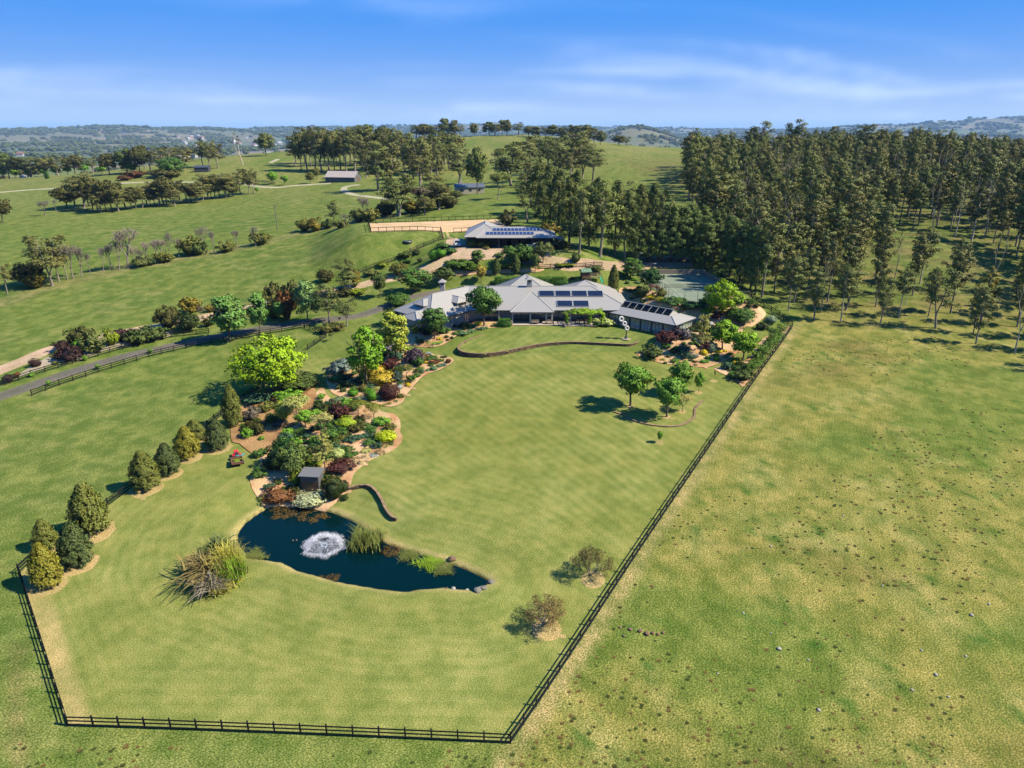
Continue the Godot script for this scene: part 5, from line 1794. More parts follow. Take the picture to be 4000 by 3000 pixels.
func build_rocks() -> void:
	var kinds := [rock_mesh(1), rock_mesh(2), rock_mesh(3)]
	var r := RandomNumberGenerator.new()
	r.seed = 40
	for q in [[11.77, -64.07, 0.35, "brown", "brown rock in the short line of rocks beside the right fence", "rocks in a line in the right paddock"], [12.86, -63.74, 0.52, "brown", "brown rock in the short line of rocks beside the right fence", "rocks in a line in the right paddock"], [13.89, -63.58, 0.56, "brown", "brown rock in the short line of rocks beside the right fence", "rocks in a line in the right paddock"], [14.56, -63.18, 0.70, "brown", "brown rock in the short line of rocks beside the right fence", "rocks in a line in the right paddock"], [15.22, -63.28, 0.49, "brown", "brown rock in the short line of rocks beside the right fence", "rocks in a line in the right paddock"], [15.77, -63.13, 0.42, "brown", "brown rock in the short line of rocks beside the right fence", "rocks in a line in the right paddock"], [16.34, -63.34, 0.42, "brown", "brown rock in the short line of rocks beside the right fence", "rocks in a line in the right paddock"], [12.04, -62.86, 0.35, "brown", "brown rock in the short line of rocks beside the right fence", "rocks in a line in the right paddock"], [28.28, -61.32, 0.56, "pale", "pale rock lying in the grass of the right paddock", "pale rocks scattered in the right paddock"], [43.31, -58.34, 0.43, "pale", "pale rock lying in the grass of the right paddock", "pale rocks scattered in the right paddock"], [39.94, -56.44, 0.34, "pale", "pale rock lying in the grass of the right paddock", "pale rocks scattered in the right paddock"], [51.58, -66.37, 0.50, "pale", "pale rock lying in the grass of the right paddock", "pale rocks scattered in the right paddock"], [32.62, -77.45, 0.37, "pale", "pale rock lying in the grass of the right paddock", "pale rocks scattered in the right paddock"], [29.63, -54.02, 0.43, "pale", "pale rock lying in the grass of the right paddock", "pale rocks scattered in the right paddock"], [20.96, -58.16, 0.25, "pale", "pale rock lying in the grass of the right paddock", "pale rocks scattered in the right paddock"], [44.43, -83.86, 0.31, "pale", "pale rock lying in the grass of the right paddock", "pale rocks scattered in the right paddock"], [54.55, -68.07, 0.37, "pale", "pale rock lying in the grass of the right paddock", "pale rocks scattered in the right paddock"], [43.57, -70.74, 0.28, "pale", "pale rock lying in the grass of the right paddock", "pale rocks scattered in the right paddock"], [30.86, -60.02, 0.25, "pale", "pale rock lying in the grass of the right paddock", "pale rocks scattered in the right paddock"], [43.42, -61.40, 0.31, "pale", "pale rock lying in the grass of the right paddock", "pale rocks scattered in the right paddock"], [43.13, -55.73, 0.28, "pale", "pale rock lying in the grass of the right paddock", "pale rocks scattered in the right paddock"], [47.71, -60.72, 0.31, "pale", "pale rock lying in the grass of the right paddock", "pale rocks scattered in the right paddock"], [25.89, -66.20, 0.31, "pale", "pale rock lying in the grass of the right paddock", "pale rocks scattered in the right paddock"], [28.12, -63.47, 0.25, "pale", "pale rock lying in the grass of the right paddock", "pale rocks scattered in the right paddock"], [-33.42, -87.00, 1.00, "grey", "pale boulder at the upper left bank of the pond", ""], [-34.18, -87.94, 0.80, "grey", "flat boulder behind the pale one at the pond", ""], [-8.04, -74.87, 1.20, "brown", "brown boulder on the right bank of the pond, left of two", ""], [-7.40, -75.43, 1.10, "brown", "brown boulder on the right bank of the pond, right of two", ""], [-3.99, -69.04, 1.00, "grey", "boulder at the narrow right end of the pond", ""], [-3.27, -69.47, 0.80, "grey", "smaller boulder right of the one at the pond end", ""], [-2.46, -70.78, 0.90, "grey", "boulder on the far side of the narrow pond end", ""], [-18.13, -80.98, 0.60, "brown", "small boulder behind the reed clump", ""], [-6.15, -73.49, 0.70, "brown", "boulder on the right bank below the brown pair", ""], [-4.96, -72.29, 0.80, "brown", "boulder on the right bank near its lower end", ""], [44.31, -154.65, 2.20, "pale", "large pale boulder in the garden right of the pool wing", ""], [-22.06, -103.05, 1.30, "grey", "grey boulder in the rock garden beside the dry tufts", ""], [-10.99, -75.54, 0.49, "grey", "small stone on the rim of the pond at its right bank", "stones on the pond rim"], [-5.21, -69.57, 0.47, "pale", "small stone on the rim of the pond at its right bank", "stones on the pond rim"], [-14.53, -77.04, 0.30, "grey", "small stone on the rim of the pond at its right bank", "stones on the pond rim"], [-10.54, -75.34, 0.38, "pale", "small stone on the rim of the pond at its right bank", "stones on the pond rim"], [-6.39, -73.20, 0.59, "grey", "small stone on the rim of the pond at its right bank", "stones on the pond rim"], [-7.86, -73.93, 0.60, "brown", "small stone on the rim of the pond at its right bank", "stones on the pond rim"], [-3.44, -71.63, 0.60, "pale", "small stone on the rim of the pond at its right bank", "stones on the pond rim"], [-8.00, -74.00, 0.31, "brown", "small stone on the rim of the pond at its right bank", "stones on the pond rim"], [-12.73, -76.22, 0.64, "brown", "small stone on the rim of the pond at its right bank", "stones on the pond rim"], [-9.72, -74.90, 0.31, "grey", "small stone on the rim of the pond at its right bank", "stones on the pond rim"], [-6.34, -73.18, 0.55, "grey", "small stone on the rim of the pond at its right bank", "stones on the pond rim"], [-2.92, -70.91, 0.62, "grey", "small stone on the rim of the pond at its right bank", "stones on the pond rim"], [-2.83, -70.78, 0.50, "brown", "small stone on the rim of the pond at its right bank", "stones on the pond rim"], [-4.01, -69.50, 0.33, "brown", "small stone on the rim of the pond at its right bank", "stones on the pond rim"], [-5.90, -72.96, 0.39, "pale", "small stone on the rim of the pond at its right bank", "stones on the pond rim"], [-7.07, -73.54, 0.52, "grey", "small stone on the rim of the pond at its right bank", "stones on the pond rim"], [-7.37, -73.69, 0.59, "pale", "small stone on the rim of the pond at its right bank", "stones on the pond rim"], [-8.77, -74.39, 0.50, "pale", "small stone on the rim of the pond at its right bank", "stones on the pond rim"], [-11.11, -75.59, 0.42, "brown", "small stone on the rim of the pond at its right bank", "stones on the pond rim"], [-3.71, -69.65, 0.65, "pale", "small stone on the rim of the pond at its right bank", "stones on the pond rim"], [-3.04, -71.08, 0.54, "grey", "small stone on the rim of the pond at its right bank", "stones on the pond rim"], [-6.78, -69.66, 0.62, "pale", "small stone on the rim of the pond at its right bank", "stones on the pond rim"], [-13.86, -76.70, 0.53, "pale", "small stone on the rim of the pond at its right bank", "stones on the pond rim"], [-3.47, -69.87, 0.50, "grey", "small stone on the rim of the pond at its right bank", "stones on the pond rim"], [-13.51, -76.52, 0.47, "pale", "small stone on the rim of the pond at its right bank", "stones on the pond rim"], [-7.59, -69.71, 0.33, "brown", "small stone on the rim of the pond at its right bank", "stones on the pond rim"]]:
		var c: Color = {"brown": sc(146, 116, 90), "pale": sc(206, 204, 190), "grey": sc(150, 146, 134)}[q[3]]
		var o := single("rock", kinds[r.randi() % 3], flat_mat("rock_" + q[3], c, 0.9), q[4], "rock", on_ground(q[0], q[1], q[2] * 0.15), q[5])
		o.scale = Vector3(1, 0.8, 0.9) * q[2]
		o.rotation.y = r.randf() * TAU


# ---------------------------------------------------------------- plants
var fol := {}
var lv := PackedVector3Array()
var ln := PackedVector3Array()
var lc := PackedColorArray()
var li := PackedInt32Array()
var lr := RandomNumberGenerator.new()


func leaf_start(seed_: int) -> void:
	lr.seed = seed_
	lv = PackedVector3Array()
	ln = PackedVector3Array()
	lc = PackedColorArray()
	li = PackedInt32Array()


func leaf_mesh() -> ArrayMesh:
	return arrays(lv, ln, lc, PackedVector2Array(), li)


func rdir() -> Vector3:
	var z := lr.randf_range(-1.0, 1.0)
	var a := lr.randf() * TAU
	var r := sqrt(1.0 - z * z)
	return Vector3(r * cos(a), z, r * sin(a))


func leaf(p: Vector3, out: Vector3, s: float, aspect: float, loose: float, c: Color) -> void:
	var n := (out + rdir() * loose).normalized()
	var t := n.cross(rdir()).normalized() * s
	var b := n.cross(t) * aspect
	var k := lv.size()
	var f := n * s * 0.25
	lv.append(p - t - b * 0.4)
	lv.append(p + t * 0.2 - b + f)
	lv.append(p + t + b * 0.3)
	lv.append(p - t * 0.2 + b + f)
	var m := (n * 0.75 + out).normalized()
	for i in 4:
		ln.append(m)
		lc.append(c)
	for i in [0, 2, 1, 0, 3, 2]:
		li.append(k + i)


func tone(v: float, h := 0.0) -> Color:
	return Color(v * (1.0 + h), v, v * (1.0 - h * 0.8))


func clump(c: Vector3, r: Vector3, n: int, s: float, aspect: float, loose: float, mid: Vector3, lo := 0.78, hi := 1.22, whole := 1.2) -> void:
	var v := lr.randf_range(lo, hi)
	var h := lr.randf_range(-0.12, 0.16)
	for i in n:
		var d := rdir()
		if d.y < -0.35 and lr.randf() < 0.6:
			d.y = -d.y
		var p := c + d * r * lr.randf_range(0.55, 1.0)
		var out := (d + (p - mid).normalized() * whole).normalized()
		leaf(p, out, s * lr.randf_range(0.7, 1.25), aspect, loose, tone(v * lr.randf_range(0.9, 1.1), h + lr.randf_range(-0.04, 0.04)))


func branch(st: SurfaceTool, a: Vector3, d: Vector3, l: float, r: float, depth: int, forks: int, spread: float, tips: Array, up := 0.15, sides := 6) -> void:
	var path := [a]
	var rad := [r]
	var p := a
	var n := 3
	for i in n:
		d = (d + rdir() * 0.16 + Vector3.UP * up * 0.4).normalized()
		p += d * l / n
		path.append(p)
		rad.append(r * (1.0 - 0.4 * (i + 1.0) / n))
	tube(st, path, rad, sides)
	if depth == 0:
		tips.append(p)
		return
	if depth <= 1:
		tips.append(path[2])
	for k in forks:
		var ang := TAU * (k + lr.randf() * 0.7) / forks
		var u := d.cross(Vector3(0.3, 0.2, 1)).normalized()
		var w := d.cross(u)
		var e := (d + (u * cos(ang) + w * sin(ang)) * spread * lr.randf_range(0.6, 1.2) + Vector3.UP * up).normalized()
		branch(st, p, e, l * lr.randf_range(0.62, 0.82), r * 0.58, depth - 1, forks, spread, tips, up, maxi(sides - 1, 4))


func keep(key: String, crown: Mesh, trunk: Mesh, h: float, w: float) -> void:
	if not fol.has(key):
		fol[key] = []
	fol[key].append([crown, trunk, h, w])


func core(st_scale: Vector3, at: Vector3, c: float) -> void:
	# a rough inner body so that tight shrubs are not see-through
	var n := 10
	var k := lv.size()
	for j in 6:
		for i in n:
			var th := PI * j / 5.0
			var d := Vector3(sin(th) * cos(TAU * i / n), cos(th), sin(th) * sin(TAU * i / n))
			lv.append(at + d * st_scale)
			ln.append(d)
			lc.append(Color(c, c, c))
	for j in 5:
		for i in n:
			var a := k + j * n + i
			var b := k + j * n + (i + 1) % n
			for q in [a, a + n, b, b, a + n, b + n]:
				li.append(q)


func trunk_mesh(h: float, r: float, limbs: int, reach: float, top: float) -> ArrayMesh:
	var st := new_st()
	var y := h
	var lean := Vector3(lr.randf_range(-0.04, 0.04), 0, lr.randf_range(-0.04, 0.04))
	tube(st, [Vector3(0, -0.3, 0), Vector3(0, 0.15, 0), lean * y + Vector3(0, y * 0.5, 0), lean * y * 2.0 + Vector3(0, y, 0)], [r * 1.5, r * 1.1, r * 0.9, r * 0.75], 8)
	var dump := []
	for k in limbs:
		var a := TAU * (k + lr.randf() * 0.6) / limbs
		var d := Vector3(cos(a) * reach, lr.randf_range(0.7, 1.3), sin(a) * reach).normalized()
		branch(st, lean * y * 2.0 + Vector3(0, y * lr.randf_range(0.85, 1.0), 0), d, (top - y) * 0.45, r * 0.5, 2, 2, 0.55, dump, 0.1, 5)
	return done(st)


func make_foliage() -> void:
	for s in 4:
		# spreading leafy tree
		leaf_start(100 + s)
		var h := 9.0
		var w := 8.0
		for i in 64:
			var d := rdir()
			var k := pow(lr.randf(), 0.4)
			var c := Vector3(d.x * w * 0.41 * k, 5.6 + d.y * 2.75 * k, d.z * w * 0.41 * k)
			c += rdir() * 0.35
			var r := lr.randf_range(0.75, 1.25)
			clump(c, Vector3(r, r * 0.72, r), 62, 0.23, 0.75, 0.9, Vector3(0, 4.6, 0))
		keep("round", leaf_mesh(), trunk_mesh(2.4, 0.2, 5, 0.9, 7.5), h, w)
		# taller oval tree
		leaf_start(140 + s)
		h = 10.0
		w = 6.4
		for i in 62:
			var d := rdir()
			var k := pow(lr.randf(), 0.4)
			var y := 5.7 + d.y * 3.9 * k
			var f := 1.0 - 0.35 * smoothstep(6.0, 10.0, y)
			var c := Vector3(d.x * w * 0.40 * k * f, y, d.z * w * 0.40 * k * f) + rdir() * 0.4
			var r := lr.randf_range(0.65, 1.1)
			clump(c, Vector3(r, r * 0.85, r), 60, 0.22, 0.75, 0.95, Vector3(0, 5.0, 0))
		keep("tall", leaf_mesh(), trunk_mesh(2.3, 0.18, 4, 0.55, 9.0), h, w)
		# shrub of leafy shoots, lopsided and open at the edge
		leaf_start(180 + s)
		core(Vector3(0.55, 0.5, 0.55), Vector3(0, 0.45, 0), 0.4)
		for i in 30:
			var d := rdir()
			d.y = absf(d.y) * 1.15 - 0.12
			var c := Vector3(d.x * 0.76, 0.5 + d.y * 0.62, d.z * 0.76) * lr.randf_range(0.66, 1.16)
			var r := lr.randf_range(0.16, 0.36)
			clump(c, Vector3(r, r * 0.9, r), 36, 0.095, 0.55, 1.1, Vector3(0, 0.35, 0), 0.62, 1.36)
		keep("bush", leaf_mesh(), null, 1.5, spread_of(0.9))
	for s in 6:
		# old gum: two or three leaning stems, limbs off each from low down, separate shaggy clumps
		leaf_start(220 + s)
		var st := new_st()
		var h := 16.0
		var fork := lr.randf_range(2.2, 4.6)
		var lean := Vector3(lr.randf_range(-0.5, 0.5), fork, lr.randf_range(-0.5, 0.5))
		tube(st, [Vector3(0, -0.4, 0), Vector3(0, 0.4, 0), lean], [0.42, 0.31, 0.25], 8)
		var stems := 2 + s % 2
		for k in stems:
			var a := TAU * (k + lr.randf() * 0.5) / stems
			var out := lr.randf_range(1.2, 2.4)
			var top := h * lr.randf_range(0.82, 0.97)
			var p1 := lean + Vector3(cos(a) * out * 0.55, (top - fork) * 0.4, sin(a) * out * 0.55)
			var p2 := lean + Vector3(cos(a) * out, top - fork, sin(a) * out)
			tube(st, [lean, p1, p2], [0.19, 0.12, 0.04], 6)
			for i in 11:
				var u := lerpf(0.22, 1.0, (i + lr.randf()) / 11.0)
				var o := lean.lerp(p1, u * 2.0) if u < 0.5 else p1.lerp(p2, u * 2.0 - 1.0)
				var b := a + lr.randf_range(-1.5, 1.5) + (PI if i % 4 == 3 else 0.0)
				var reach := lr.randf_range(1.3, 3.3) * (1.0 - 0.5 * smoothstep(0.6, 1.0, u))
				var t := o + Vector3(cos(b) * reach, reach * lr.randf_range(0.15, 0.7), sin(b) * reach)
				tube(st, [o, (o + t) / 2.0 + Vector3(0, -0.12, 0), t], [0.10, 0.07, 0.03], 4)
				for w in 2:
					var c := o.lerp(t, 0.62 + 0.45 * w) + rdir() * 0.35
					var r := lr.randf_range(0.75, 1.3)
					clump(c, Vector3(r * 1.1, r * 0.8, r * 1.1), 52, 0.25, 0.5, 0.8, Vector3(0, c.y - 1.2, 0), 0.74, 1.26, 1.8)
		keep("euc", leaf_mesh(), done(st), h + 0.5, spread_of(0.93))
	for s in 3:
		# half dead gum: the same limbs, few leaves
		leaf_start(260 + s)
		var st := new_st()
		var tips := []
		branch(st, Vector3(0, -0.3, 0), Vector3(0.05, 1, 0.05), 5.4, 0.42, 4, 2, 0.75, tips, 0.26, 7)
		var tk := done(st)
		var top := 0.0
		for t in tips:
			top = maxf(top, t.y)
			if lr.randf() < 0.62:
				var r := lr.randf_range(0.55, 0.95)
				clump(t, Vector3(r, r * 0.7, r), 30, 0.24, 0.42, 1.2, Vector3(0, 6, 0), 0.7, 1.3)
		keep("deadgum", leaf_mesh(), tk, top + 0.5, spread_of(0.96))
		# bare tree
		leaf_start(280 + s)
		st = new_st()
		tips = []
		branch(st, Vector3(0, -0.2, 0), Vector3(0.08, 1, 0.02), 2.2, 0.2, 4, 3, 0.6, tips, 0.22, 5)
		top = 0.0
		var wide := 0.0
		for t in tips:
			top = maxf(top, t.y)
			wide = maxf(wide, Vector2(t.x, t.z).length())
			for k in 3:
				var e: Vector3 = t + rdir() * 0.5 + Vector3(0, 0.35, 0)
				tube(st, [t, e], [0.04, 0.015], 3)
		keep("bare", null, done(st), top + 0.4, wide * 2.0)
	for s in 5:
		# plantation gum: long trunk, narrow crown of shreds
		leaf_start(300 + s)
		var h := 18.0
		var st := new_st()
		var bend := Vector3(lr.randf_range(-0.5, 0.5), 0, lr.randf_range(-0.5, 0.5))
		tube(st, [Vector3(0, -0.3, 0), bend * 0.3 + Vector3(0, 5, 0), bend + Vector3(0, 10.5, 0), bend * 0.6 + Vector3(0, 16.0, 0)], [0.24, 0.19, 0.13, 0.04], 7)
		var base := [7.0, 6.2, 8.0, 5.2, 8.6][s] as float
		for i in 17:
			var y := lerpf(base, 16.6, (i + lr.randf()) / 17.0)
			var f := sin(PI * clampf((y - base + 1.6) / (h - base + 2.4), 0.0, 1.0))
			var a := i * 2.4 + lr.randf()
			var reach := 3.0 * f * lr.randf_range(0.55, 1.1)
			var o := bend * 0.8 + Vector3(0, y - reach * 0.55, 0)
			var t := bend * 0.8 + Vector3(cos(a) * reach, y, sin(a) * reach)
			tube(st, [o, (o + t) / 2.0 + Vector3(0, 0.1, 0), t], [0.075, 0.05, 0.025], 4)
			for k in 2:
				var c := o.lerp(t, 0.6 + 0.5 * k)
				var r := lr.randf_range(0.75, 1.2)
				clump(c + rdir() * 0.35, Vector3(r, r * 0.85, r), 66, 0.26, 0.5, 0.75, bend + Vector3(0, y - 1.0, 0), 0.76, 1.24, 2.0)
		clump(bend * 0.5 + Vector3(0, 17.1, 0), Vector3(0.9, 1.1, 0.9), 70, 0.25, 0.45, 1.1, Vector3(0, 14, 0))
		keep("wood", leaf_mesh(), done(st), h, 7.0)
	for s in 4:
		# casuarina and dense belt trees: feathery down to low branches
		leaf_start(340 + s)
		var h := 18.0
		var st := new_st()
		tube(st, [Vector3(0, -0.3, 0), Vector3(0.1, 6, 0.1), Vector3(-0.1, 12, 0), Vector3(0, 17, 0)], [0.3, 0.24, 0.14, 0.03], 7)
		for i in 105:
			var y := lerpf(1.6, 17.2, pow(lr.randf(), 0.9))
			var f := pow(sin(PI * clampf((y + 1.0) / 19.4, 0.0, 1.0)), 0.75) * (1.0 - 0.35 * smoothstep(10.0, 18.0, y))
			var a := lr.randf() * TAU
			var reach := 3.1 * f * sqrt(lr.randf_range(0.2, 1.0))
			var r := lr.randf_range(0.6, 1.0)
			clump(Vector3(cos(a) * reach, y, sin(a) * reach), Vector3(r, r * 1.25, r), 56, 0.26, 0.3, 0.7, Vector3(0, y - 0.8, 0), 0.76, 1.24, 2.0)
		keep("dense", leaf_mesh(), done(st), h, 7.4)
	for s in 3:
		# clipped conifer: rounded cone of short sprays in shelves
		leaf_start(380 + s)
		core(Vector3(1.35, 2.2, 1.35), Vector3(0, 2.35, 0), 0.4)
		for i in 270:
			var u := pow(lr.randf(), 0.8)
			var y := 0.25 + 5.6 * u
			var rad := 2.45 * pow(sin(PI * clampf(0.16 + 0.84 * u, 0.0, 1.0)), 0.62) * (1.0 - 0.42 * u)
			var a := lr.randf() * TAU
			rad *= lr.randf_range(0.9, 1.06)
			var d := Vector3(cos(a), 0.0, sin(a))
			var v := lr.randf_range(0.7, 1.3)
			var hh := lr.randf_range(-0.1, 0.14)
			for k in 34:
				var p := d * (rad * lr.randf_range(0.78, 1.08)) + Vector3(0, y + lr.randf_range(-0.1, 0.2), 0) + rdir() * 0.28
				leaf(p, (d + Vector3(0, 0.65, 0)).normalized(), 0.13 * lr.randf_range(0.6, 1.5), 0.45, 1.0, tone(v * lr.randf_range(0.82, 1.18), hh))
		keep("conifer", leaf_mesh(), trunk_mesh(0.8, 0.2, 2, 0.3, 2.0), 6.0, 5.0)
		# tight clipped shrub
		leaf_start(420 + s)
		core(Vector3(0.68, 0.52, 0.68), Vector3(0, 0.56, 0), 0.55)
		for i in 60:
			var d := rdir()
			var v := lr.randf_range(0.7, 1.3)
			var hh := lr.randf_range(-0.08, 0.12)
			var bump := lr.randf_range(0.86, 1.12)
			for k in 26:
				var q := (d + rdir() * 0.3).normalized()
				var p := Vector3(q.x * 0.87, 0.65 + q.y * 0.64, q.z * 0.87) * bump
				p.y = maxf(p.y, 0.03)
				leaf(p, q, 0.062 * lr.randf_range(0.7, 1.3), 0.65, 0.7, tone(v * lr.randf_range(0.86, 1.14), hh))
		keep("ball", leaf_mesh(), null, 1.32, spread_of(0.9))
		# low mat of small tufts
		leaf_start(440 + s)
		for i in 26:
			var a := lr.randf() * TAU
			var r := sqrt(lr.randf()) * 0.85
			clump(Vector3(cos(a) * r, 0.10, sin(a) * r * 0.9), Vector3(0.24, 0.2, 0.24), 34, 0.06, 0.5, 1.0, Vector3(0, -0.5, 0))
		keep("mat", leaf_mesh(), null, 0.34, spread_of(0.9))
		# broad dome with foliage to the ground
		leaf_start(460 + s)
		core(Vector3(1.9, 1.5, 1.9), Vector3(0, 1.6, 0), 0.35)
		for i in 60:
			var d := rdir()
			d.y = absf(d.y) - 0.12
			var c := Vector3(d.x * 2.9, 1.8 + d.y * 2.5, d.z * 2.9) * lr.randf_range(0.78, 1.04)
			c.y = maxf(c.y, 0.5)
			var r := lr.randf_range(0.55, 0.95)
			clump(c, Vector3(r, r * 0.75, r), 58, 0.18, 0.6, 1.0, Vector3(0, 1.2, 0))
		keep("mound", leaf_mesh(), trunk_mesh(0.9, 0.2, 3, 0.8, 3.0), 5.0, 7.0)
		# light open tree: twigs show through
		leaf_start(480 + s)
		var st := new_st()
		var tips := []
		branch(st, Vector3(0, -0.2, 0), Vector3(0.03, 1, 0.03), 2.2, 0.14, 4, 3, 0.6, tips, 0.2, 5)
		for t in tips:
			clump(t, Vector3(0.55, 0.5, 0.55), 34, 0.125, 0.5, 1.3, Vector3(0, 3, 0), 0.75, 1.25)
		keep("airy", leaf_mesh(), done(st), 7.4, spread_of(0.97))
		# tiered tree with fine hanging shoots on a slim stem
		leaf_start(500 + s)
		st = new_st()
		tube(st, [Vector3(0, -0.2, 0), Vector3(0.05, 2.0, 0), Vector3(0, 5.6, 0)], [0.11, 0.09, 0.03], 6)
		for i in 60:
			var y := lerpf(2.1, 6.0, lr.randf())
			var a := lr.randf() * TAU
			var reach := 2.6 * (1.0 - 0.7 * (y - 2.1) / 4.2) * lr.randf_range(0.7, 1.05)
			var o := Vector3(0, y - reach * 0.3, 0)
			var t := Vector3(cos(a) * reach, y + reach * 0.05, sin(a) * reach)
			tube(st, [o, t], [0.03, 0.01], 3)
			for k in 60:
				var q := o.lerp(t, lr.randf_range(0.25, 1.05)) + rdir() * 0.16
				leaf(q, Vector3(cos(a) * 0.3, 1, sin(a) * 0.3).normalized(), 0.12, 0.4, 1.2, tone(lr.randf_range(0.8, 1.2), lr.randf_range(-0.05, 0.1)))
		keep("willow", leaf_mesh(), done(st), 6.3, 5.2)
		# round bush losing its leaves: a ball of twigs with sparse small leaves
		leaf_start(520 + s)
		st = new_st()
		tips = []
		for k in 5:
			var a := TAU * k / 5.0
			branch(st, Vector3(0, 0.1, 0), Vector3(cos(a) * 0.6, 0.75, sin(a) * 0.6).normalized(), 1.0, 0.06, 3, 3, 0.75, tips, 0.08, 4)
		for t in tips:
			clump(t, Vector3(0.34, 0.3, 0.34), 26, 0.055, 0.6, 1.2, Vector3(0, 1, 0), 0.7, 1.3)
		keep("sparse", leaf_mesh(), done(st), 3.0, 3.7)
		# flat crowned small tree
		leaf_start(540 + s)
		for i in 34:
			var a := lr.randf() * TAU
			var r := sqrt(lr.randf()) * 1.9
			var y := 2.6 - 0.18 * r * r
			clump(Vector3(cos(a) * r, y, sin(a) * r), Vector3(0.5, 0.36, 0.5), 60, 0.085, 0.5, 1.0, Vector3(0, 0.8, 0), 0.8, 1.2)
		keep("flat", leaf_mesh(), trunk_mesh(1.1, 0.1, 5, 1.0, 2.6), 3.0, 4.6)
		# strap leaved clump, fine grass clump, reeds
		for q in [["flax", 340, 2.0, 0.075, 1.1, 0.55], ["grassclump", 700, 1.5, 0.04, 1.1, 0.6], ["reed", 800, 1.6, 0.03, 0.5, 0.95]]:
			leaf_start(560 + s + q[1])
			for i in q[1]:
				var a := lr.randf() * TAU
				var o := Vector3(cos(a * 3.0), 0, sin(a * 5.0 + i)) * lr.randf() * (0.8 if q[0] == "flax" else 1.1)
				var lean: float = q[4] * lr.randf_range(0.25, 1.0)
				var l: float = q[2] * lr.randf_range(0.6, 1.0)
				blade(o, a, l, lean, q[3], tone(lr.randf_range(0.7, 1.3), lr.randf_range(-0.1, 0.15)))
			keep(q[0], leaf_mesh(), null, q[2] * q[5], spread_of(0.85))
	for s in 2:
		leaf_start(580 + s)
		for i in 150:
			var d := rdir()
			var k := pow(lr.randf(), 0.35)
			var c := Vector3(d.x * 5.2 * k, 5.0 + d.y * (3.9 if d.y > 0.0 else 3.3) * k, d.z * 5.2 * k) + rdir() * 0.4
			var r := lr.randf_range(0.7, 1.15)
			clump(c, Vector3(r, r * 0.8, r), 56, 0.19, 0.75, 0.95, Vector3(0, 3.6, 0), 0.76, 1.24)
		keep("broad", leaf_mesh(), trunk_mesh(1.6, 0.3, 6, 0.9, 7.5), 9.6, 11.6)
	# clipped hedge: a metre cube of leaves
	for s in 2:
		leaf_start(600 + s)
		for i in 1500:
			var ax := lr.randi() % 3
			var d := Vector3.ZERO
			d[ax] = 1.0 if ax == 1 else signf(lr.randf() - 0.5)
			var p := Vector3(lr.randf_range(-0.5, 0.5), lr.randf_range(-0.5, 0.5), lr.randf_range(-0.5, 0.5))
			p[ax] = d[ax] * 0.5 * lr.randf_range(0.93, 1.02)
			leaf(p + Vector3(0, 0.5, 0), d, 0.034, 0.7, 0.7, tone(lr.randf_range(0.8, 1.2), lr.randf_range(-0.06, 0.08)))
		core(Vector3(0.62, 0.62, 0.62), Vector3(0, 0.3, 0), 0.5)
		keep("boxhedge", leaf_mesh(), null, 1.0, 1.0)


func spread_of(share: float) -> float:
	# crown width that holds this share of the leaves
	var d := []
	for i in range(0, lv.size(), 4):
		d.append(Vector2(lv[i].x, lv[i].z).length())
	d.sort()
	return d[int((d.size() - 1) * share)] * 2.0 if d.size() else 2.0


func blade(o: Vector3, a: float, l: float, lean: float, w: float, c: Color) -> void:
	var side := Vector3(-sin(a), 0, cos(a)) * w
	var dir := Vector3(cos(a), 0, sin(a))
	var k := lv.size()
	for i in 4:
		var u := i / 3.0
		var p := o + dir * l * lean * u * u + Vector3(0, l * (u - 0.55 * lean * u * u * u), 0)
		var ww := side * (1.0 - u * 0.85)
		lv.append(p - ww)
		lv.append(p + ww)
		for j in 2:
			ln.append((Vector3.UP - dir * 0.4).normalized())
			lc.append(c)
	for i in 3:
		for q in [0, 2, 1, 1, 2, 3]:
			li.append(k + i * 2 + q)


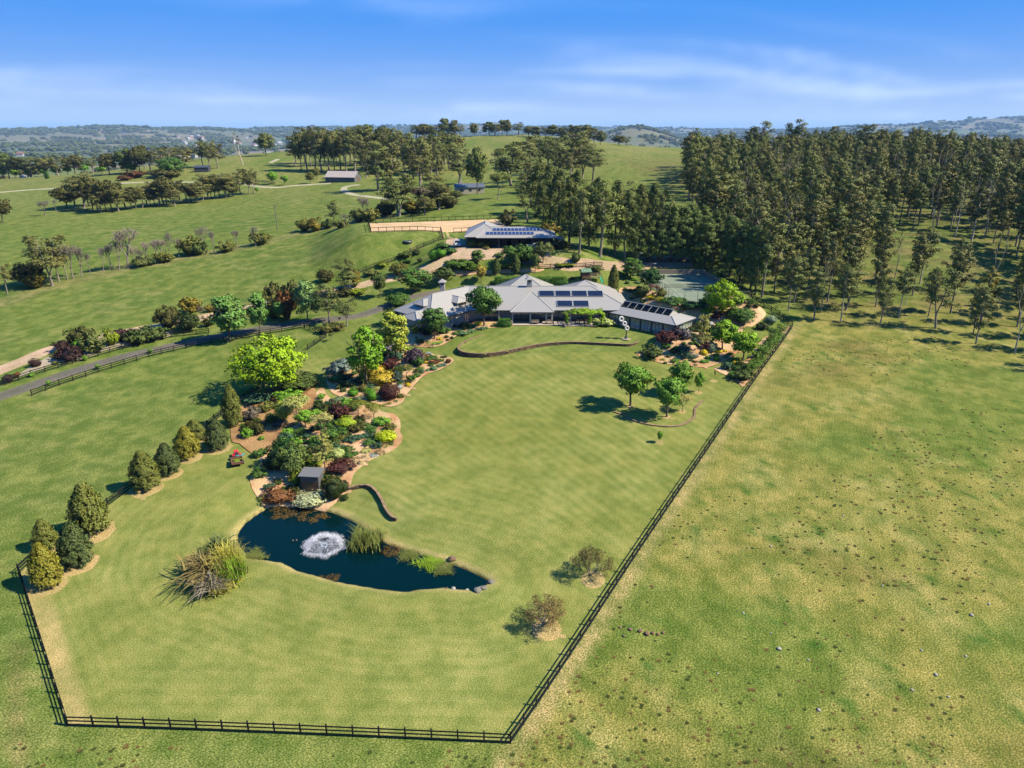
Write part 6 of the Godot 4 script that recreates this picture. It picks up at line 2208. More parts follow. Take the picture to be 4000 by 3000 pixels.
var TINTS := {
	"conifer": [110, 118, 52], "goldconifer": [136, 134, 46], "darkconifer": [84, 100, 54],
	"flaxbrown": [136, 122, 72], "flaxgreen": [92, 104, 56], "flaxgrey": [140, 134, 116], "yellowgrass": [182, 178, 78], "limegrass": [128, 160, 40], "reed": [112, 122, 58], "pondweed": [92, 74, 36],
	"varieg": [178, 184, 138], "varieg2": [186, 200, 122], "redgreen": [126, 86, 50], "lightgreen": [130, 160, 60], "dark": [54, 72, 32], "purple": [86, 50, 44], "purple2": [82, 46, 44], "purple3": [64, 44, 42], "plum": [76, 62, 78],
	"green": [84, 120, 50], "green2": [82, 118, 46], "green3": [48, 86, 38], "chart": [178, 196, 24], "tan": [176, 156, 116], "tan2": [128, 100, 66], "silver": [178, 188, 184], "silvergreen": [140, 162, 126], "pale": [180, 186, 104], "pale2": [178, 176, 106], "palewillow": [166, 168, 92],
	"limebush": [158, 184, 44], "olive": [110, 114, 50], "olive2": [122, 128, 46], "olivedark": [82, 84, 40], "olivegreen": [84, 102, 46], "spring": [118, 166, 52], "spring2": [112, 156, 34], "spring3": [104, 146, 48], "eucg": [106, 116, 60], "eucb": [110, 112, 60], "bluegreen": [74, 108, 78], "bluegreen2": [106, 142, 96], "bluedark": [62, 84, 74], "bluegrey": [120, 138, 130],
	"yellowgreen": [160, 174, 62], "limeleaf": [132, 150, 36], "casua": [98, 118, 58], "casua2": [94, 106, 52], "casuagreen": [86, 124, 54], "lime": [138, 172, 26], "lime2": [124, 164, 32], "gold": [196, 172, 54], "goldgreen": [160, 158, 48], "goldolive": [134, 122, 42], "goldtree": [166, 150, 58], "yellow": [226, 206, 30], "lavender": [138, 134, 132], "brightgreen": [92, 150, 34], "bronze": [112, 74, 44], "bronze2": [134, 114, 66], "boxgreen": [74, 118, 36], "pinkish": [196, 160, 150], "sparse": [104, 100, 52], "sparse2": [128, 110, 66], "barepink": [136, 110, 92], "bare": [110, 102, 88], "planegreen": [104, 146, 68], "planegreen2": [118, 152, 88], "redbrown": [110, 72, 48], "hedgegreen": [92, 124, 40], "eucgreen": [112, 126, 60], "vine": [136, 172, 36],
}


func leaf_mat(c: String) -> StandardMaterial3D:
	var key := "leaves_" + c
	if mats.has(key):
		return mats[key]
	var m := StandardMaterial3D.new()
	m.resource_name = key
	var t: Array = TINTS[c]
	var l := Color(t[0] / 255.0, t[1] / 255.0, t[2] / 255.0).srgb_to_linear()
	var k := 1.0 / 1.45
	m.albedo_color = Color(minf(l.r * k, 0.8), minf(l.g * k, 0.8), minf(l.b * k, 0.8)).linear_to_srgb()
	m.vertex_color_use_as_albedo = true
	m.roughness = 0.62
	m.metallic_specular = 0.28
	m.backlight_enabled = true
	m.backlight = Color(0.35, 0.35, 0.3)
	mats[key] = m
	return m


func bark(kind: String) -> StandardMaterial3D:
	match kind:
		"pale": return flat_mat("bark_pale", Color(0.30, 0.26, 0.21), 0.9)
		"grey": return flat_mat("bark_grey", Color(0.15, 0.128, 0.105), 0.9)
		_: return flat_mat("bark_dark", Color(0.075, 0.058, 0.043), 0.9)


var n_plants := 0
var taken := []


func set_plant(family: String, called: String, category: String, tint: String, x: float, z: float, h: float, w: float, label: String, group: String) -> void:
	n_plants += 1
	taken.append(Vector3(x, z, w))
	var set_: Array = fol[family]
	var q: Array = set_[n_plants % set_.size()]
	var y := ground(x, z)
	if family == "reed" or tint == "pondweed":
		y = maxf(y, POND_LEVEL - 0.05)
	var sw: float = w / q[3]
	var sh: float = h / q[2]
	var deep := sw
	var turn := fmod(n_plants * 2.39996, TAU)
	if family == "boxhedge":
		deep = minf(w, 1.5)
		turn = 0.0
	if q[1] == null:
		var o := single(called, q[0], leaf_mat(tint), label, category, Vector3(x, y - 0.03, z), group)
		o.transform.basis = Basis(Vector3.UP, turn) * Basis.from_scale(Vector3(sw, sh, deep))
		return
	var o := thing(called, label, category, Vector3(x, y, z), turn, group)
	o.scale = Vector3(sw, sh, sw)
	var kind: String = {"euc": "grey", "deadgum": "pale", "bare": "grey", "airy": "grey", "willow": "dark", "dense": "dark", "wood": "grey", "sparse": "grey"}.get(family, "dark")
	part("trunk", q[1], bark(kind), o)
	if q[0]:
		part("crown", q[0], leaf_mat(tint), o)


var KINDS: Dictionary = {"conifer": ["conifer", "conifer_tree", "conifer"], "conifer2": ["conifer", "conifer_tree", "conifer"], "flax": ["flax", "flax_clump", "plant"], "grassclump": ["grassclump", "grass_clump", "plant"], "reed": ["reed", "reed_clump", "reeds"], "mat": ["mat", "ground_cover", "plant"], "ball": ["ball", "shrub", "shrub"], "globe": ["ball", "shrub", "shrub"], "globe2": ["sparse", "round_bush", "bush"], "bush": ["bush", "shrub", "shrub"], "bigbush": ["mound", "garden_tree", "tree"], "lowtree": ["flat", "garden_tree", "tree"], "tree": ["round", "garden_tree", "tree"], "tree2": ["tall", "garden_tree", "tree"], "airy": ["airy", "airy_tree", "tree"], "willow": ["willow", "weeping_tree", "tree"], "broad": ["broad", "garden_tree", "tree"], "broad2": ["broad", "garden_tree", "tree"], "boxhedge": ["boxhedge", "clipped_hedge", "hedge"], "sapling": ["airy", "sapling", "tree"], "euc": ["euc", "gum_tree", "tree"], "round": ["round", "gum_tree", "tree"], "deadgum": ["deadgum", "gum_tree", "tree"], "bare": ["bare", "bare_tree", "tree"], "dense": ["dense", "casuarina_tree", "tree"]}
var GROUPS: Array = ["bare trees before the distant works", "clipped conifers along the left fence", "dark trees round the far left garden", "feathery casuarinas behind the tennis court", "gums along the crest of the hill", "gums in the left paddock row", "gums on the slope above the casuarinas", "tall dark gums right of the stable", "tall gums of the grove behind the woolshed", "young trees of the far left garden"]


var counted := {}
var ORDERED: Dictionary = {5: "gum from the left in the row across the left paddock", 2: "dark tree from the left in the belt behind the far left garden", 9: "bright young tree from the left before the far left garden", 8: "tall gum from the left in the grove behind the woolshed", 6: "gum from the left on the slope between cottage and open hill", 4: "tree from the left along the skyline of the hill", 0: "bare grey tree from the left beside the distant works", 7: "tall dark gum from the left in the belt right of the stable", 3: "feathery casuarina from the left in the belt behind the tennis court"}


func ordinal(n: int) -> String:
	var units := ["", "first", "second", "third", "fourth", "fifth", "sixth", "seventh", "eighth", "ninth", "tenth", "eleventh", "twelfth", "thirteenth", "fourteenth", "fifteenth", "sixteenth", "seventeenth", "eighteenth", "nineteenth"]
	if n < 20:
		return units[n]
	var tens := ["", "", "twent", "thirt", "fort", "fift"]
	return tens[n / 10] + ("ieth" if n % 10 == 0 else "y-" + units[n % 10])


func pl(kind: String, tint: String, x: float, z: float, h: float, w: float, label: String, group := -1) -> void:
	var k: Array = KINDS[kind]
	if label == "":
		counted[group] = counted.get(group, 0) + 1
		label = "%s %s" % [ordinal(counted[group]), ORDERED[group]]
	set_plant(k[0], k[1], k[2], tint, x, z, h, w, label, GROUPS[group] if group >= 0 else "")


func plant_all() -> void:
	pl("conifer", "goldconifer", -54.5, -70.7, 5.72, 3.8, "golden green clipped conifer nearest the left fence corner", 1)
	pl("conifer", "conifer", -59.2, -78.1, 4.00, 3.2, "mid green clipped conifer behind the golden one near the corner", 1)
	pl("conifer", "darkconifer", -53.3, -74.7, 5.62, 4.4, "dark green clipped conifer right of the golden one near the corner", 1)
	pl("conifer", "conifer", -55.1, -81.2, 7.25, 5.2, "tallest clipped conifer of the fence row, fourth from the corner", 1)
	pl("conifer", "conifer", -53.1, -92.1, 5.92, 4.5, "green clipped conifer right of the bare stretch of fence", 1)
	pl("conifer", "darkconifer", -51.8, -96.3, 4.90, 4.0, "dark clipped conifer sixth from the corner of the fence row", 1)
	pl("conifer", "goldconifer", -50.8, -101.2, 5.11, 4.2, "light green clipped conifer in front of another, near the top of the row", 1)
	pl("conifer", "conifer", -52.0, -106.9, 3.60, 3.7, "clipped conifer half hidden at the back near the top of the row", 1)
	pl("conifer", "darkconifer", -47.2, -103.9, 5.06, 4.1, "dark round conifer beside the parked red tractor", 1)
	pl("conifer2", "conifer", -47.5, -111.9, 7.39, 3.6, "narrow conifer with a pale trunk at the edge of the bark garden")
	pl("flax", "flaxbrown", -36.2, -72.3, 2.23, 4.0, "clump of bronze striped flax on the left of the pond island bed")
	pl("flax", "flaxgreen", -36.0, -75.0, 2.59, 2.6, "tall dark flax at the top of the pond island bed")
	pl("flax", "flaxgrey", -34.9, -69.9, 1.57, 2.7, "greyish drooping flax at the lower left of the island bed")
	pl("grassclump", "yellowgrass", -34.3, -73.4, 2.87, 2.9, "yellow green grassy clump at the centre of the island bed")
	pl("grassclump", "limegrass", -33.1, -71.6, 2.35, 2.5, "bright green grass clump at the right of the island bed")
	pl("grassclump", "yellowgrass", -33.8, -70.3, 1.04, 2.8, "low yellow green grass fringe along the front of the island bed")
	pl("reed", "reed", -18.7, -79.5, 2.27, 3.9, "large clump of reeds standing in the pond right of the fountain")
	pl("reed", "reed", -32.4, -76.1, 0.50, 2.6, "strip of reeds in the water at the left bank of the pond")
	pl("reed", "reed", -12.9, -76.7, 0.50, 2.3, "low reeds at the right bank just below the big reed clump")
	pl("reed", "limegrass", -10.1, -75.1, 0.52, 2.8, "bright green reeds in the water beside the right bank boulders")
	pl("reed", "reed", -8.3, -73.6, 0.55, 2.1, "last reeds before the narrow right end of the pond")
	pl("mat", "pondweed", -32.0, -87.8, 0.22, 4.2, "brown weed fringe in the shallows below the variegated bush")
	pl("mat", "pondweed", -27.6, -87.3, 0.22, 4.8, "brown weed mat in the shallows at the upper bank")
	pl("mat", "pondweed", -15.1, -78.0, 0.39, 2.9, "brown weed fringe below the reeds on the right bank")
	pl("mat", "pondweed", -21.9, -72.0, 0.22, 2.4, "dark weed fringe at the lower bank of the pond")
	pl("ball", "varieg", -28.8, -90.0, 1.15, 5.0, "large cream variegated bush at the top of the pond")
	pl("ball", "redgreen", -33.7, -90.3, 1.80, 4.1, "wide round bush with red new leaves above the pond")
	pl("bush", "redgreen", -31.3, -90.0, 1.33, 1.8, "small red leaved bush between two larger round bushes")
	pl("bush", "lightgreen", -35.5, -90.4, 0.69, 1.6, "small green bush at the left foot of the red leaved bush")
	pl("ball", "dark", -25.6, -90.4, 3.16, 2.9, "dark green clipped shrub right of the grey shed")
	pl("ball", "dark", -24.3, -91.6, 1.56, 1.6, "smaller dark clipped shrub at the end of the stone wall")
	pl("bush", "dark", -23.9, -90.1, 0.65, 1.4, "low dark shrub under the end of the curved stone wall")
	pl("bush", "purple", -25.7, -96.3, 1.81, 4.2, "dark purple round shrub above the clipped dark shrub")
	pl("ball", "varieg2", -27.1, -100.4, 1.41, 2.5, "pale yellow variegated round shrub in the middle of the garden")
	pl("bush", "green", -25.4, -100.4, 1.05, 1.7, "small dark green shrub right of the pale variegated one")
	pl("bush", "green", -24.6, -101.1, 0.58, 1.2, "smallest green shrub beside the pale variegated one")
	pl("ball", "chart", -20.4, -105.7, 1.42, 3.5, "bright yellow green cushion shrub at the lawn edge")
	pl("bush", "green", -23.0, -104.3, 0.94, 2.0, "dark green low shrub left of the bright cushion shrub")
	pl("mat", "green", -20.4, -103.7, 0.32, 1.7, "low green edging plants below the bright cushion shrub")
	pl("mat", "green", -19.3, -104.2, 0.40, 1.2, "low green edging plants right of the bright cushion shrub")
	pl("mat", "tan", -23.4, -99.3, 0.55, 2.9, "dry buff groundcover along the lawn edge")
	pl("mat", "tan", -20.6, -101.3, 0.57, 1.8, "dry buff groundcover near the right tip of the bed")
	pl("mat", "silver", -21.6, -100.6, 0.41, 1.4, "pale silvery groundcover between dry tufts")
	pl("mat", "pale", -23.1, -102.0, 0.60, 1.7, "yellowish groundcover beside the rocks")
	pl("ball", "limebush", -27.8, -110.6, 1.72, 3.6, "lime green dome shrub under the olive canopy trees")
	pl("lowtree", "olive2", -26.7, -114.6, 2.98, 4.0, "low olive flat crowned tree at the left of the pair")
	pl("lowtree", "olive2", -23.7, -112.9, 3.07, 3.9, "low olive flat crowned tree at the right of the pair")
	pl("bush", "spring", -22.0, -111.1, 1.58, 2.9, "bright green shrub at the lawn corner under the olive tree")
	pl("bush", "green", -23.9, -109.7, 0.89, 2.5, "mid green shrub under the flat crowned trees")
	pl("bush", "eucg", -24.9, -110.0, 0.82, 2.0, "grey green shrub among the flat crowned trees")
	pl("bush", "purple2", -29.8, -113.5, 3.78, 3.6, "tall dark purple shrub at the centre of the garden")
	pl("bush", "purple2", -29.6, -113.9, 0.90, 2.5, "lower dark purple shrub in front of the tall purple one")
	pl("bush", "green", -28.1, -108.1, 1.28, 2.4, "loose green shrub left of the blue green plants")
	pl("bush", "olive", -27.7, -106.0, 1.01, 1.7, "small olive shrub on the mulch below the lime dome")
	pl("bush", "bluegreen", -26.1, -105.2, 1.17, 2.0, "blue green shrub at the middle of the rock garden")
	pl("bush", "bluegreen", -25.1, -106.0, 1.11, 1.8, "small blue green shrub right of the middle of the rock garden")
	pl("bush", "bluegreen", -23.8, -106.8, 0.63, 1.8, "blue green mound uphill of the dark low shrub")
	pl("bush", "bluegreen", -22.1, -105.3, 0.60, 1.5, "blue green mound left of the chartreuse cushion")
	pl("bush", "bluegreen", -25.7, -103.4, 0.35, 0.8, "tiny blue green tuft on bare mulch")
	pl("bush", "green", -25.1, -102.5, 0.34, 0.8, "tiny green tuft left of the dry groundcover")
	pl("ball", "green", -41.5, -112.8, 1.68, 1.7, "clipped round green ball on a short stem in the bark area")
	pl("bush", "olivedark", -42.2, -108.4, 2.34, 2.1, "dark olive shrub standing alone in the bark area")
	pl("tree", "yellowgreen", -38.8, -111.4, 4.68, 3.1, "thin yellow green tree at the left of the garden thicket")
	pl("airy", "pale", -35.5, -110.7, 6.02, 5.6, "large pale airy tree in the middle of the garden thicket")
	pl("airy", "pale2", -31.6, -107.6, 4.56, 4.1, "straw coloured airy tree in front of the big pale one")
	pl("willow", "palewillow", -28.3, -97.0, 5.95, 4.5, "straw green weeping tree on a thin trunk above the grey shed")
	pl("tree", "spring", -34.8, -110.4, 3.40, 3.9, "light green tree under the pale airy tree")
	pl("bigbush", "casua", -32.8, -96.2, 5.58, 5.9, "large dark rounded shrub mass left of the grey shed")
	pl("bigbush", "green3", -34.7, -98.0, 4.66, 6.4, "broad dark green tree crown left of the grey shed")
	pl("bush", "olivedark", -36.3, -97.3, 1.82, 3.2, "olive shrub at the left foot of the dark shrub mass")
	pl("bush", "green", -37.5, -94.9, 1.80, 2.1, "green shrub at the lawn edge left of the shed")
	pl("bush", "green", -39.6, -101.3, 1.39, 2.1, "green shrub at the lawn edge by the pale logs")
	pl("bush", "limeleaf", -30.6, -98.1, 1.08, 3.1, "yellow green leafy shrub behind the grey shed")
	pl("bush", "limeleaf", -31.6, -93.9, 2.06, 2.5, "yellow green leafy shrub left of the shed wall")
	pl("bush", "olivedark", -30.8, -100.8, 0.95, 2.1, "dark shrub under the straw green weeping tree")
	pl("bush", "green", -35.2, -108.5, 0.88, 2.5, "green shrub in the shade of the pale airy tree")
	pl("bush", "green", -27.5, -94.4, 1.20, 1.4, "dark leafy shrub against the right wall of the shed")
	pl("bush", "dark", -33.6, -105.2, 0.75, 2.0, "dark undershrub left of the straw weeping tree")
	pl("bush", "tan2", -31.3, -113.8, 1.09, 1.8, "brownish shrub left of the lime dome")
	pl("bush", "olive", -43.7, -117.3, 2.01, 2.7, "rounded olive shrub at the left edge of the thicket")
	pl("bush", "bluegreen", -45.9, -120.8, 1.63, 2.6, "blue green low shrub in shade at the left of the thicket")
	pl("bush", "bare", -39.5, -111.5, 1.08, 2.3, "leafless twiggy shrub on the bark")
	pl("broad", "lime", -45.0, -125.0, 11.50, 15.3, "very large lime green spreading tree at the paddock fence")
	pl("bigbush", "olivegreen", -40.7, -127.3, 2.78, 9.9, "dark olive green spreading tree at the foot of the lime green tree")
	pl("bush", "spring", -40.8, -121.2, 2.45, 4.5, "bright green leafy shrub below the dark olive tree")
	pl("bush", "bluegreen", -46.4, -121.2, 1.77, 5.1, "dark blue green shrub in the shade of the lime green tree")
	pl("bush", "olivedark", -43.6, -110.4, 1.61, 3.4, "dark low shrub in the bark garden near the conifer")
	pl("bush", "bare", -45.2, -114.1, 2.64, 2.9, "leafless pruned shrub in the bark garden")
	pl("tree2", "spring2", -27.7, -127.8, 11.53, 7.5, "tall spring green tree at the left of the upper garden")
	pl("tree2", "yellowgreen", -23.4, -137.2, 10.84, 7.2, "slim yellow green tree in the upper garden nearest the house")
	pl("bush", "bluegrey", -34.3, -133.2, 3.03, 5.3, "large blue grey shrub at the left edge of the upper garden")
	pl("ball", "green", -34.1, -129.3, 1.23, 3.0, "clipped green shrub on the left mulch edge of the upper garden")
	pl("bush", "dark", -32.3, -129.9, 1.15, 3.3, "dark shrub in the shade of the spring green tree")
	pl("ball", "gold", -26.5, -130.9, 2.03, 4.4, "golden shrub behind, highest of the golden group")
	pl("ball", "gold", -24.6, -127.9, 2.10, 4.9, "largest golden yellow shrub at the middle of the upper garden")
	pl("ball", "goldgreen", -28.6, -129.5, 2.06, 2.4, "green gold shrub left of the spring tree trunk")
	pl("bush", "purple2", -24.4, -134.1, 2.61, 3.4, "dark purple red shrub behind the golden group")
	pl("ball", "goldgreen", -24.8, -134.0, 0.55, 1.3, "small olive yellow ball on the purple shrub")
	pl("bush", "plum", -20.1, -137.1, 3.17, 4.4, "large plum purple shrub right of the slim tree")
	pl("bush", "bluegreen", -23.4, -138.8, 1.66, 3.5, "blue green shrub behind the slim tree trunk")
	pl("bush", "lavender", -25.0, -143.0, 1.53, 4.4, "hazy lavender grey shrub at the top of the upper garden")
	pl("bush", "dark", -26.4, -140.3, 1.27, 2.4, "dark green shrub behind the spring green tree")
	pl("bush", "limeleaf", -26.8, -138.1, 1.76, 2.2, "yellow green shrub at the right of the spring green tree")
	pl("bush", "green", -22.6, -143.0, 0.64, 1.6, "small green shrub at the top edge of the upper garden")
	pl("lowtree", "olive", -20.4, -129.9, 2.59, 3.4, "low olive tree on bare stems in the upper garden")
	pl("bush", "bluegreen", -22.0, -133.0, 1.32, 2.4, "blue green shrub left of the low olive tree")
	pl("bush", "bluedark", -22.4, -128.4, 2.23, 2.8, "dark blue green prostrate shrub right of the golden shrubs")
	pl("bush", "bluedark", -21.6, -128.7, 0.53, 1.3, "small dark blue green shrub right of the golden group")
	pl("ball", "purple2", -22.4, -121.0, 2.54, 3.7, "dark purple bubbly shrub at the front of the upper garden")
	pl("ball", "purple2", -23.9, -122.9, 0.84, 2.0, "round dark purple shrub left of the bubbly purple one")
	pl("ball", "purple2", -22.3, -125.1, 0.67, 1.7, "round dark purple shrub behind the bubbly purple one")
	pl("ball", "purple2", -24.1, -126.0, 0.47, 1.4, "small dark purple shrub below the golden shrub")
	pl("ball", "silver", -21.1, -124.9, 0.87, 1.4, "silver white cushion shrub on the mulch")
	pl("bush", "yellow", -19.6, -126.0, 0.81, 1.0, "small yellow shrub near the lawn edge of the upper garden")
	pl("bush", "olivedark", -19.3, -125.2, 0.26, 0.6, "tiny dark tuft below the small yellow shrub")
	pl("bush", "olive", -20.2, -121.4, 0.83, 1.4, "olive green tuft on the pale mulch")
	pl("ball", "brightgreen", -25.4, -120.5, 2.01, 2.4, "bright green round shrub, larger of two at the front")
	pl("ball", "brightgreen", -26.6, -123.7, 0.80, 1.7, "bright green round shrub behind the larger one")
	pl("ball", "brightgreen", -29.2, -122.6, 1.26, 1.9, "bright green round shrub at the left front of the upper garden")
	pl("ball", "olive", -27.8, -124.4, 1.15, 1.9, "olive domed shrub between bright green ones")
	pl("bush", "bluegreen", -26.7, -125.6, 1.02, 2.0, "blue green leafy shrub behind the bright green ones")
	pl("bush", "dark", -28.9, -128.0, 1.03, 3.0, "dark green leafy shrub under the spring tree trunk")
	pl("mat", "silvergreen", -31.0, -120.9, 0.60, 2.5, "silvery green groundcover at the lawn path")
	pl("mat", "silvergreen", -27.6, -121.3, 0.46, 1.5, "low silvery plant right of the dark tuft")
	pl("bush", "bluegreen", -28.6, -121.2, 0.49, 1.0, "dark tuft between two silvery groundcovers")
	pl("mat", "pale", -25.1, -124.9, 0.56, 1.4, "pale yellowish low plant left of the purple shrubs")
	pl("bush", "bluegreen", -23.8, -120.6, 0.41, 0.7, "tiny blue green tuft under the purple shrubs")
	pl("bush", "bluegreen", -23.9, -119.7, 0.30, 0.8, "tiny blue green tuft nearest the lawn path")
	pl("mat", "green", -22.0, -118.8, 0.34, 1.0, "flat green tuft at the bottom edge of the upper garden")
	pl("mat", "green", -22.9, -118.2, 0.33, 1.0, "flat green tuft at the lowest corner of the upper garden")
	pl("mat", "green", -21.0, -119.6, 0.37, 0.8, "flat green tuft right of the purple shrubs")
	pl("ball", "green", -18.5, -130.1, 0.84, 1.7, "dark green mound at the right edge of the upper garden")
	pl("ball", "bluegreen", -17.6, -131.6, 0.64, 1.1, "small blue green mound near the lawn edge")
	pl("ball", "green", -18.2, -133.3, 0.51, 1.8, "green mound uphill of the small blue green one")
	pl("ball", "bluegreen2", -16.6, -132.7, 0.42, 1.2, "soft grey green mound third from the right tip")
	pl("ball", "bluegreen2", -15.4, -133.0, 0.77, 1.6, "soft grey green mound second from the right tip")
	pl("ball", "bluegreen2", -14.3, -134.5, 0.48, 1.6, "soft grey green mound nearest the right tip")
	pl("bush", "bluegrey", -13.6, -134.8, 0.67, 1.2, "grey shrublet at the right tip of the upper garden")
	pl("bush", "green", -16.2, -138.1, 0.93, 2.4, "green shrub behind the bronze foliage")
	pl("bush", "bronze", -15.7, -136.2, 0.79, 2.2, "bronze strappy plants below the green shrub")
	pl("bush", "green", -14.4, -137.1, 0.57, 1.4, "green mound near the right tip of the upper garden")
	pl("bush", "bronze", -12.8, -136.0, 1.03, 1.1, "bronze and green plant at the far right tip")
	pl("bush", "dark", -14.0, -138.9, 0.50, 1.4, "small dark green bush at the top right edge")
	pl("bush", "bronze2", -17.8, -137.6, 1.89, 1.6, "tan and yellow strappy plants right of the plum shrub")
	pl("bush", "yellow", -17.3, -136.1, 0.70, 0.8, "small bright yellow flower bush")
	pl("bush", "silver", -17.2, -140.3, 0.78, 1.3, "pale grey flowering shrub at the top edge")
	pl("tree2", "green2", -16.6, -146.5, 7.47, 6.2, "dark leafy tree hiding the corner of the left wing")
	pl("tree", "green2", -6.2, -153.6, 10.16, 8.8, "large round tree in front of the main roof")
	pl("bigbush", "green2", -27.7, -170.1, 3.79, 6.5, "broad green tree left of the left wing roof")
	pl("bigbush", "olivegreen", -27.5, -157.1, 4.71, 4.3, "olive green shrub mass left of the wing")
	pl("bush", "limeleaf", -22.9, -153.7, 2.87, 2.8, "yellow green shrub under the bay roof")
	pl("bush", "limeleaf", -20.7, -149.4, 2.63, 3.1, "yellow green shrub at the corner of the wing")
	pl("bush", "dark", -18.4, -148.8, 1.74, 3.5, "dark shrub in the shade at the wing corner")
	pl("bush", "green", -15.0, -149.2, 1.62, 3.1, "green shrub against the white wall")
	pl("mat", "brightgreen", -16.3, -145.4, 0.43, 3.8, "low bright green hedge like groundcover at the bed front")
	pl("bush", "yellow", -15.5, -146.5, 0.42, 1.2, "yellow shrublet behind the low green groundcover")
	pl("ball", "dark", -14.0, -147.0, 0.46, 1.1, "small dark ball, upper of three in the house bed")
	pl("ball", "dark", -13.7, -146.0, 0.35, 0.9, "small dark ball, lower of three in the house bed")
	pl("ball", "dark", -12.9, -146.6, 0.49, 1.0, "small dark ball, right of three in the house bed")
	pl("ball", "green", -12.2, -148.4, 0.67, 1.5, "rounded green shrub at the wing foot")
	pl("ball", "green", -11.3, -149.9, 0.62, 1.4, "rounded green shrub below the brown window")
	pl("bush", "bluegreen2", -10.3, -148.4, 0.90, 2.3, "soft blue green lavender shrub, largest in the house border")
	pl("bush", "bluegreen2", -11.3, -148.0, 0.51, 1.2, "small soft blue green shrub at the border tip")
	pl("bush", "bluegreen2", -9.1, -149.9, 0.74, 1.8, "soft blue green shrub in the middle of the house border")
	pl("bush", "bluegreen2", -8.1, -150.6, 0.54, 1.2, "soft grey green shrub right of the middle of the house border")
	pl("ball", "bluedark", -7.5, -150.8, 0.61, 0.8, "small bluish ball in the house border")
	pl("bush", "bluegreen2", -6.6, -151.1, 0.79, 1.5, "soft green shrub near the tree trunk")
	pl("ball", "bluegreen2", -5.6, -151.5, 0.53, 0.9, "small round grey green shrub by the tree trunk")
	pl("ball", "green", -4.3, -152.8, 0.53, 1.1, "round green shrub near the terrace corner")
	pl("bush", "yellow", -7.6, -154.3, 1.16, 1.7, "bright yellow shrub against the shaded wall")
	pl("bush", "green", -9.2, -152.8, 1.10, 2.0, "mixed green shrub before the shaded windows")
	pl("tree", "eucg", -10.5, -153.1, 1.72, 1.7, "small standard tree before the white wall")
	pl("bush", "green", -3.0, -153.7, 1.04, 2.5, "green shrub at the left end of the terrace")
	pl("boxhedge", "boxgreen", -1.7, -152.9, 1.85, 2.6, "clipped low hedge at the left end of the verandah")
	pl("ball", "green", -1.6, -153.0, 0.90, 1.0, "clipped ball at the corner of the terrace")
	pl("bush", "varieg2", 20.7, -155.7, 2.06, 4.7, "variegated rounded shrub between pergola and pool wing")
	pl("boxhedge", "boxgreen", 18.5, -153.6, 1.07, 1.0, "small clipped cube hedge right of the pergola")
	pl("conifer2", "conifer", 25.8, -178.8, 6.48, 3.1, "pointed golden conifer behind the right end of the house")
	pl("boxhedge", "boxgreen", 12.2, -181.6, 2.12, 3.7, "short end of the clipped hedge behind the rear roof pyramid")
	pl("boxhedge", "boxgreen", 4.4, -181.7, 2.12, 17.1, "long clipped hedge behind the house roof")
	pl("bush", "olivegreen", 28.3, -137.8, 2.58, 4.8, "rounded olive green shrub at the left tip of the right garden")
	pl("bush", "green", 27.2, -136.7, 0.79, 2.0, "low green shrub at the foot of the olive green one")
	pl("mat", "green", 28.2, -135.7, 0.43, 1.3, "low green edging at the left tip of the right garden")
	pl("bush", "green", 31.8, -140.7, 1.14, 1.9, "green shrub behind the pale mulch")
	pl("bush", "purple", 32.2, -142.8, 2.59, 5.1, "purple brown smoke bush before the pool wing")
	pl("bush", "plum", 34.8, -144.8, 2.84, 3.0, "plum purple shrub against the glazed corner")
	pl("bush", "pinkish", 30.7, -144.2, 1.15, 1.2, "pale pink flowering shrub left of the smoke bush")
	pl("willow", "palewillow", 38.1, -137.6, 8.66, 5.1, "straw green layered tree at the glazed corner of the pool wing")
	pl("airy", "pale", 43.5, -155.2, 2.72, 3.1, "pale feathery tree behind the straw green one")
	pl("bush", "lavender", 36.4, -144.2, 2.79, 2.7, "hazy grey shrub right of the plum shrub")
	pl("bush", "bluedark", 35.1, -138.1, 1.66, 2.6, "dark blue green shrub at the middle of the right garden")
	pl("bush", "green", 34.1, -139.2, 1.01, 1.9, "dark green shrub left of the blue green group")
	pl("bush", "bluegreen", 34.8, -136.6, 1.64, 2.2, "blue green shrub at the front of the blue group")
	pl("bush", "bluegreen", 34.1, -138.1, 0.60, 1.5, "blue green shrub at the left of the blue group")
	pl("bush", "bluegreen", 36.2, -136.6, 0.66, 1.9, "low blue green shrub at the right of the blue group")
	pl("bush", "lavender", 37.0, -136.7, 0.77, 1.2, "small lavender shrub beside the straw tree trunk")
	pl("bush", "bluegreen", 33.2, -137.7, 0.65, 1.0, "small blue green tuft on pale mulch")
	pl("bush", "olive", 31.6, -137.2, 0.66, 1.0, "small olive tuft on pale mulch")
	pl("bush", "goldgreen", 30.2, -135.6, 0.56, 1.0, "small yellowish tuft at the front left")
	pl("bush", "green", 30.4, -134.0, 0.63, 0.7, "tiny green tuft at the front edge")
	pl("bush", "purple2", 39.4, -140.1, 1.88, 2.9, "dark purple shrub behind the yellow flowers")
	pl("ball", "yellow", 39.0, -138.1, 1.00, 1.6, "bright yellow rounded shrub by the straw tree trunk")
	pl("ball", "yellow", 42.5, -140.0, 0.71, 1.6, "bright yellow shrub right of the grey green globe")
	pl("bush", "yellow", 43.9, -140.1, 0.63, 0.9, "small bright yellow shrub furthest right")
	pl("globe", "silvergreen", 40.7, -139.4, 1.80, 1.7, "clipped grey green globe standing taller than its neighbours")
	pl("ball", "brightgreen", 41.5, -137.9, 0.71, 1.5, "green mound behind, right of the globe")
	pl("ball", "brightgreen", 40.9, -135.4, 0.94, 1.4, "green mound in front, right of the globe")
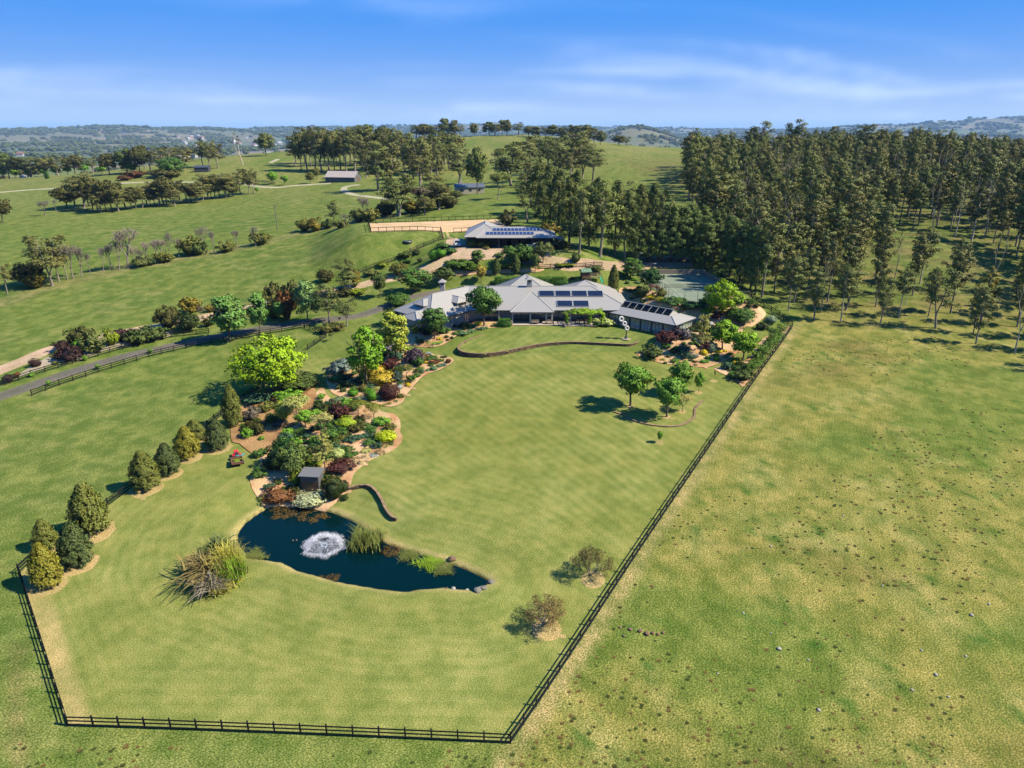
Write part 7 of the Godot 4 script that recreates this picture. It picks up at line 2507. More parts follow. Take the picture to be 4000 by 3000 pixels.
	pl("ball", "brightgreen", 39.3, -136.3, 0.76, 1.2, "green mound below the globe")
	pl("ball", "brightgreen", 38.7, -134.6, 0.62, 1.1, "smaller green mound below the globe")
	pl("ball", "brightgreen", 37.9, -134.4, 0.63, 1.4, "green mound at the front edge left of the shadow")
	pl("ball", "brightgreen", 44.4, -138.4, 0.67, 1.4, "green mound by the path at the right of the bed")
	pl("ball", "bluegreen2", 43.1, -137.1, 0.57, 1.1, "grey green mound by the path")
	pl("bush", "green", 35.7, -135.1, 0.58, 0.9, "small green tuft at the front edge of the right garden")
	pl("bush", "green", 36.1, -132.9, 0.42, 0.8, "tiny green tuft at the lowest front edge")
	pl("bush", "bronze", 36.5, -134.5, 0.49, 1.3, "bronze strappy plant at the front edge")
	pl("bush", "brightgreen", 32.8, -135.3, 0.47, 1.4, "low green plant behind the lawn tree")
	pl("tree2", "lime2", 43.7, -141.6, 6.54, 6.1, "vivid green tree, left of two beside the pool wing garden")
	pl("tree", "lime2", 46.2, -135.5, 6.04, 6.5, "vivid green spreading tree, right of two near the hedge")
	pl("bigbush", "green2", 51.6, -155.7, 3.76, 8.2, "large mid green tree behind the vivid green pair")
	pl("bush", "purple2", 46.1, -156.3, 1.76, 3.1, "dark purple shrub under the yellow blossom")
	pl("bush", "yellow", 44.9, -157.6, 0.74, 2.1, "yellow flowering shrub behind the pool wing")
	pl("bush", "yellow", 47.8, -157.6, 0.61, 1.7, "yellow flowering shrub at the foot of the tall green tree")
	pl("globe", "silvergreen", 58.7, -156.5, 1.58, 2.7, "grey green rounded shrub near the hedge end")
	pl("bush", "dark", 55.9, -154.0, 1.68, 3.0, "dark green shrub left of the grey green rounded one")
	pl("mat", "green", 57.9, -153.2, 0.54, 2.3, "low green border at the top of the small lawn")
	pl("bush", "bluegreen", 41.7, -131.1, 1.65, 2.1, "round blue green shrub in the corner by the hedge")
	pl("bush", "yellow", 43.4, -132.5, 1.32, 1.0, "tall yellow flowering shrub by the hedge")
	pl("bush", "goldgreen", 44.9, -134.9, 0.75, 1.9, "yellow green shrub below the vivid tree")
	pl("bush", "green", 41.7, -126.8, 1.43, 2.1, "green shrub at the lower end of the hedge")
	pl("bush", "olivegreen", 43.4, -126.1, 2.01, 3.8, "loose olive shrub at the lower end of the hedge")
	pl("bush", "dark", 45.2, -131.9, 1.32, 3.8, "dark low shrub mass beside the hedge")
	pl("tree", "spring3", 20.7, -115.7, 8.70, 7.6, "left and largest of the three lawn trees, with a grey trunk")
	pl("tree", "spring3", 26.2, -111.5, 7.87, 6.3, "nearest of the three lawn trees, inside the stone edging")
	pl("tree", "spring3", 30.2, -119.8, 6.56, 5.0, "rearmost of the three lawn trees, behind the others")
	pl("tree", "spring", 33.8, -120.7, 4.05, 2.1, "slender young tree right of the lawn trees")
	pl("airy", "pale2", 29.3, -113.3, 3.50, 3.8, "small sparse tree by the right bend of the stone edging")
	pl("tree", "spring", 23.4, -102.9, 2.23, 1.1, "small sapling alone on the lawn below the stone edging")
	pl("sapling", "eucg", 37.8, -125.5, 2.29, 0.4, "thin staked sapling alone near the garden corner")
	pl("globe2", "sparse", 9.4, -72.0, 3.75, 4.2, "round brown green half bare bush by the right fence, farther of two")
	pl("globe2", "sparse2", 3.6, -64.3, 3.33, 4.7, "round tan half bare bush by the right fence, nearer of two")
	pl("tree2", "green2", 31.7, -188.8, 5.70, 7.2, "green tree with a forked grey trunk by the tennis court bed")
	pl("tree", "green3", 34.5, -174.5, 5.89, 7.0, "dark round tree left of the tennis court")
	pl("airy", "barepink", 34.1, -167.8, 4.17, 4.0, "leafless pinkish tree before the tennis court corner")
	pl("broad2", "lime", 47.5, -157.1, 8.30, 9.5, "large vivid lime tree at the right of the tennis court")
	pl("bush", "yellow", 33.6, -168.4, 1.09, 2.8, "yellow flowering shrub under the leafless tree")
	pl("bush", "olivegreen", 32.0, -171.1, 3.18, 3.0, "upright olive shrub behind the pool roof")
	pl("bush", "bluegreen", 29.6, -172.8, 0.98, 1.7, "small blue green shrub behind the pool roof")
	pl("bush", "green", 31.6, -168.3, 0.72, 2.1, "small green shrub left of the yellow shrub")
	pl("bush", "olive", 35.8, -168.0, 2.36, 3.0, "olive shrub at the near left corner of the tennis court")
	pl("bush", "goldgreen", 35.0, -164.4, 1.08, 3.1, "yellowish low shrub row behind the pool roof")
	pl("bush", "green", 37.0, -160.4, 1.86, 5.3, "broad green shrub behind the pool roof")
	pl("bush", "green3", 40.9, -158.5, 1.99, 4.4, "dark green shrub behind the lantern end")
	pl("bush", "olive", 39.0, -158.0, 0.68, 1.9, "small olive shrub right of the lantern gable")
	pl("ball", "green", 30.1, -183.7, 0.86, 1.3, "round shrub at the tip of the far court bed")
	pl("bush", "brightgreen", 32.3, -187.4, 0.79, 2.3, "bright green shrub in the far court bed")
	pl("bush", "bluegreen2", 32.9, -184.0, 0.76, 1.8, "grey green shrub in the far court bed")
	pl("ball", "bluegreen", 34.8, -194.0, 0.98, 1.3, "round blue green shrub behind the far court bed")
	pl("ball", "bluegreen", 33.0, -192.6, 0.81, 1.1, "small round shrub by the forked tree trunk")
	pl("bush", "green", 30.0, -187.9, 1.99, 2.7, "green shrub under the forked tree")
	pl("bush", "goldgreen", 45.1, -158.0, 0.92, 2.6, "yellow shrub below the vivid lime tree")
	pl("bush", "purple3", -99.9, -133.1, 1.83, 2.4, "dark purple shrub nearest the camera on the upper fence")
	pl("bush", "redgreen", -99.9, -135.7, 1.21, 1.2, "small reddish sapling by the upper fence")
	pl("ball", "purple3", -99.6, -141.2, 1.77, 2.3, "round dark purple shrub on the gravel near the gate strut")
	pl("bush", "olive", -96.2, -142.2, 0.82, 1.1, "small yellow green ball on the gravel")
	pl("bush", "olive", -97.6, -145.6, 1.69, 2.6, "olive shrub left of the dark purple pair")
	pl("bush", "purple3", -98.7, -149.8, 2.82, 4.0, "dark purple shrub behind, left of a pair")
	pl("bush", "purple3", -94.0, -144.2, 3.52, 5.2, "dark purple shrub in front, right of a pair")
	pl("bush", "olivedark", -96.2, -152.9, 5.34, 5.5, "tall dark olive shrub above the purple pair")
	pl("bush", "eucg", -91.2, -148.7, 5.08, 5.6, "grey green willow like shrub beside the dark olive one")
	pl("bush", "spring", -95.1, -150.3, 3.16, 3.3, "bright green shrub at the foot of the dark olive one")
	pl("bush", "limeleaf", -89.6, -152.8, 4.54, 3.2, "light green young tree by the gravel")
	pl("bush", "purple3", -88.2, -155.4, 3.33, 4.1, "dark purple rounded shrub in the middle of the row")
	pl("bush", "olivegreen", -84.2, -153.5, 3.44, 5.7, "wide green shrub right of the middle purple one")
	pl("bush", "olivegreen", -82.1, -156.0, 3.33, 6.7, "spreading green shrub farther along the drive")
	pl("bigbush", "olivedark", -81.1, -162.6, 6.48, 6.7, "large dark olive dome shrub beside the drive")
	pl("bigbush", "dark", -75.7, -160.4, 5.18, 6.2, "large dark green dome shrub beside the drive")
	pl("bush", "goldolive", -80.4, -173.6, 4.52, 5.4, "golden olive dome shrub behind the dark pair")
	pl("airy", "bare", -75.0, -166.9, 4.00, 2.3, "grey twiggy small tree behind the dark domes")
	pl("bush", "olivedark", -71.9, -163.0, 2.78, 2.8, "dark shrub left of the street trees")
	pl("bush", "goldolive", -75.3, -173.3, 2.16, 2.5, "small golden shrub behind the street trees")
	pl("tree2", "planegreen", -62.7, -152.0, 10.80, 9.0, "largest leafy street tree beside the drive, leftmost")
	pl("tree2", "planegreen", -57.3, -156.0, 9.91, 5.9, "second leafy street tree beside the drive")
	pl("tree2", "planegreen", -55.0, -163.3, 5.27, 3.1, "small third street tree beside the drive")
	pl("tree2", "planegreen2", -47.8, -161.6, 10.34, 6.5, "fourth leafy street tree with pale leaf tips")
	pl("euc", "eucg", -42.5, -160.3, 9.70, 5.3, "grey green gum on the lawn side of the drive")
	pl("euc", "eucg", -37.8, -157.7, 7.17, 4.8, "gum with a forked white trunk beside the drive")
	pl("bush", "olive", -57.2, -166.0, 7.36, 4.7, "olive green shrub tree behind the third street tree")
	pl("bush", "olivedark", -58.9, -173.3, 7.53, 4.2, "dark olive shrub tree farther behind the street trees")
	pl("bush", "redgreen", -53.5, -164.6, 7.91, 3.7, "orange tinged shrub between the street trees")
	pl("bush", "olivedark", -54.0, -171.4, 7.87, 4.4, "dark shrub behind the fourth street tree")
	pl("bush", "goldolive", -61.7, -172.6, 1.80, 3.9, "golden shrub behind the second street tree")
	pl("bush", "olive", -41.7, -154.8, 2.23, 3.5, "low brownish shrub by the fence corner")
	pl("bush", "sparse", -39.4, -155.4, 2.09, 3.1, "low sparse shrub right of the fence corner")
	pl("airy", "eucg", -39.3, -149.3, 2.38, 1.6, "small bare sapling outside the fence corner")
	pl("bush", "spring", -90.9, -131.2, 1.35, 0.9, "small young shrub against the drive fence, second along from the camera end")
	pl("bush", "spring", -85.4, -139.1, 1.41, 0.9, "small young shrub against the drive fence, fourth along from the camera end")
	pl("bush", "spring", -78.2, -147.1, 1.47, 0.9, "small young shrub against the drive fence, last along from the camera end")
	pl("bush", "spring", -90.7, -143.9, 1.45, 0.9, "small young shrub against the drive fence, third along from the camera end")
	pl("bush", "spring", -96.8, -135.5, 1.38, 0.9, "small young shrub against the drive fence, first along from the camera end")
	pl("bigbush", "olivedark", -50.6, -191.2, 4.12, 5.5, "dark olive tree behind the tall gum trunks")
	pl("euc", "eucg", -42.4, -180.6, 9.03, 5.4, "tall slanting gum with a thin pale trunk")
	pl("euc", "eucb", -41.7, -180.5, 9.67, 3.0, "tall straight gum with a thin pale trunk")
	pl("bigbush", "goldolive", -41.6, -185.7, 5.54, 4.2, "golden olive tree right of the gum trunks")
	pl("bush", "limeleaf", -39.5, -180.0, 1.78, 4.8, "bright leafy shrub on the bank beside the track")
	pl("tree", "olivegreen", -33.2, -176.3, 6.94, 4.8, "dark trunked garden tree on the lawn beyond the drive")
	pl("bush", "eucg", -38.9, -193.9, 1.57, 4.0, "grey green shrub by the paddock fence")
	pl("bush", "limeleaf", -36.0, -198.3, 1.55, 3.2, "lime green shrub by the paddock fence")
	pl("bigbush", "olive", -30.7, -192.1, 4.58, 5.7, "olive tree behind the big dark green tree")
	pl("bush", "olivegreen", -30.5, -202.5, 1.31, 3.7, "loose green shrub farther along the paddock fence")
	pl("bush", "olivedark", -43.0, -179.4, 2.50, 4.0, "dark undershrub at the foot of the gums")
	pl("tree2", "green2", -25.0, -179.3, 6.70, 9.5, "big dark green tree behind the left wing")
	pl("tree", "olivegreen", -17.5, -183.0, 4.65, 6.1, "green garden tree behind the white four wheel drive")
	pl("tree", "goldtree", -8.0, -182.6, 5.13, 3.7, "golden leafed small tree on the rear lawn")
	pl("tree2", "green2", -9.2, -188.2, 4.20, 4.2, "round garden tree beside the pink drive")
	pl("conifer2", "olivegreen", -4.2, -185.5, 3.96, 2.6, "small dark conifer by the hedge")
	pl("tree", "green2", -0.8, -187.7, 6.18, 4.4, "tall garden tree before the stable yard, left of the group")
	pl("bigbush", "green2", 3.1, -189.2, 5.51, 7.4, "broad garden tree before the stable yard, middle of the group")
	pl("tree", "olivegreen", 6.1, -185.5, 5.33, 3.2, "darker garden tree before the stable yard, right of the group")
	pl("conifer2", "olivegreen", 0.9, -185.7, 5.23, 2.9, "narrow olive tree before the stable yard")
	pl("tree", "eucg", 8.2, -188.6, 6.36, 5.6, "pale grey green tree at the right end of the stable")
	pl("ball", "olivegreen", 16.8, -189.1, 2.43, 2.7, "clipped round tree at the turning area")
	pl("bush", "bronze2", -13.9, -188.6, 1.27, 2.7, "brownish shrub beside the pink drive")
	pl("bush", "green", -19.5, -203.7, 1.61, 4.4, "green shrub left of the utility")
	pl("bush", "green", -16.7, -193.7, 1.70, 3.3, "rounded green shrub below the utility")
	pl("ball", "brightgreen", -21.1, -193.6, 2.36, 3.1, "clipped bright green ball, left of two by the drive")
	pl("ball", "brightgreen", -19.2, -193.3, 2.18, 3.1, "clipped bright green ball, right of two by the drive")
	pl("bush", "olivegreen", -27.1, -203.1, 1.65, 2.5, "small round shrub by the paddock fence")
	pl("bush", "olivegreen", -25.6, -198.0, 1.45, 1.6, "smallest shrub in a bare ring by the drive")
	pl("bush", "green", -29.3, -200.1, 1.07, 3.1, "low shrub below the small round one")
	pl("bush", "olivegreen", -30.3, -202.1, 1.76, 3.5, "loose shrub at the paddock fence near its bend")
	pl("ball", "olive", -11.3, -199.3, 2.00, 2.7, "olive clipped shrub at the left of the stable front")
	pl("ball", "goldolive", -8.3, -200.1, 1.88, 5.0, "wide golden olive clipped shrub before the stable")
	pl("bush", "olive", -7.1, -195.9, 1.00, 2.1, "low yellowish shrub at the end of the wide clipped one")
	pl("bush", "olive", -12.6, -210.8, 1.38, 1.8, "small grey shrub at the corner of the stable")
	pl("bush", "green", -3.3, -191.1, 1.25, 2.7, "light green shrub at the yard edge")
	pl("bush", "hedgegreen", -13.8, -187.6, 2.57, 7.3, "leafy hedge behind the rear lawn, left length")
	pl("bush", "hedgegreen", -10.7, -187.0, 1.71, 4.9, "leafy hedge behind the rear lawn, right length")
	pl("bush", "hedgegreen", -2.3, -187.4, 1.43, 4.1, "leafy hedge right of the small conifer")
	pl("bush", "limeleaf", 12.9, -187.7, 1.00, 2.9, "light shrub along the turning area fence, left of two")
	pl("bush", "limeleaf", 15.1, -187.7, 1.00, 2.9, "light shrub along the turning area fence, right of two")
	pl("bush", "brightgreen", 21.3, -183.6, 0.68, 1.9, "clipped round shrub beside the green slide")
	pl("bush", "olivegreen", 22.0, -187.4, 1.57, 4.5, "hedge like shrub behind the play walkway")
	pl("bush", "olivedark", 15.7, -183.4, 0.86, 1.6, "dark shrub left of the cubby house")
	pl("euc", "eucb", -141.0, -195.6, 10.01, 4.3, "slim gum at the left end of the scrub line")
	pl("bigbush", "olivedark", -139.3, -203.6, 7.76, 10.1, "dark bushy tree at the left of the scrub line")
	pl("bush", "goldolive", -136.0, -200.8, 5.37, 5.3, "yellow green bush before the dark bushy tree")
	pl("euc", "eucb", -132.2, -202.0, 15.40, 10.3, "leaning gum with a pale trunk in the scrub line")
	pl("euc", "eucb", -132.5, -206.0, 12.97, 6.0, "straight thin gum right of the leaning one")
	pl("bare", "bare", -131.0, -207.8, 10.27, 5.3, "bare forked tree left of the middle of the scrub line")
	pl("bare", "bare", -129.9, -208.6, 9.63, 6.1, "second bare forked tree of the scrub line")
	pl("bare", "bare", -126.8, -212.7, 6.53, 3.9, "thin bare sapling on the scrub line")
	pl("bare", "bare", -122.3, -216.7, 7.54, 5.9, "dark bare tree left of the large bare one")
	pl("bare", "bare", -117.3, -216.4, 11.95, 8.6, "large bare tree at the middle of the scrub line")
	pl("bare", "bare", -116.2, -218.8, 6.28, 5.5, "small bare tree right of the large bare one")
	pl("bare", "bare", -113.3, -220.5, 6.86, 4.8, "bare thicket tree, first after the large one")
	pl("bare", "bare", -111.5, -222.9, 6.52, 5.2, "bare thicket tree, second after the large one")
	pl("bare", "bare", -108.1, -225.0, 8.55, 4.0, "tall bare tree before the green scrub")
	pl("bare", "bare", -114.1, -217.1, 5.46, 3.9, "grey bare sapling beside the small bare tree")
	pl("bare", "bare", -128.2, -210.4, 8.72, 4.6, "bare tree between the forked pair and the thin sapling")
	pl("bare", "bare", -123.8, -214.3, 7.48, 4.7, "bare tree just left of the dark bare one")
	pl("bare", "bare", -119.6, -215.5, 8.88, 5.5, "bare tree close at the left of the large bare one")
	pl("bare", "bare", -109.5, -223.6, 6.62, 4.8, "bare thicket tree left of the tall bare one")
	pl("bare", "bare", -105.9, -226.5, 6.04, 4.9, "bare tree right of the tall bare one")
	pl("bare", "bare", -95.4, -228.3, 6.87, 4.1, "thin bare tree right of the olive shrubs")
	pl("bare", "bare", -88.5, -230.8, 6.11, 3.7, "thin bare tree left of the dead one")
	pl("bush", "olive", -108.6, -221.5, 3.53, 5.8, "low olive scrub under the bare thicket")
	pl("bush", "eucg", -113.6, -218.4, 3.49, 5.7, "grey scrub under the bare thicket")
	pl("bush", "olive", -103.3, -229.1, 6.90, 7.0, "olive shrub in the scrub line, left of two")
	pl("bush", "olivegreen", -100.3, -227.9, 4.65, 5.5, "olive shrub in the scrub line, right of two")
	pl("bare", "bare", -98.2, -229.0, 8.49, 4.9, "bare tree behind the olive shrubs")
	pl("bush", "olive", -91.7, -229.2, 4.00, 5.5, "low shrub near the right of the scrub line")
	pl("bare", "bare", -83.5, -233.4, 6.57, 3.8, "thin dead tree near the right end of the scrub line")
	pl("bush", "olive", -82.4, -235.3, 4.74, 6.1, "rounded shrub at the right end of the scrub line")
	pl("bush", "olive", -72.4, -251.6, 4.74, 5.2, "olive shrub in the upper row, first from the left")
	pl("bush", "goldolive", -67.5, -248.9, 4.95, 5.6, "olive shrub in the upper row, second from the left")
	pl("bush", "olivegreen", -64.1, -251.0, 3.77, 4.3, "grey shrub in the upper row, third from the left")
	pl("bush", "olive", -55.9, -235.2, 3.02, 4.6, "low brown green shrub in the upper row, fourth from the left")
	pl("euc", "eucg", -62.5, -253.6, 9.86, 6.7, "small gum standing in the upper row of shrubs")
	pl("bare", "bare", -54.2, -233.1, 4.45, 3.3, "thin bare sapling in the upper row")
	pl("bare", "bare", -51.3, -252.4, 8.67, 5.4, "tall bare tree left of the arena")
	pl("bush", "eucg", -54.1, -256.9, 5.33, 6.1, "grey bush left of the arena")
	pl("bush", "olive", -49.7, -253.1, 5.19, 6.5, "olive bush left of the arena")
	pl("bigbush", "olivedark", -46.7, -267.4, 5.66, 7.7, "dark bushy tree beyond the left end of the arena")
	pl("euc", "eucg", -40.4, -260.6, 15.26, 11.9, "tall gum beyond the left end of the arena")
	pl("tree", "goldolive", -36.9, -265.3, 5.00, 7.0, "yellowish tree beyond the arena")
	pl("euc", "eucb", -31.0, -258.5, 6.63, 8.2, "brown green gum beyond the middle of the arena")
	pl("euc", "eucb", -27.3, -272.3, 10.61, 10.5, "spreading brown gum beyond the middle of the arena")
	pl("airy", "bare", -33.7, -265.6, 10.11, 8.4, "grey bare tree beyond the arena")
	pl("airy", "eucg", -21.8, -289.4, 6.38, 6.1, "grey green small tree beyond the arena")
	pl("bush", "olivedark", -23.9, -277.5, 4.64, 7.1, "dark shrub beyond the right of the arena")
	pl("round", "olivedark", -218.3, -310.4, 10.96, 9.4, "dark gum cut off by the left edge of the picture")
	pl("bare", "bare", -211.4, -328.7, 6.63, 6.5, "bare rounded tree left of the paddock row")
	pl("bare", "bare", -211.4, -337.8, 6.45, 3.5, "thin bare sapling left of the paddock row")
	pl("euc", "eucg", -218.7, -525.6, 19.63, 11.7, "dark gum on the hill shoulder, left of a pair")
	pl("euc", "eucb", -214.1, -524.8, 18.61, 11.7, "gum on the hill shoulder, right of a pair")
	pl("euc", "eucb", -203.9, -514.8, 18.76, 12.5, "pale limbed gum on the hill shoulder beside the pair")
	pl("deadgum", "eucb", -194.2, -536.6, 22.02, 15.8, "large pale limbed half dead gum standing alone on the hill")
	pl("round", "eucg", -203.0, -616.7, 18.40, 18.0, "full crowned dark gum standing alone on the hill")
	pl("tree", "spring", -140.1, -432.0, 7.62, 7.9, "bright green small tree by the woolshed road")
	pl("tree", "spring", -131.4, -426.4, 6.28, 5.2, "pale green young tree right of the bright one by the woolshed road")
	pl("tree", "spring", -136.8, -393.9, 3.51, 3.2, "small pale sapling near the paddock row end")
	pl("tree", "olive", -117.1, -428.5, 6.72, 6.1, "yellow green young tree left of the woolshed")
	pl("tree", "olive", -118.9, -449.6, 7.02, 5.5, "bronze young tree left of the woolshed")
	pl("broad", "casuagreen", -219.4, -478.7, 12.99, 20.5, "large round willow green tree right of the far left garden")
	pl("boxhedge", "boxgreen", -324.3, -515.4, 5.04, 2.7, "clipped dark hedge pillar in the far left garden")
	pl("bush", "redbrown", -242.5, -475.6, 4.92, 14.1, "low red brown hedge before the far left garden")
	pl("bush", "redbrown", -243.8, -464.6, 3.28, 9.2, "red brown shrub left of the low hedge")
	pl("bush", "olivedark", -221.7, -470.3, 6.48, 18.5, "dark low scrub below the willow green tree")
	pl("euc", "eucg", -68.4, -375.8, 24.29, 15.1, "leafy gum right of the woolshed")
	pl("euc", "eucg", -41.1, -261.5, 15.17, 11.7, "large leafy gum beside the shed road, left of the arena")
	pl("euc", "eucb", -61.9, -377.9, 23.47, 13.2, "gum behind the shed road")
	pl("euc", "eucb", -49.0, -393.0, 18.46, 15.8, "spreading gum left of the cottage")
	pl("euc", "eucg", -28.3, -394.0, 18.97, 13.7, "spreading gum behind the cottage roof")
	pl("euc", "eucb", -35.0, -328.5, 18.48, 10.6, "brown gum before the cottage, left")
	pl("tree", "eucgreen", -15.6, -329.8, 20.98, 11.1, "tall light green poplar like tree at the cottage")
	pl("airy", "eucgreen", -6.0, -305.9, 12.37, 11.1, "light airy tree right of the cottage")
	pl("euc", "eucg", -0.6, -365.4, 20.98, 18.1, "large spreading gum right of the cottage")
	pl("euc", "eucg", 7.3, -387.3, 19.55, 15.5, "gum right of the large spreading one")
	pl("bigbush", "eucb", -27.8, -277.0, 11.10, 10.6, "brown twiggy tree below the cottage")
	pl("bigbush", "olive", -31.7, -265.3, 6.90, 7.8, "olive tree left of the brown twiggy one")
	pl("bush", "goldolive", -37.1, -268.2, 4.53, 7.9, "yellowish shrub tree beside the shed road gum")
	pl("bush", "olivedark", -46.4, -269.2, 5.38, 7.9, "dark shrub tree left of the shed road gum")
	pl("airy", "bare", -22.8, -290.2, 5.30, 4.7, "bare small tree before the cottage")
	pl("euc", "eucgreen", 24.4, -197.1, 21.33, 10.6, "tall gum with a long pale trunk standing by the turning area")
	pl("bush", "goldolive", 11.7, -219.0, 4.87, 5.7, "yellow green bush under the gums right of the stable")
	pl("bush", "olivedark", 13.1, -197.2, 2.84, 5.1, "dark bush right of the horse float")
	pl("bush", "olivedark", -1.2, -233.5, 5.37, 5.0, "dark bush beyond the right end of the arena")
	pl("euc", "eucg", 135.2, -415.0, 25.04, 17.1, "tall dark gum rising above the left of the plantation skyline")
	pl("euc", "eucg", 156.8, -415.0, 25.43, 12.8, "ragged gum rising above the middle of the plantation skyline")
	pl("euc", "eucg", 175.6, -415.0, 20.84, 11.4, "thin topped gum on the plantation skyline")
	pl("euc", "eucg", 194.9, -415.0, 21.69, 15.6, "rounded gum above the plantation skyline")
	pl("euc", "eucg", 207.8, -415.0, 20.38, 14.2, "broad gum at the right of the plantation skyline")
	pl("euc", "eucg", 230.7, -415.0, 18.99, 15.6, "dark gum near the right end of the plantation skyline")
	pl("tree", "lime2", -426.8, -620.0, 10.06, 7.6, "", 9)
	pl("round", "olivegreen", -421.8, -620.0, 21.13, 18.9, "", 2)
	pl("tree", "lime2", -416.7, -620.0, 8.29, 8.8, "", 9)
	pl("round", "olivedark", -406.0, -610.0, 18.55, 14.9, "", 2)
	pl("tree", "lime2", -399.8, -610.0, 6.40, 6.2, "", 9)
	pl("euc", "eucg", -397.0, -610.0, 17.43, 16.1, "", 2)
	pl("tree", "spring", -386.0, -610.0, 7.91, 7.4, "", 9)
	pl("round", "eucb", -384.5, -610.0, 16.63, 18.6, "", 2)
	pl("tree", "spring", -376.0, -610.0, 8.42, 9.9, "", 9)
	pl("euc", "eucb", -368.1, -600.0, 15.74, 14.6, "", 2)
	pl("round", "olivedark", -213.6, -350.1, 11.52, 14.1, "", 5)
	pl("tree", "spring", -366.1, -610.0, 7.72, 8.7, "", 9)
	pl("euc", "eucb", -212.8, -355.1, 11.32, 11.0, "", 5)
	pl("round", "olivedark", -359.9, -610.0, 15.49, 18.6, "", 2)
	pl("euc", "eucb", -206.7, -352.1, 17.09, 15.9, "", 5)
	pl("round", "olivedark", -208.9, -359.9, 14.99, 12.0, "", 5)
	pl("tree", "spring", -358.2, -620.0, 7.40, 11.3, "", 9)
	pl("round", "olivedark", -197.3, -342.8, 16.82, 10.6, "", 5)
	pl("euc", "olivedark", -197.0, -346.2, 13.44, 9.9, "", 5)
	pl("euc", "eucb", -189.9, -335.8, 9.76, 8.8, "", 5)
	pl("euc", "eucg", -308.1, -544.8, 12.65, 11.1, "", 2)
	pl("round", "eucb", -190.0, -340.5, 12.57, 9.7, "", 5)
	pl("tree", "spring", -285.5, -515.7, 6.02, 8.4, "", 9)
	pl("round", "olivedark", -186.2, -338.6, 15.70, 13.7, "", 5)
	pl("round", "olivedark", -273.3, -502.7, 14.10, 15.3, "", 2)
	pl("euc", "eucb", -183.6, -339.6, 11.20, 8.9, "", 5)
	pl("euc", "olivedark", -185.5, -349.8, 11.50, 10.0, "", 5)
	pl("round", "olivedark", -180.5, -345.5, 10.49, 9.0, "", 5)
	pl("tree", "spring2", -263.4, -505.7, 7.85, 9.2, "", 9)
	pl("round", "olivegreen", -262.0, -504.9, 16.56, 15.4, "", 2)
	pl("round", "olivedark", -178.7, -346.2, 11.39, 9.0, "", 5)
	pl("tree", "spring2", -256.6, -502.4, 6.83, 8.2, "", 9)
	pl("euc", "eucb", -177.8, -351.1, 10.85, 8.3, "", 5)
	pl("round", "olivedark", -251.5, -500.4, 16.88, 15.3, "", 2)
	pl("euc", "eucb", -178.6, -356.4, 9.94, 9.3, "", 5)
	pl("round", "olivedark", -176.5, -356.1, 9.23, 6.8, "", 5)
	pl("round", "olivedark", -265.0, -534.9, 16.45, 13.0, "", 2)
	pl("round", "olivedark", -174.7, -356.8, 10.51, 9.3, "", 5)
	pl("euc", "eucg", -243.0, -497.7, 17.27, 12.1, "", 2)
	pl("euc", "eucb", -171.7, -355.2, 12.70, 11.0, "", 5)
	pl("euc", "olivedark", -173.3, -363.5, 10.47, 10.3, "", 5)
	pl("round", "olivedark", -167.7, -354.4, 14.75, 11.8, "", 5)
	pl("euc", "eucb", -233.9, -495.4, 17.19, 14.1, "", 2)
	pl("round", "eucb", -167.8, -359.7, 9.31, 8.5, "", 5)
	pl("euc", "eucb", -163.2, -353.3, 9.16, 9.2, "", 5)
	pl("euc", "eucb", -277.5, -603.7, 12.74, 17.1, "", 2)
	pl("euc", "eucb", -169.9, -373.8, 11.47, 9.7, "", 5)
	pl("deadgum", "eucb", -224.0, -493.6, 16.19, 13.0, "", 2)
	pl("euc", "olivedark", -164.8, -370.0, 10.27, 9.6, "", 5)
	pl("euc", "eucb", -228.5, -518.6, 13.98, 11.6, "", 2)
	pl("round", "olivedark", -159.6, -363.2, 10.81, 9.5, "", 5)
	pl("euc", "eucb", -257.6, -591.9, 11.35, 14.4, "", 2)
	pl("round", "olivedark", -160.1, -368.8, 8.43, 8.7, "", 5)
	pl("euc", "eucb", -156.7, -365.1, 9.07, 9.5, "", 5)
	pl("euc", "eucb", -158.0, -373.9, 9.64, 9.7, "", 5)
	pl("euc", "eucb", -156.6, -376.4, 13.01, 11.6, "", 5)
	pl("round", "olivedark", -155.7, -379.1, 10.50, 9.9, "", 5)
	pl("round", "olivedark", -153.5, -378.4, 11.96, 10.7, "", 5)
	pl("euc", "olivedark", -151.7, -380.8, 10.91, 9.9, "", 5)
	pl("euc", "eucb", -148.6, -379.9, 13.11, 12.6, "", 5)
	pl("round", "eucb", -148.1, -383.8, 9.71, 9.1, "", 5)
	pl("round", "olivedark", -146.6, -385.1, 6.11, 7.3, "", 5)
	pl("euc", "eucb", -144.5, -390.4, 13.44, 10.1, "", 5)
	pl("euc", "eucb", -141.8, -395.6, 13.60, 7.5, "", 5)
	pl("euc", "eucb", -137.5, -391.1, 13.45, 6.5, "", 5)
	pl("euc", "eucb", -154.1, -528.4, 22.42, 11.2, "", 8)
	pl("round", "eucg", -141.6, -498.2, 27.36, 13.2, "", 8)
	pl("euc", "eucg", -150.4, -540.8, 23.57, 11.4, "", 8)
	pl("euc", "eucb", -137.5, -497.5, 27.93, 13.2, "", 8)
	pl("euc", "eucb", -140.8, -520.4, 27.59, 12.4, "", 8)
	pl("euc", "eucg", -131.1, -493.3, 28.67, 13.1, "", 8)
	pl("euc", "eucb", -125.8, -490.2, 29.10, 13.0, "", 8)
	pl("euc", "eucb", -135.6, -539.0, 25.73, 11.4, "", 8)
	pl("euc", "eucg", -122.3, -495.0, 27.18, 11.8, "", 8)
	pl("round", "eucb", -116.4, -486.3, 28.16, 12.9, "", 8)
	pl("round", "eucg", -123.7, -524.4, 26.36, 13.9, "", 8)
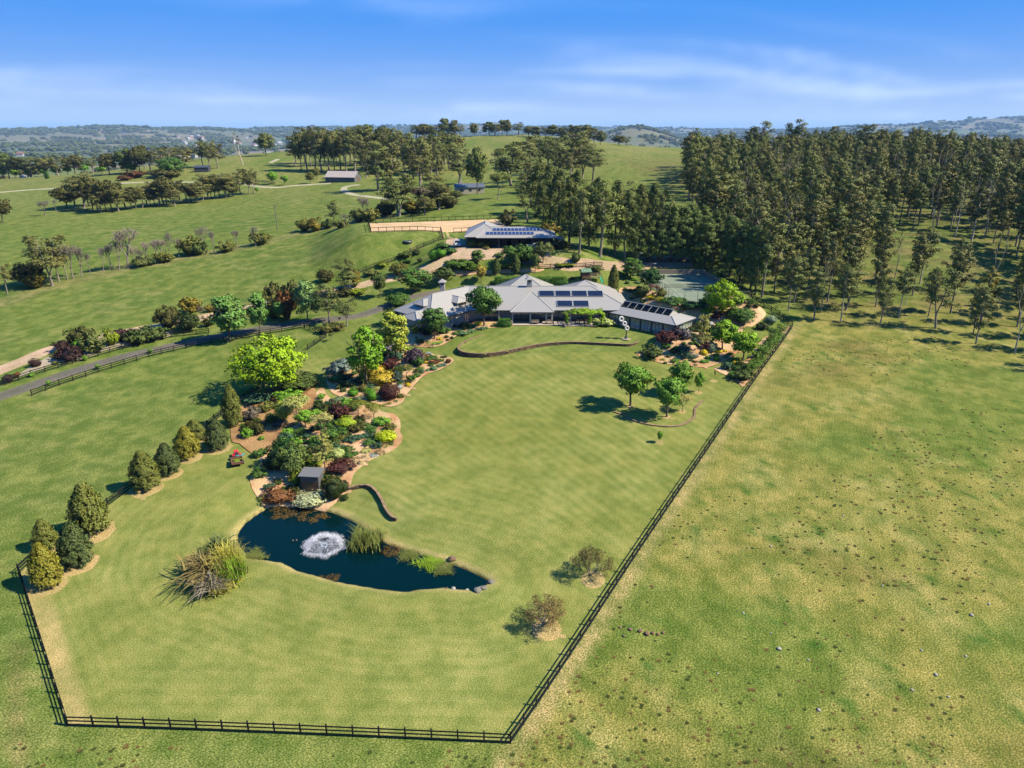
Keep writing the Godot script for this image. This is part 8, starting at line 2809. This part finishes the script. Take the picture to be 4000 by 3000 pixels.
	pl("euc", "eucg", -113.3, -490.0, 26.68, 13.0, "", 8)
	pl("euc", "eucb", -124.3, -552.4, 24.03, 13.1, "", 8)
	pl("euc", "eucb", -107.3, -480.1, 27.71, 14.0, "", 8)
	pl("euc", "eucg", -116.6, -536.8, 25.37, 12.8, "", 8)
	pl("euc", "eucg", -100.3, -474.3, 29.59, 13.9, "", 8)
	pl("euc", "eucg", -106.6, -521.9, 27.51, 15.2, "", 8)
	pl("euc", "eucb", -97.2, -484.3, 29.58, 14.1, "", 8)
	pl("euc", "eucb", -88.9, -450.6, 26.00, 13.2, "", 8)
	pl("euc", "eucb", -103.5, -535.1, 26.33, 15.6, "", 8)
	pl("round", "eucg", -92.3, -488.8, 29.23, 15.6, "", 8)
	pl("euc", "eucg", -93.7, -519.7, 26.51, 15.1, "", 8)
	pl("euc", "eucg", -87.9, -493.5, 28.28, 14.4, "", 8)
	pl("round", "eucb", -96.0, -549.0, 23.21, 14.5, "", 8)
	pl("round", "eucb", -89.7, -532.7, 24.52, 14.1, "", 8)
	pl("euc", "eucb", -80.1, -485.8, 27.27, 14.2, "", 8)
	pl("euc", "eucg", -80.3, -503.9, 25.13, 13.4, "", 8)
	pl("euc", "eucg", -73.8, -478.4, 26.88, 12.7, "", 8)
	pl("euc", "eucg", -84.0, -546.7, 23.11, 13.0, "", 8)
	pl("euc", "eucb", -75.2, -515.5, 23.14, 15.0, "", 8)
	pl("euc", "eucb", -67.0, -465.5, 23.34, 13.6, "", 8)
	pl("euc", "eucg", -67.5, -488.4, 23.20, 15.5, "", 8)
	pl("round", "eucg", -57.6, -431.4, 22.81, 13.8, "", 8)
	pl("euc", "eucb", -57.9, -452.3, 23.28, 15.6, "", 8)
	pl("euc", "eucg", -106.8, -840.0, 15.15, 13.2, "", 4)
	pl("euc", "eucb", -50.3, -408.8, 24.22, 15.3, "", 8)
	pl("round", "eucg", -51.7, -429.6, 23.25, 13.7, "", 8)
	pl("tree2", "eucb", -99.1, -840.0, 16.02, 19.8, "", 4)
	pl("euc", "eucg", -54.2, -473.3, 22.52, 13.8, "", 8)
	pl("tree2", "eucg", -92.5, -840.0, 14.43, 15.4, "", 4)
	pl("euc", "eucb", -50.4, -461.0, 23.11, 14.7, "", 8)
	pl("euc", "eucb", -52.8, -496.5, 20.49, 14.5, "", 8)
	pl("euc", "eucb", -85.9, -840.0, 13.60, 17.6, "", 4)
	pl("euc", "eucg", -45.5, -448.7, 23.64, 13.1, "", 8)
	pl("euc", "eucg", -54.3, -554.2, 16.58, 14.6, "", 8)
	pl("euc", "eucg", -45.0, -476.3, 24.40, 16.4, "", 8)
	pl("euc", "eucb", -45.8, -507.0, 23.00, 17.5, "", 8)
	pl("tree2", "eucg", -74.9, -840.0, 21.29, 16.5, "", 4)
	pl("euc", "eucg", -39.8, -474.6, 24.31, 13.9, "", 8)
	pl("round", "eucb", -38.8, -486.0, 24.26, 16.8, "", 8)
	pl("tree2", "eucb", -63.9, -840.0, 18.67, 13.2, "", 4)
	pl("euc", "eucg", -59.1, -850.0, 13.39, 11.1, "", 4)
	pl("tree2", "eucb", -41.2, -824.5, 14.56, 12.9, "", 4)
	pl("tree2", "eucg", -25.3, -834.9, 14.94, 17.4, "", 4)
	pl("euc", "eucb", -18.6, -827.6, 13.80, 13.0, "", 4)
	pl("tree2", "eucg", -11.5, -860.0, 16.86, 13.5, "", 4)
	pl("tree2", "eucb", -5.6, -818.5, 17.63, 12.8, "", 4)
	pl("euc", "eucg", 7.2, -815.1, 13.98, 16.0, "", 4)
	pl("euc", "eucg", 4.8, -470.6, 16.52, 11.2, "", 6)
	pl("euc", "casua2", 5.1, -238.6, 13.81, 7.6, "", 7)
	pl("tree2", "eucb", 17.5, -798.8, 11.18, 12.5, "", 4)
	pl("euc", "eucb", 10.7, -454.1, 19.33, 12.0, "", 6)
	pl("euc", "eucg", 7.4, -282.9, 13.79, 10.9, "", 7)
	pl("tree2", "eucg", 24.2, -779.4, 11.49, 16.3, "", 4)
	pl("euc", "eucb", 10.4, -326.5, 14.20, 11.4, "", 6)
	pl("dense", "casua2", 9.5, -257.0, 16.88, 10.4, "", 7)
	pl("euc", "eucg", 18.2, -462.1, 19.64, 13.5, "", 6)
	pl("dense", "casua2", 9.6, -225.7, 13.92, 7.2, "", 7)
	pl("euc", "eucb", 34.4, -779.5, 11.50, 12.2, "", 4)
	pl("euc", "eucg", 20.1, -423.7, 20.72, 15.8, "", 6)
	pl("dense", "eucg", 13.1, -248.3, 17.60, 10.5, "", 7)
	pl("tree2", "eucg", 41.5, -779.3, 13.78, 15.3, "", 4)
	pl("euc", "eucg", 21.9, -358.1, 20.81, 12.4, "", 6)
	pl("tree2", "eucb", 49.9, -782.2, 11.35, 12.3, "", 4)
	pl("dense", "eucg", 14.7, -227.1, 18.92, 10.5, "", 7)
	pl("euc", "eucb", 29.2, -442.0, 21.00, 16.4, "", 6)
	pl("euc", "eucg", 58.2, -769.4, 15.13, 16.1, "", 4)
	pl("dense", "casua2", 16.1, -202.4, 18.79, 9.4, "", 7)
	pl("euc", "eucg", 32.6, -410.1, 22.60, 16.4, "", 6)
	pl("euc", "eucb", 27.6, -346.0, 20.14, 11.1, "", 6)
	pl("tree2", "eucb", 65.4, -759.3, 16.24, 17.9, "", 4)
	pl("dense", "casua2", 20.8, -235.1, 17.56, 9.2, "", 7)
	pl("euc", "eucb", 40.1, -447.1, 22.84, 13.0, "", 6)
	pl("euc", "eucg", 18.2, -193.1, 19.35, 8.3, "", 7)
	pl("euc", "eucb", 36.9, -385.7, 17.99, 13.4, "", 6)
	pl("tree2", "eucg", 72.4, -728.8, 17.40, 17.2, "", 4)
	pl("dense", "casua2", 21.6, -201.1, 17.73, 7.9, "", 7)
	pl("euc", "eucg", 40.6, -370.3, 17.13, 13.8, "", 6)
	pl("euc", "eucb", 77.7, -707.5, 14.66, 13.0, "", 4)
	pl("dense", "eucg", 26.7, -228.3, 16.37, 8.9, "", 7)
	pl("tree2", "eucg", 81.9, -695.8, 13.06, 11.0, "", 4)
	pl("tree2", "eucb", 103.0, -721.6, 9.47, 15.1, "", 4)
	pl("dense", "eucg", 29.1, -202.2, 20.99, 8.0, "", 7)
	pl("euc", "casua2", 32.9, -219.8, 17.34, 8.6, "", 7)
	pl("euc", "eucg", 110.5, -727.3, 9.01, 9.5, "", 4)
	pl("euc", "casua2", 32.0, -202.2, 21.57, 7.6, "", 7)
	pl("deadgum", "bare", 128.7, -746.6, 9.63, 10.8, "", 0)
	pl("dense", "casua", 34.9, -201.8, 11.27, 6.5, "", 3)
	pl("dense", "eucg", 35.7, -202.5, 20.73, 7.3, "", 7)
	pl("dense", "eucg", 39.3, -220.7, 15.94, 7.9, "", 7)
	pl("deadgum", "bare", 146.8, -800.0, 9.28, 10.5, "", 0)
	pl("dense", "casua", 38.5, -201.8, 12.11, 6.9, "", 3)
	pl("deadgum", "bare", 153.2, -790.0, 9.12, 8.3, "", 0)
	pl("dense", "casua2", 39.4, -202.6, 21.09, 6.9, "", 7)
	pl("deadgum", "bare", 161.5, -780.0, 16.97, 12.3, "", 0)
	pl("dense", "casua", 41.8, -202.0, 12.47, 7.3, "", 3)
	pl("euc", "eucg", 42.7, -202.8, 19.55, 6.2, "", 7)
	pl("dense", "casua", 45.1, -202.1, 15.75, 7.6, "", 3)
	pl("dense", "casua", 49.1, -214.5, 11.95, 6.9, "", 3)
	pl("dense", "casua", 48.2, -201.9, 15.68, 8.0, "", 3)
	pl("dense", "casua", 53.1, -215.1, 12.72, 7.7, "", 3)
	pl("dense", "casua", 51.3, -201.8, 14.92, 7.6, "", 3)
	pl("dense", "casua", 55.6, -209.5, 13.54, 8.3, "", 3)
	pl("dense", "casua", 54.3, -199.6, 14.50, 8.7, "", 3)
	pl("dense", "casua", 58.1, -204.4, 14.00, 8.1, "", 3)
	pl("dense", "casua", 60.2, -198.6, 14.04, 7.9, "", 3)
	pl("dense", "casua", 58.9, -191.0, 15.62, 8.3, "", 3)
	pl("dense", "casua", 61.5, -192.8, 14.40, 7.7, "", 3)
	pl("dense", "casua", 60.1, -185.6, 15.92, 8.1, "", 3)
	pl("dense", "casua", 61.9, -184.6, 15.21, 7.4, "", 3)
	pl("dense", "casua", 61.3, -180.4, 16.20, 7.2, "", 3)
	pl("dense", "casua", 61.3, -176.4, 15.91, 6.8, "", 3)
	fillers()
	vines()
	hedgerow()
	plantation()
	tussocks()


func fillers() -> void:
	# mixed undershrubs between the named ones
	var r := RandomNumberGenerator.new()
	r.seed = 64
	var tints := ["green", "olive", "olivegreen", "bluegreen", "dark", "green2", "green", "spring", "olivedark"]
	for q in [[pts("-22.30 -115.39 -20.81 -114.90 -19.37 -112.81 -18.70 -110.04 -18.52 -108.15 -17.86 -106.28 -17.94 -104.15 -18.85 -102.13 -20.63 -100.53 -22.03 -98.96 -22.99 -97.09 -23.60 -95.26 -23.55 -93.46 -23.55 -92.29 -23.86 -91.16 -24.54 -90.05 -25.31 -88.70 -26.00 -87.77 -26.96 -87.39 -28.97 -87.58 -31.63 -88.44 -32.98 -88.89 -34.04 -88.36 -34.89 -88.66 -36.12 -90.07 -37.73 -92.11 -38.75 -94.21 -38.88 -96.04 -38.46 -98.24 -39.27 -100.22 -39.15 -104.69 -37.77 -110.19 -36.83 -114.11 -36.23 -126.01 -34.24 -123.18 -32.49 -120.71 -29.46 -119.51 -25.18 -117.51"), 60, "the lower garden bed above the pond", 1.6], [pts("-22.25 -117.59 -19.80 -118.70 -19.42 -121.76 -18.65 -124.91 -17.09 -130.09 -13.45 -133.66 -11.80 -136.91 -12.85 -138.84 -16.13 -140.29 -21.69 -142.55 -26.03 -144.72 -28.93 -142.70 -34.10 -138.02 -36.11 -131.61 -34.52 -125.89 -32.08 -122.52 -26.86 -120.39"), 40, "the upper garden bed", 1.4], [pts("25.59 -139.48 26.65 -136.58 30.72 -133.65 35.01 -132.40 38.33 -132.05 42.30 -134.99 46.11 -139.40 47.95 -144.05 51.76 -153.62 54.11 -154.58 58.10 -158.63 55.50 -163.67 47.93 -165.89 41.78 -157.05 37.03 -151.43 32.05 -148.14 29.82 -142.74 27.43 -141.21"), 46, "the garden right of the pool wing", 1.4], [pts("-47.62 -110.67 -45.67 -106.04 -44.24 -105.25 -42.55 -103.41 -40.74 -101.62 -39.21 -100.55 -38.46 -103.60 -37.54 -109.41 -35.96 -113.66 -35.09 -114.61 -36.95 -125.51 -41.91 -128.64 -45.73 -126.69 -47.72 -122.48 -48.82 -118.88 -47.40 -110.53"), 14, "the bark garden under the lime green tree", 1.3], [pts("31.67 -180.93 35.60 -173.90 36.42 -165.44 42.93 -162.27 53.19 -170.99 54.54 -159.25 51.96 -155.60 43.74 -155.01 41.70 -156.60 37.85 -157.83 33.52 -162.62 28.05 -173.73 27.51 -179.38"), 34, "the beds behind the pool wing", 1.3], [pts("-23.11 -145.57 -20.75 -144.52 -18.13 -143.89 -14.38 -144.71 -10.78 -148.67 -6.63 -151.00 -1.70 -153.00 -1.72 -155.60 -11.62 -161.38 -15.14 -153.57 -21.53 -151.06"), 16, "the bed along the house", 0.9], [pts("39.53 -131.46 39.75 -129.75 40.63 -128.07 41.06 -126.45 41.91 -124.88 42.61 -122.85 45.72 -127.44 51.66 -137.49 58.24 -148.35 62.20 -154.22 61.64 -155.22 57.13 -151.05 53.03 -146.18 47.52 -136.21 43.34 -133.77"), 16, "the bed by the long hedge", 1.2]]:
		var inner := Geometry2D.offset_polygon(q[0], -1.3)
		if inner.is_empty():
			continue
		var lo := Vector2(1e9, 1e9)
		var hi := -lo
		for p in inner[0]:
			lo = lo.min(p)
			hi = hi.max(p)
		var n := 0
		for tries in 4000:
			if n >= q[1]:
				break
			var p := Vector2(r.randf_range(lo.x, hi.x), r.randf_range(lo.y, hi.y))
			if not Geometry2D.is_point_in_polygon(p, inner[0]):
				continue
			var w: float = q[3] * r.randf_range(0.7, 1.7)
			var ok := true
			for t in taken:
				if Vector2(t.x, t.y).distance_to(p) < 0.36 * (t.z + w):
					ok = false
					break
			if not ok:
				continue
			set_plant("bush" if r.randf() < 0.8 else "mat", "undershrub", "shrub", tints[r.randi() % tints.size()], p.x, p.y, w * r.randf_range(0.55, 0.95), w, "small green undershrub filling " + q[2], "undershrubs in " + q[2])
			n += 1


func vines() -> void:
	# the creeper over the pergola: a thick mat on top and two hanging columns
	leaf_start(900)
	for i in 70:
		clump(Vector3(lr.randf_range(-4.0, 4.7), 2.75 + lr.randf_range(-0.1, 0.25), lr.randf_range(-1.9, 2.3)), Vector3(0.6, 0.26, 0.6), 40, 0.10, 0.8, 0.9, Vector3(0, 0.5, 0))
	for c in [Vector3(-3.5, 0, 2.0), Vector3(1.6, 0, 2.1), Vector3(4.4, 0, 1.9)]:
		for i in 14:
			clump(c + Vector3(lr.randf_range(-0.3, 0.3), 0.4 + i * 0.17, lr.randf_range(-0.2, 0.2)), Vector3(0.45, 0.3, 0.35), 30, 0.10, 0.8, 0.9, c + Vector3(0, 1, 0))
	single("vine", leaf_mesh(), leaf_mat("vine"), "bright green vine covering the pergola roof and its posts", "vine", Vector3(15.6, 11.9, -155.2))
	# clippings in the trailer
	leaf_start(901)
	for i in 8:
		clump(Vector3(lr.randf_range(-0.5, 0.5), 0.1, lr.randf_range(-0.6, 0.6)), Vector3(0.28, 0.14, 0.28), 30, 0.08, 0.6, 1.0, Vector3(0, -1, 0))
	single("clippings", leaf_mesh(), leaf_mat("limegrass"), "green garden clippings heaped in the rusty trailer", "clippings", heap_at + Vector3(0, 0.6, 0)).set_meta("kind", "stuff")


func hedgerow() -> void:
	# the long loose hedge inside the right fence
	leaf_start(905)
	var a := Vector2(44.74, -127.14)
	var b := Vector2(59.71, -152.06)
	var mid := (a + b) / 2.0
	var d := (b - a).normalized()
	var s := Vector2(-d.y, d.x)
	var o := on_ground(mid.x, mid.y)
	for i in 330:
		var u := lr.randf()
		var p := a.lerp(b, u) + s * lr.randf_range(-1.0, 1.0)
		var y := ground(p.x, p.y) - o.y
		var top := 1.55 + 0.25 * sin(u * 21.0)
		var r := lr.randf_range(0.35, 0.6)
		var c := Vector3(p.x - o.x, y + top * sqrt(lr.randf()), p.y - o.z)
		clump(c, Vector3(r, r * 0.75, r), 48, 0.095, 0.6, 1.0, c - Vector3(0, 0.8, 0), 0.75, 1.25)
	single("hedge", leaf_mesh(), leaf_mat("hedgegreen"), "long leafy hedge running inside the upper part of the right fence", "hedge", o)


func wood_front(x: float) -> float:
	var q := [60, 157, 75, 157, 89, 155, 96, 153, 100, 143, 104, 138, 112, 126, 300, 90]
	for i in range(0, 14, 2):
		if x <= q[i + 2]:
			return q[i + 1] + (q[i + 3] - q[i + 1]) * (x - q[i]) / float(q[i + 2] - q[i])
	return 90.0


func wood_left(dep: float) -> float:
	var q := [90, 70, 150, 66, 158, 66, 165, 64, 175, 62, 190, 60, 222, 60, 240, 61, 262, 64, 300, 72, 340, 80, 400, 96, 500, 110]
	for i in range(0, 24, 2):
		if dep <= q[i + 2]:
			return q[i + 1] + (q[i + 3] - q[i + 1]) * (dep - q[i]) / float(q[i + 2] - q[i])
	return 110.0


func plantation() -> void:
	# trees scattered by chance with a least distance between trunks; the nearest stand as things of their own
	var r := RandomNumberGenerator.new()
	r.seed = 77
	var cells := {}
	var all := []
	for tries in 42000:
		var dep := r.randf_range(100.0, 430.0)
		var x := r.randf_range(60.0, dep * 0.80 + 10.0)
		if x < wood_left(dep) or dep < wood_front(x):
			continue
		if pow((x - 124.0) / 22.0, 2.0) + pow((dep - 208.0) / 30.0, 2.0) < 1.0 or pow((x - 114.0) / 10.0, 2.0) + pow((dep - 170.0) / 7.0, 2.0) < 1.0:
			continue
		var gap := 5.4
		if dep > 260.0:
			gap = 6.1
		elif dep < 185.0:
			gap = 5.8 if x < 88.0 else 6.8
		var k := Vector2i(int(x / 7.0), int(dep / 7.0))
		var ok := true
		for i in [-1, 0, 1]:
			for j in [-1, 0, 1]:
				for p in cells.get(k + Vector2i(i, j), []):
					if p.distance_to(Vector2(x, dep)) < gap:
						ok = false
		if not ok:
			continue
		if not cells.has(k):
			cells[k] = []
		cells[k].append(Vector2(x, dep))
		var h := r.randf_range(11.5, 15.5) if dep < 172.0 else r.randf_range(14.0, 20.0)
		if r.randf() < 0.12:
			h *= 0.72
		var w := h * r.randf_range(0.33, 0.50)
		if x - wood_left(dep) < 9.0 and dep > 200.0:
			h *= 1.1
			w *= 1.2
		all.append([dep, x, h, w, r.randi() % 10, r.randf() * TAU, r.randf()])
	all.sort_custom(func(a, b): return a[0] < b[0])
	var tint := ["eucg", "eucb", "casua2", "eucg", "eucb", "goldolive", "eucg", "casua2", "eucb", "eucg"]
	var rest := {}
	for i in all.size():
		var q: Array = all[i]
		var c: String = tint[q[4]]
		if c == "goldolive" and (q[0] > 175.0 or q[6] > 0.6):
			c = "eucb"
		var v := int(q[5] * 100.0) % 5
		var fam := "wood"
		if i < 295 and q[6] > 0.45 and q[0] < wood_front(q[1]) + 16.0:
			fam = "euc"
		elif q[6] < 0.10 or (q[0] > 225.0 and q[0] < 330.0 and q[1] > 100.0 and q[6] < 0.3):
			fam = "deadgum"
		var f: Array = fol[fam][v % fol[fam].size()]
		v = v % fol[fam].size()
		var y := ground(q[1], -q[0])
		if i < 295:
			var edge: bool = q[0] < wood_front(q[1]) + 9.0
			var o := thing("plantation_tree", "gum with a bare trunk at the sunny front edge of the plantation" if edge else "slender gum among the trunks inside the plantation at the right", "tree", Vector3(q[1], y, -q[0]), q[5], "plantation gums along its front edge" if edge else "plantation gums behind its front edge")
			o.scale = Vector3(q[3] / f[3], q[2] / f[2], q[3] / f[3])
			part("trunk", f[1], bark("pale" if q[6] < 0.3 else "grey"), o)
			part("crown", f[0], leaf_mat(c), o)
		else:
			var key := "%d %s %s" % [v, c, fam]
			if not rest.has(key):
				rest[key] = []
			rest[key].append(Transform3D(Basis(Vector3.UP, q[5]) * Basis.from_scale(Vector3(q[3] / f[3], q[2] / f[2], q[3] / f[3])), Vector3(q[1], y, -q[0])))
	var o := thing("plantation_woodland", "dense mass of plantation gums receding up the hill at the right", "woodland")
	o.set_meta("kind", "stuff")
	for key in rest:
		var bits: PackedStringArray = key.split(" ")
		var f: Array = fol[bits[2]][int(bits[0])]
		for k in 2:
			var mm := MultiMesh.new()
			mm.transform_format = MultiMesh.TRANSFORM_3D
			mm.mesh = f[k]
			mm.instance_count = rest[key].size()
			for i in rest[key].size():
				mm.set_instance_transform(i, rest[key][i])
			var mi := MultiMeshInstance3D.new()
			mi.name = "crowns" if k == 0 else "trunks"
			mi.multimesh = mm
			mi.material_override = leaf_mat(bits[1]) if k == 0 else bark("pale" if bits[2] == "deadgum" else "grey")
			mi.set_meta("kind", "stuff")
			o.add_child(mi, true)


func tussocks() -> void:
	# coarse tufts scattered over the right paddock and beyond the near fence
	var r := RandomNumberGenerator.new()
	r.seed = 5
	for q in [["brown_tussocks", "bronze2", 800, "scattered brown grass tufts in the right paddock"], ["green_tussocks", "olivegreen", 700, "scattered dark green weed tufts in the right paddock"], ["dark_tussocks", "olivedark", 260, "scattered dark tufts over the open grass outside the fences"]]:
		var mm := MultiMesh.new()
		mm.transform_format = MultiMesh.TRANSFORM_3D
		mm.mesh = fol["grassclump"][0][0]
		var at := []
		while at.size() < q[2]:
			var dep := r.randf_range(38.0, 150.0)
			var x := r.randf_range(-60.0, dep * 0.8)
			var fs := fence_side(x, -dep)
			if dep < 49.0 or fs > 2.0:
				var d := n_a.get_noise_2d(x * 1.3 + at.size() % 3, -dep * 1.3)
				if d + r.randf_range(-0.2, 0.35) > 0.12:
					var s := r.randf_range(0.045, 0.12)
					at.append(Transform3D(Basis(Vector3.UP, r.randf() * TAU) * Basis.from_scale(Vector3(s * 1.3, s, s * 1.3)), on_ground(x, -dep, -0.02)))
		mm.instance_count = at.size()
		for i in at.size():
			mm.set_instance_transform(i, at[i])
		var mi := MultiMeshInstance3D.new()
		mi.name = q[0]
		mi.multimesh = mm
		mi.material_override = leaf_mat(q[1])
		mi.set_meta("kind", "stuff")
		tag(mi, q[3], "grass")
		add_child(mi)


# ---------------------------------------------------------------- the plain and the ranges
func dry_field(x: float, z: float) -> float:
	# above zero: open pasture; below: timber
	return n_c.get_noise_2d(x * 0.55, z * 0.55) + 0.45 * n_c.get_noise_2d(x * 1.9 + 90.0, z * 1.9) + 0.20 + 0.22 * (1.0 - smoothstep(2500.0, 5500.0, Vector2(x, z).length()))


func far_color(x: float, z: float) -> Color:
	var f := dry_field(x, z)
	var k := n_c.get_noise_2d(floorf(x / 420.0) * 53.0, floorf(z / 560.0) * 71.0)
	var field := sc(140, 134, 88).lerp(sc(104, 124, 66), smoothstep(-0.2, 0.5, k)).lerp(sc(168, 150, 104), smoothstep(0.1, 0.5, -k) * 0.7)
	return sc(50, 60, 36).lerp(field, smoothstep(-0.04, 0.05, f))


func build_far() -> void:
	var v := PackedVector3Array()
	var nor := PackedVector3Array()
	var col := PackedColorArray()
	var uv := PackedVector2Array()
	var idx := PackedInt32Array()
	var rs := []
	var r := 1750.0
	while r < 32000.0:
		rs.append(r)
		r *= 1.018
	var na := 440
	for q in rs:
		for i in na + 1:
			var az := deg_to_rad(-66.0 + 132.0 * i / na)
			var x: float = sin(az) * q
			var dep: float = cos(az) * q
			v.append(Vector3(x, far_height(x, dep) - (40.0 * (1.0 - smoothstep(1750.0, 2300.0, q))), -dep))
			col.append(far_color(x, -dep))
			uv.append(Vector2(x, -dep))
	for j in rs.size():
		for i in na + 1:
			var k := j * (na + 1) + i
			var n := (v[mini(j + 1, rs.size() - 1) * (na + 1) + i] - v[maxi(j - 1, 0) * (na + 1) + i]).cross(v[j * (na + 1) + mini(i + 1, na)] - v[j * (na + 1) + maxi(i - 1, 0)])
			nor.append((n if n.y > 0.0 else -n).normalized())
			if i < na and j < rs.size() - 1:
				for q in [k, k + na + 1, k + 1, k + 1, k + na + 1, k + na + 2]:
					idx.append(q)
	struct("far_plain_and_hills", arrays(v, nor, col, uv, idx), flat_vc("far_land"))
	woodland()
	township()
	works()


func woodland() -> void:
	# belts of timber on the plain, each crown a lump of leaf faces
	leaf_start(950)
	for i in 9:
		var c := rdir() * 0.32
		c.y = absf(c.y) * 0.9 + 0.45
		clump(c, Vector3(0.3, 0.3, 0.3), 14, 0.2, 0.8, 0.7, Vector3(0, 0.3, 0), 0.75, 1.25)
	var m := leaf_mesh()
	var r := RandomNumberGenerator.new()
	r.seed = 19
	for q in [["distant_woodland", 700.0, 2600.0, 1500, 9.0, 15.0, "dark belts of trees across the nearer plain", "olivedark"], ["far_woodland", 2400.0, 9000.0, 13000, 11.0, 22.0, "belts and blocks of timber far out on the plain", "casua2"], ["hill_woodland", 8000.0, 15000.0, 14000, 16.0, 34.0, "timber on the ranges along the skyline", "casua2"]]:
		var at := []
		var tries := 0
		while at.size() < q[3] and tries < 200000:
			tries += 1
			var d: float = sqrt(r.randf_range(q[1] * q[1], q[2] * q[2]))
			var az := deg_to_rad(r.randf_range(-44.0, 44.0))
			var x := sin(az) * d
			var dep := cos(az) * d
			if dep < 1000.0 and x > -330.0:
				continue
			if dry_field(x, -dep) > -0.01 and r.randf() > 0.012:
				continue
			var y := maxf(natural(x, dep), -60.0) if d < 2000.0 else far_height(x, dep)
			var s := r.randf_range(q[4], q[5])
			at.append(Transform3D(Basis(Vector3.UP, r.randf() * TAU) * Basis.from_scale(Vector3(s * r.randf_range(0.9, 1.6), s, s * r.randf_range(0.9, 1.6))), Vector3(x, y - 1.0, -dep)))
		var mm := MultiMesh.new()
		mm.transform_format = MultiMesh.TRANSFORM_3D
		mm.mesh = m
		mm.instance_count = at.size()
		for i in at.size():
			mm.set_instance_transform(i, at[i])
		var mi := MultiMeshInstance3D.new()
		mi.name = q[0]
		mi.multimesh = mm
		mi.material_override = leaf_mat(q[7])
		mi.set_meta("kind", "stuff")
		tag(mi, q[6], "woodland")
		add_child(mi)


func township() -> void:
	# pale roofs of the distant town at the left, a few farmhouses nearer
	var r := RandomNumberGenerator.new()
	r.seed = 23
	var st := new_st()
	add_box(st, Vector3(0, 0.22, 0), Vector3(1, 0.45, 0.6))
	var roof := slab([[Vector3(-0.56, 0.45, 0.36), Vector3(0.56, 0.45, 0.36), Vector3(0.3, 0.75, 0), Vector3(-0.3, 0.75, 0)], [Vector3(0.56, 0.45, -0.36), Vector3(-0.56, 0.45, -0.36), Vector3(-0.3, 0.75, 0), Vector3(0.3, 0.75, 0)], [Vector3(0.56, 0.45, 0.36), Vector3(0.56, 0.45, -0.36), Vector3(0.3, 0.75, 0)], [Vector3(-0.56, 0.45, -0.36), Vector3(-0.56, 0.45, 0.36), Vector3(-0.3, 0.75, 0)]], 0.04)
	var wall := done(st)
	for i in 56:
		var az := deg_to_rad(r.randf_range(-24.0, -11.0))
		var d := r.randf_range(5000.0, 7000.0)
		var lab := "pale roofed house of the distant town below the left hills"
		var grp := "houses of the distant town"
		if i > 44:
			az = deg_to_rad(r.randf_range(-36.0, -16.0))
			d = r.randf_range(2300.0, 3600.0)
			lab = "small white farm building on the plain at the left"
			grp = "farm buildings on the plain"
		var x := sin(az) * d
		var dep := cos(az) * d
		var o := thing("distant_house", lab, "house", Vector3(x, far_height(x, dep) + 6.0, -dep), r.randf() * TAU, grp)
		var s := r.randf_range(22.0, 44.0) if i <= 44 else r.randf_range(14.0, 26.0)
		o.scale = Vector3.ONE * s
		part("wall", wall, flat_mat("far_wall", sc(226, 222, 214), 0.8), o)
		part("roof", roof, flat_mat("far_roof_%d" % (i % 3), [sc(236, 236, 236), sc(200, 206, 214), sc(182, 130, 110)][i % 3], 0.6), o)


func works() -> void:
	# the distant cement works: towers, silos and sheds
	var x := 790.0
	var dep := 3300.0
	var o := thing("cement_works", "distant pale industrial works with a tall tower beyond the open hill", "factory", Vector3(x, -54.0, -dep))
	var c := flat_mat("works_grey", sc(196, 190, 182), 0.8)
	var d := flat_mat("works_brown", sc(150, 126, 112), 0.8)
	for q in [[0, 48, 0, 16, 96, 16], [-12, 36, 4, 12, 72, 14], [14, 32, -3, 14, 64, 12], [40, 15, 0, 40, 30, 26], [82, 22, 6, 30, 44, 24], [120, 14, 0, 44, 28, 30], [-40, 12, 0, 36, 24, 26]]:
		boxpart("tower" if q[4] > 50 else "building", Vector3(q[0], q[1], q[2]), Vector3(q[3], q[4], q[5]), d if q[4] > 50 else c, o)
	for k in 4:
		var st := new_st()
		lathe(st, [Vector2(7, 0), Vector2(7, 46), Vector2(3.5, 50), Vector2(0.1, 51)], 12)
		part("silo", done(st), c, o, Transform3D(Basis(), Vector3(22.0 + k * 15.0, 0, 20)))
	var st := new_st()
	tube(st, [Vector3(4, 0, -6), Vector3(4, 118, -6)], [2.6, 1.8], 8)
	part("chimney", done(st), c, o)
	st = new_st()
	tube(st, [Vector3(-60, 2, 10), Vector3(0, 80, 6)], [2.2, 2.2], 5)
	part("conveyor", done(st), d, o)
	for q in [[-70, 24, 60], [-120, 16, 44]]:
		st = new_st()
		lathe(st, [Vector2(q[2], 0), Vector2(q[2] * 0.5, q[1] * 0.6), Vector2(0.1, q[1])], 14)
		part("stockpile", done(st), flat_mat("stockpile", sc(206, 204, 200), 0.9), o, Transform3D(Basis(), Vector3(q[0], 0, 0)))
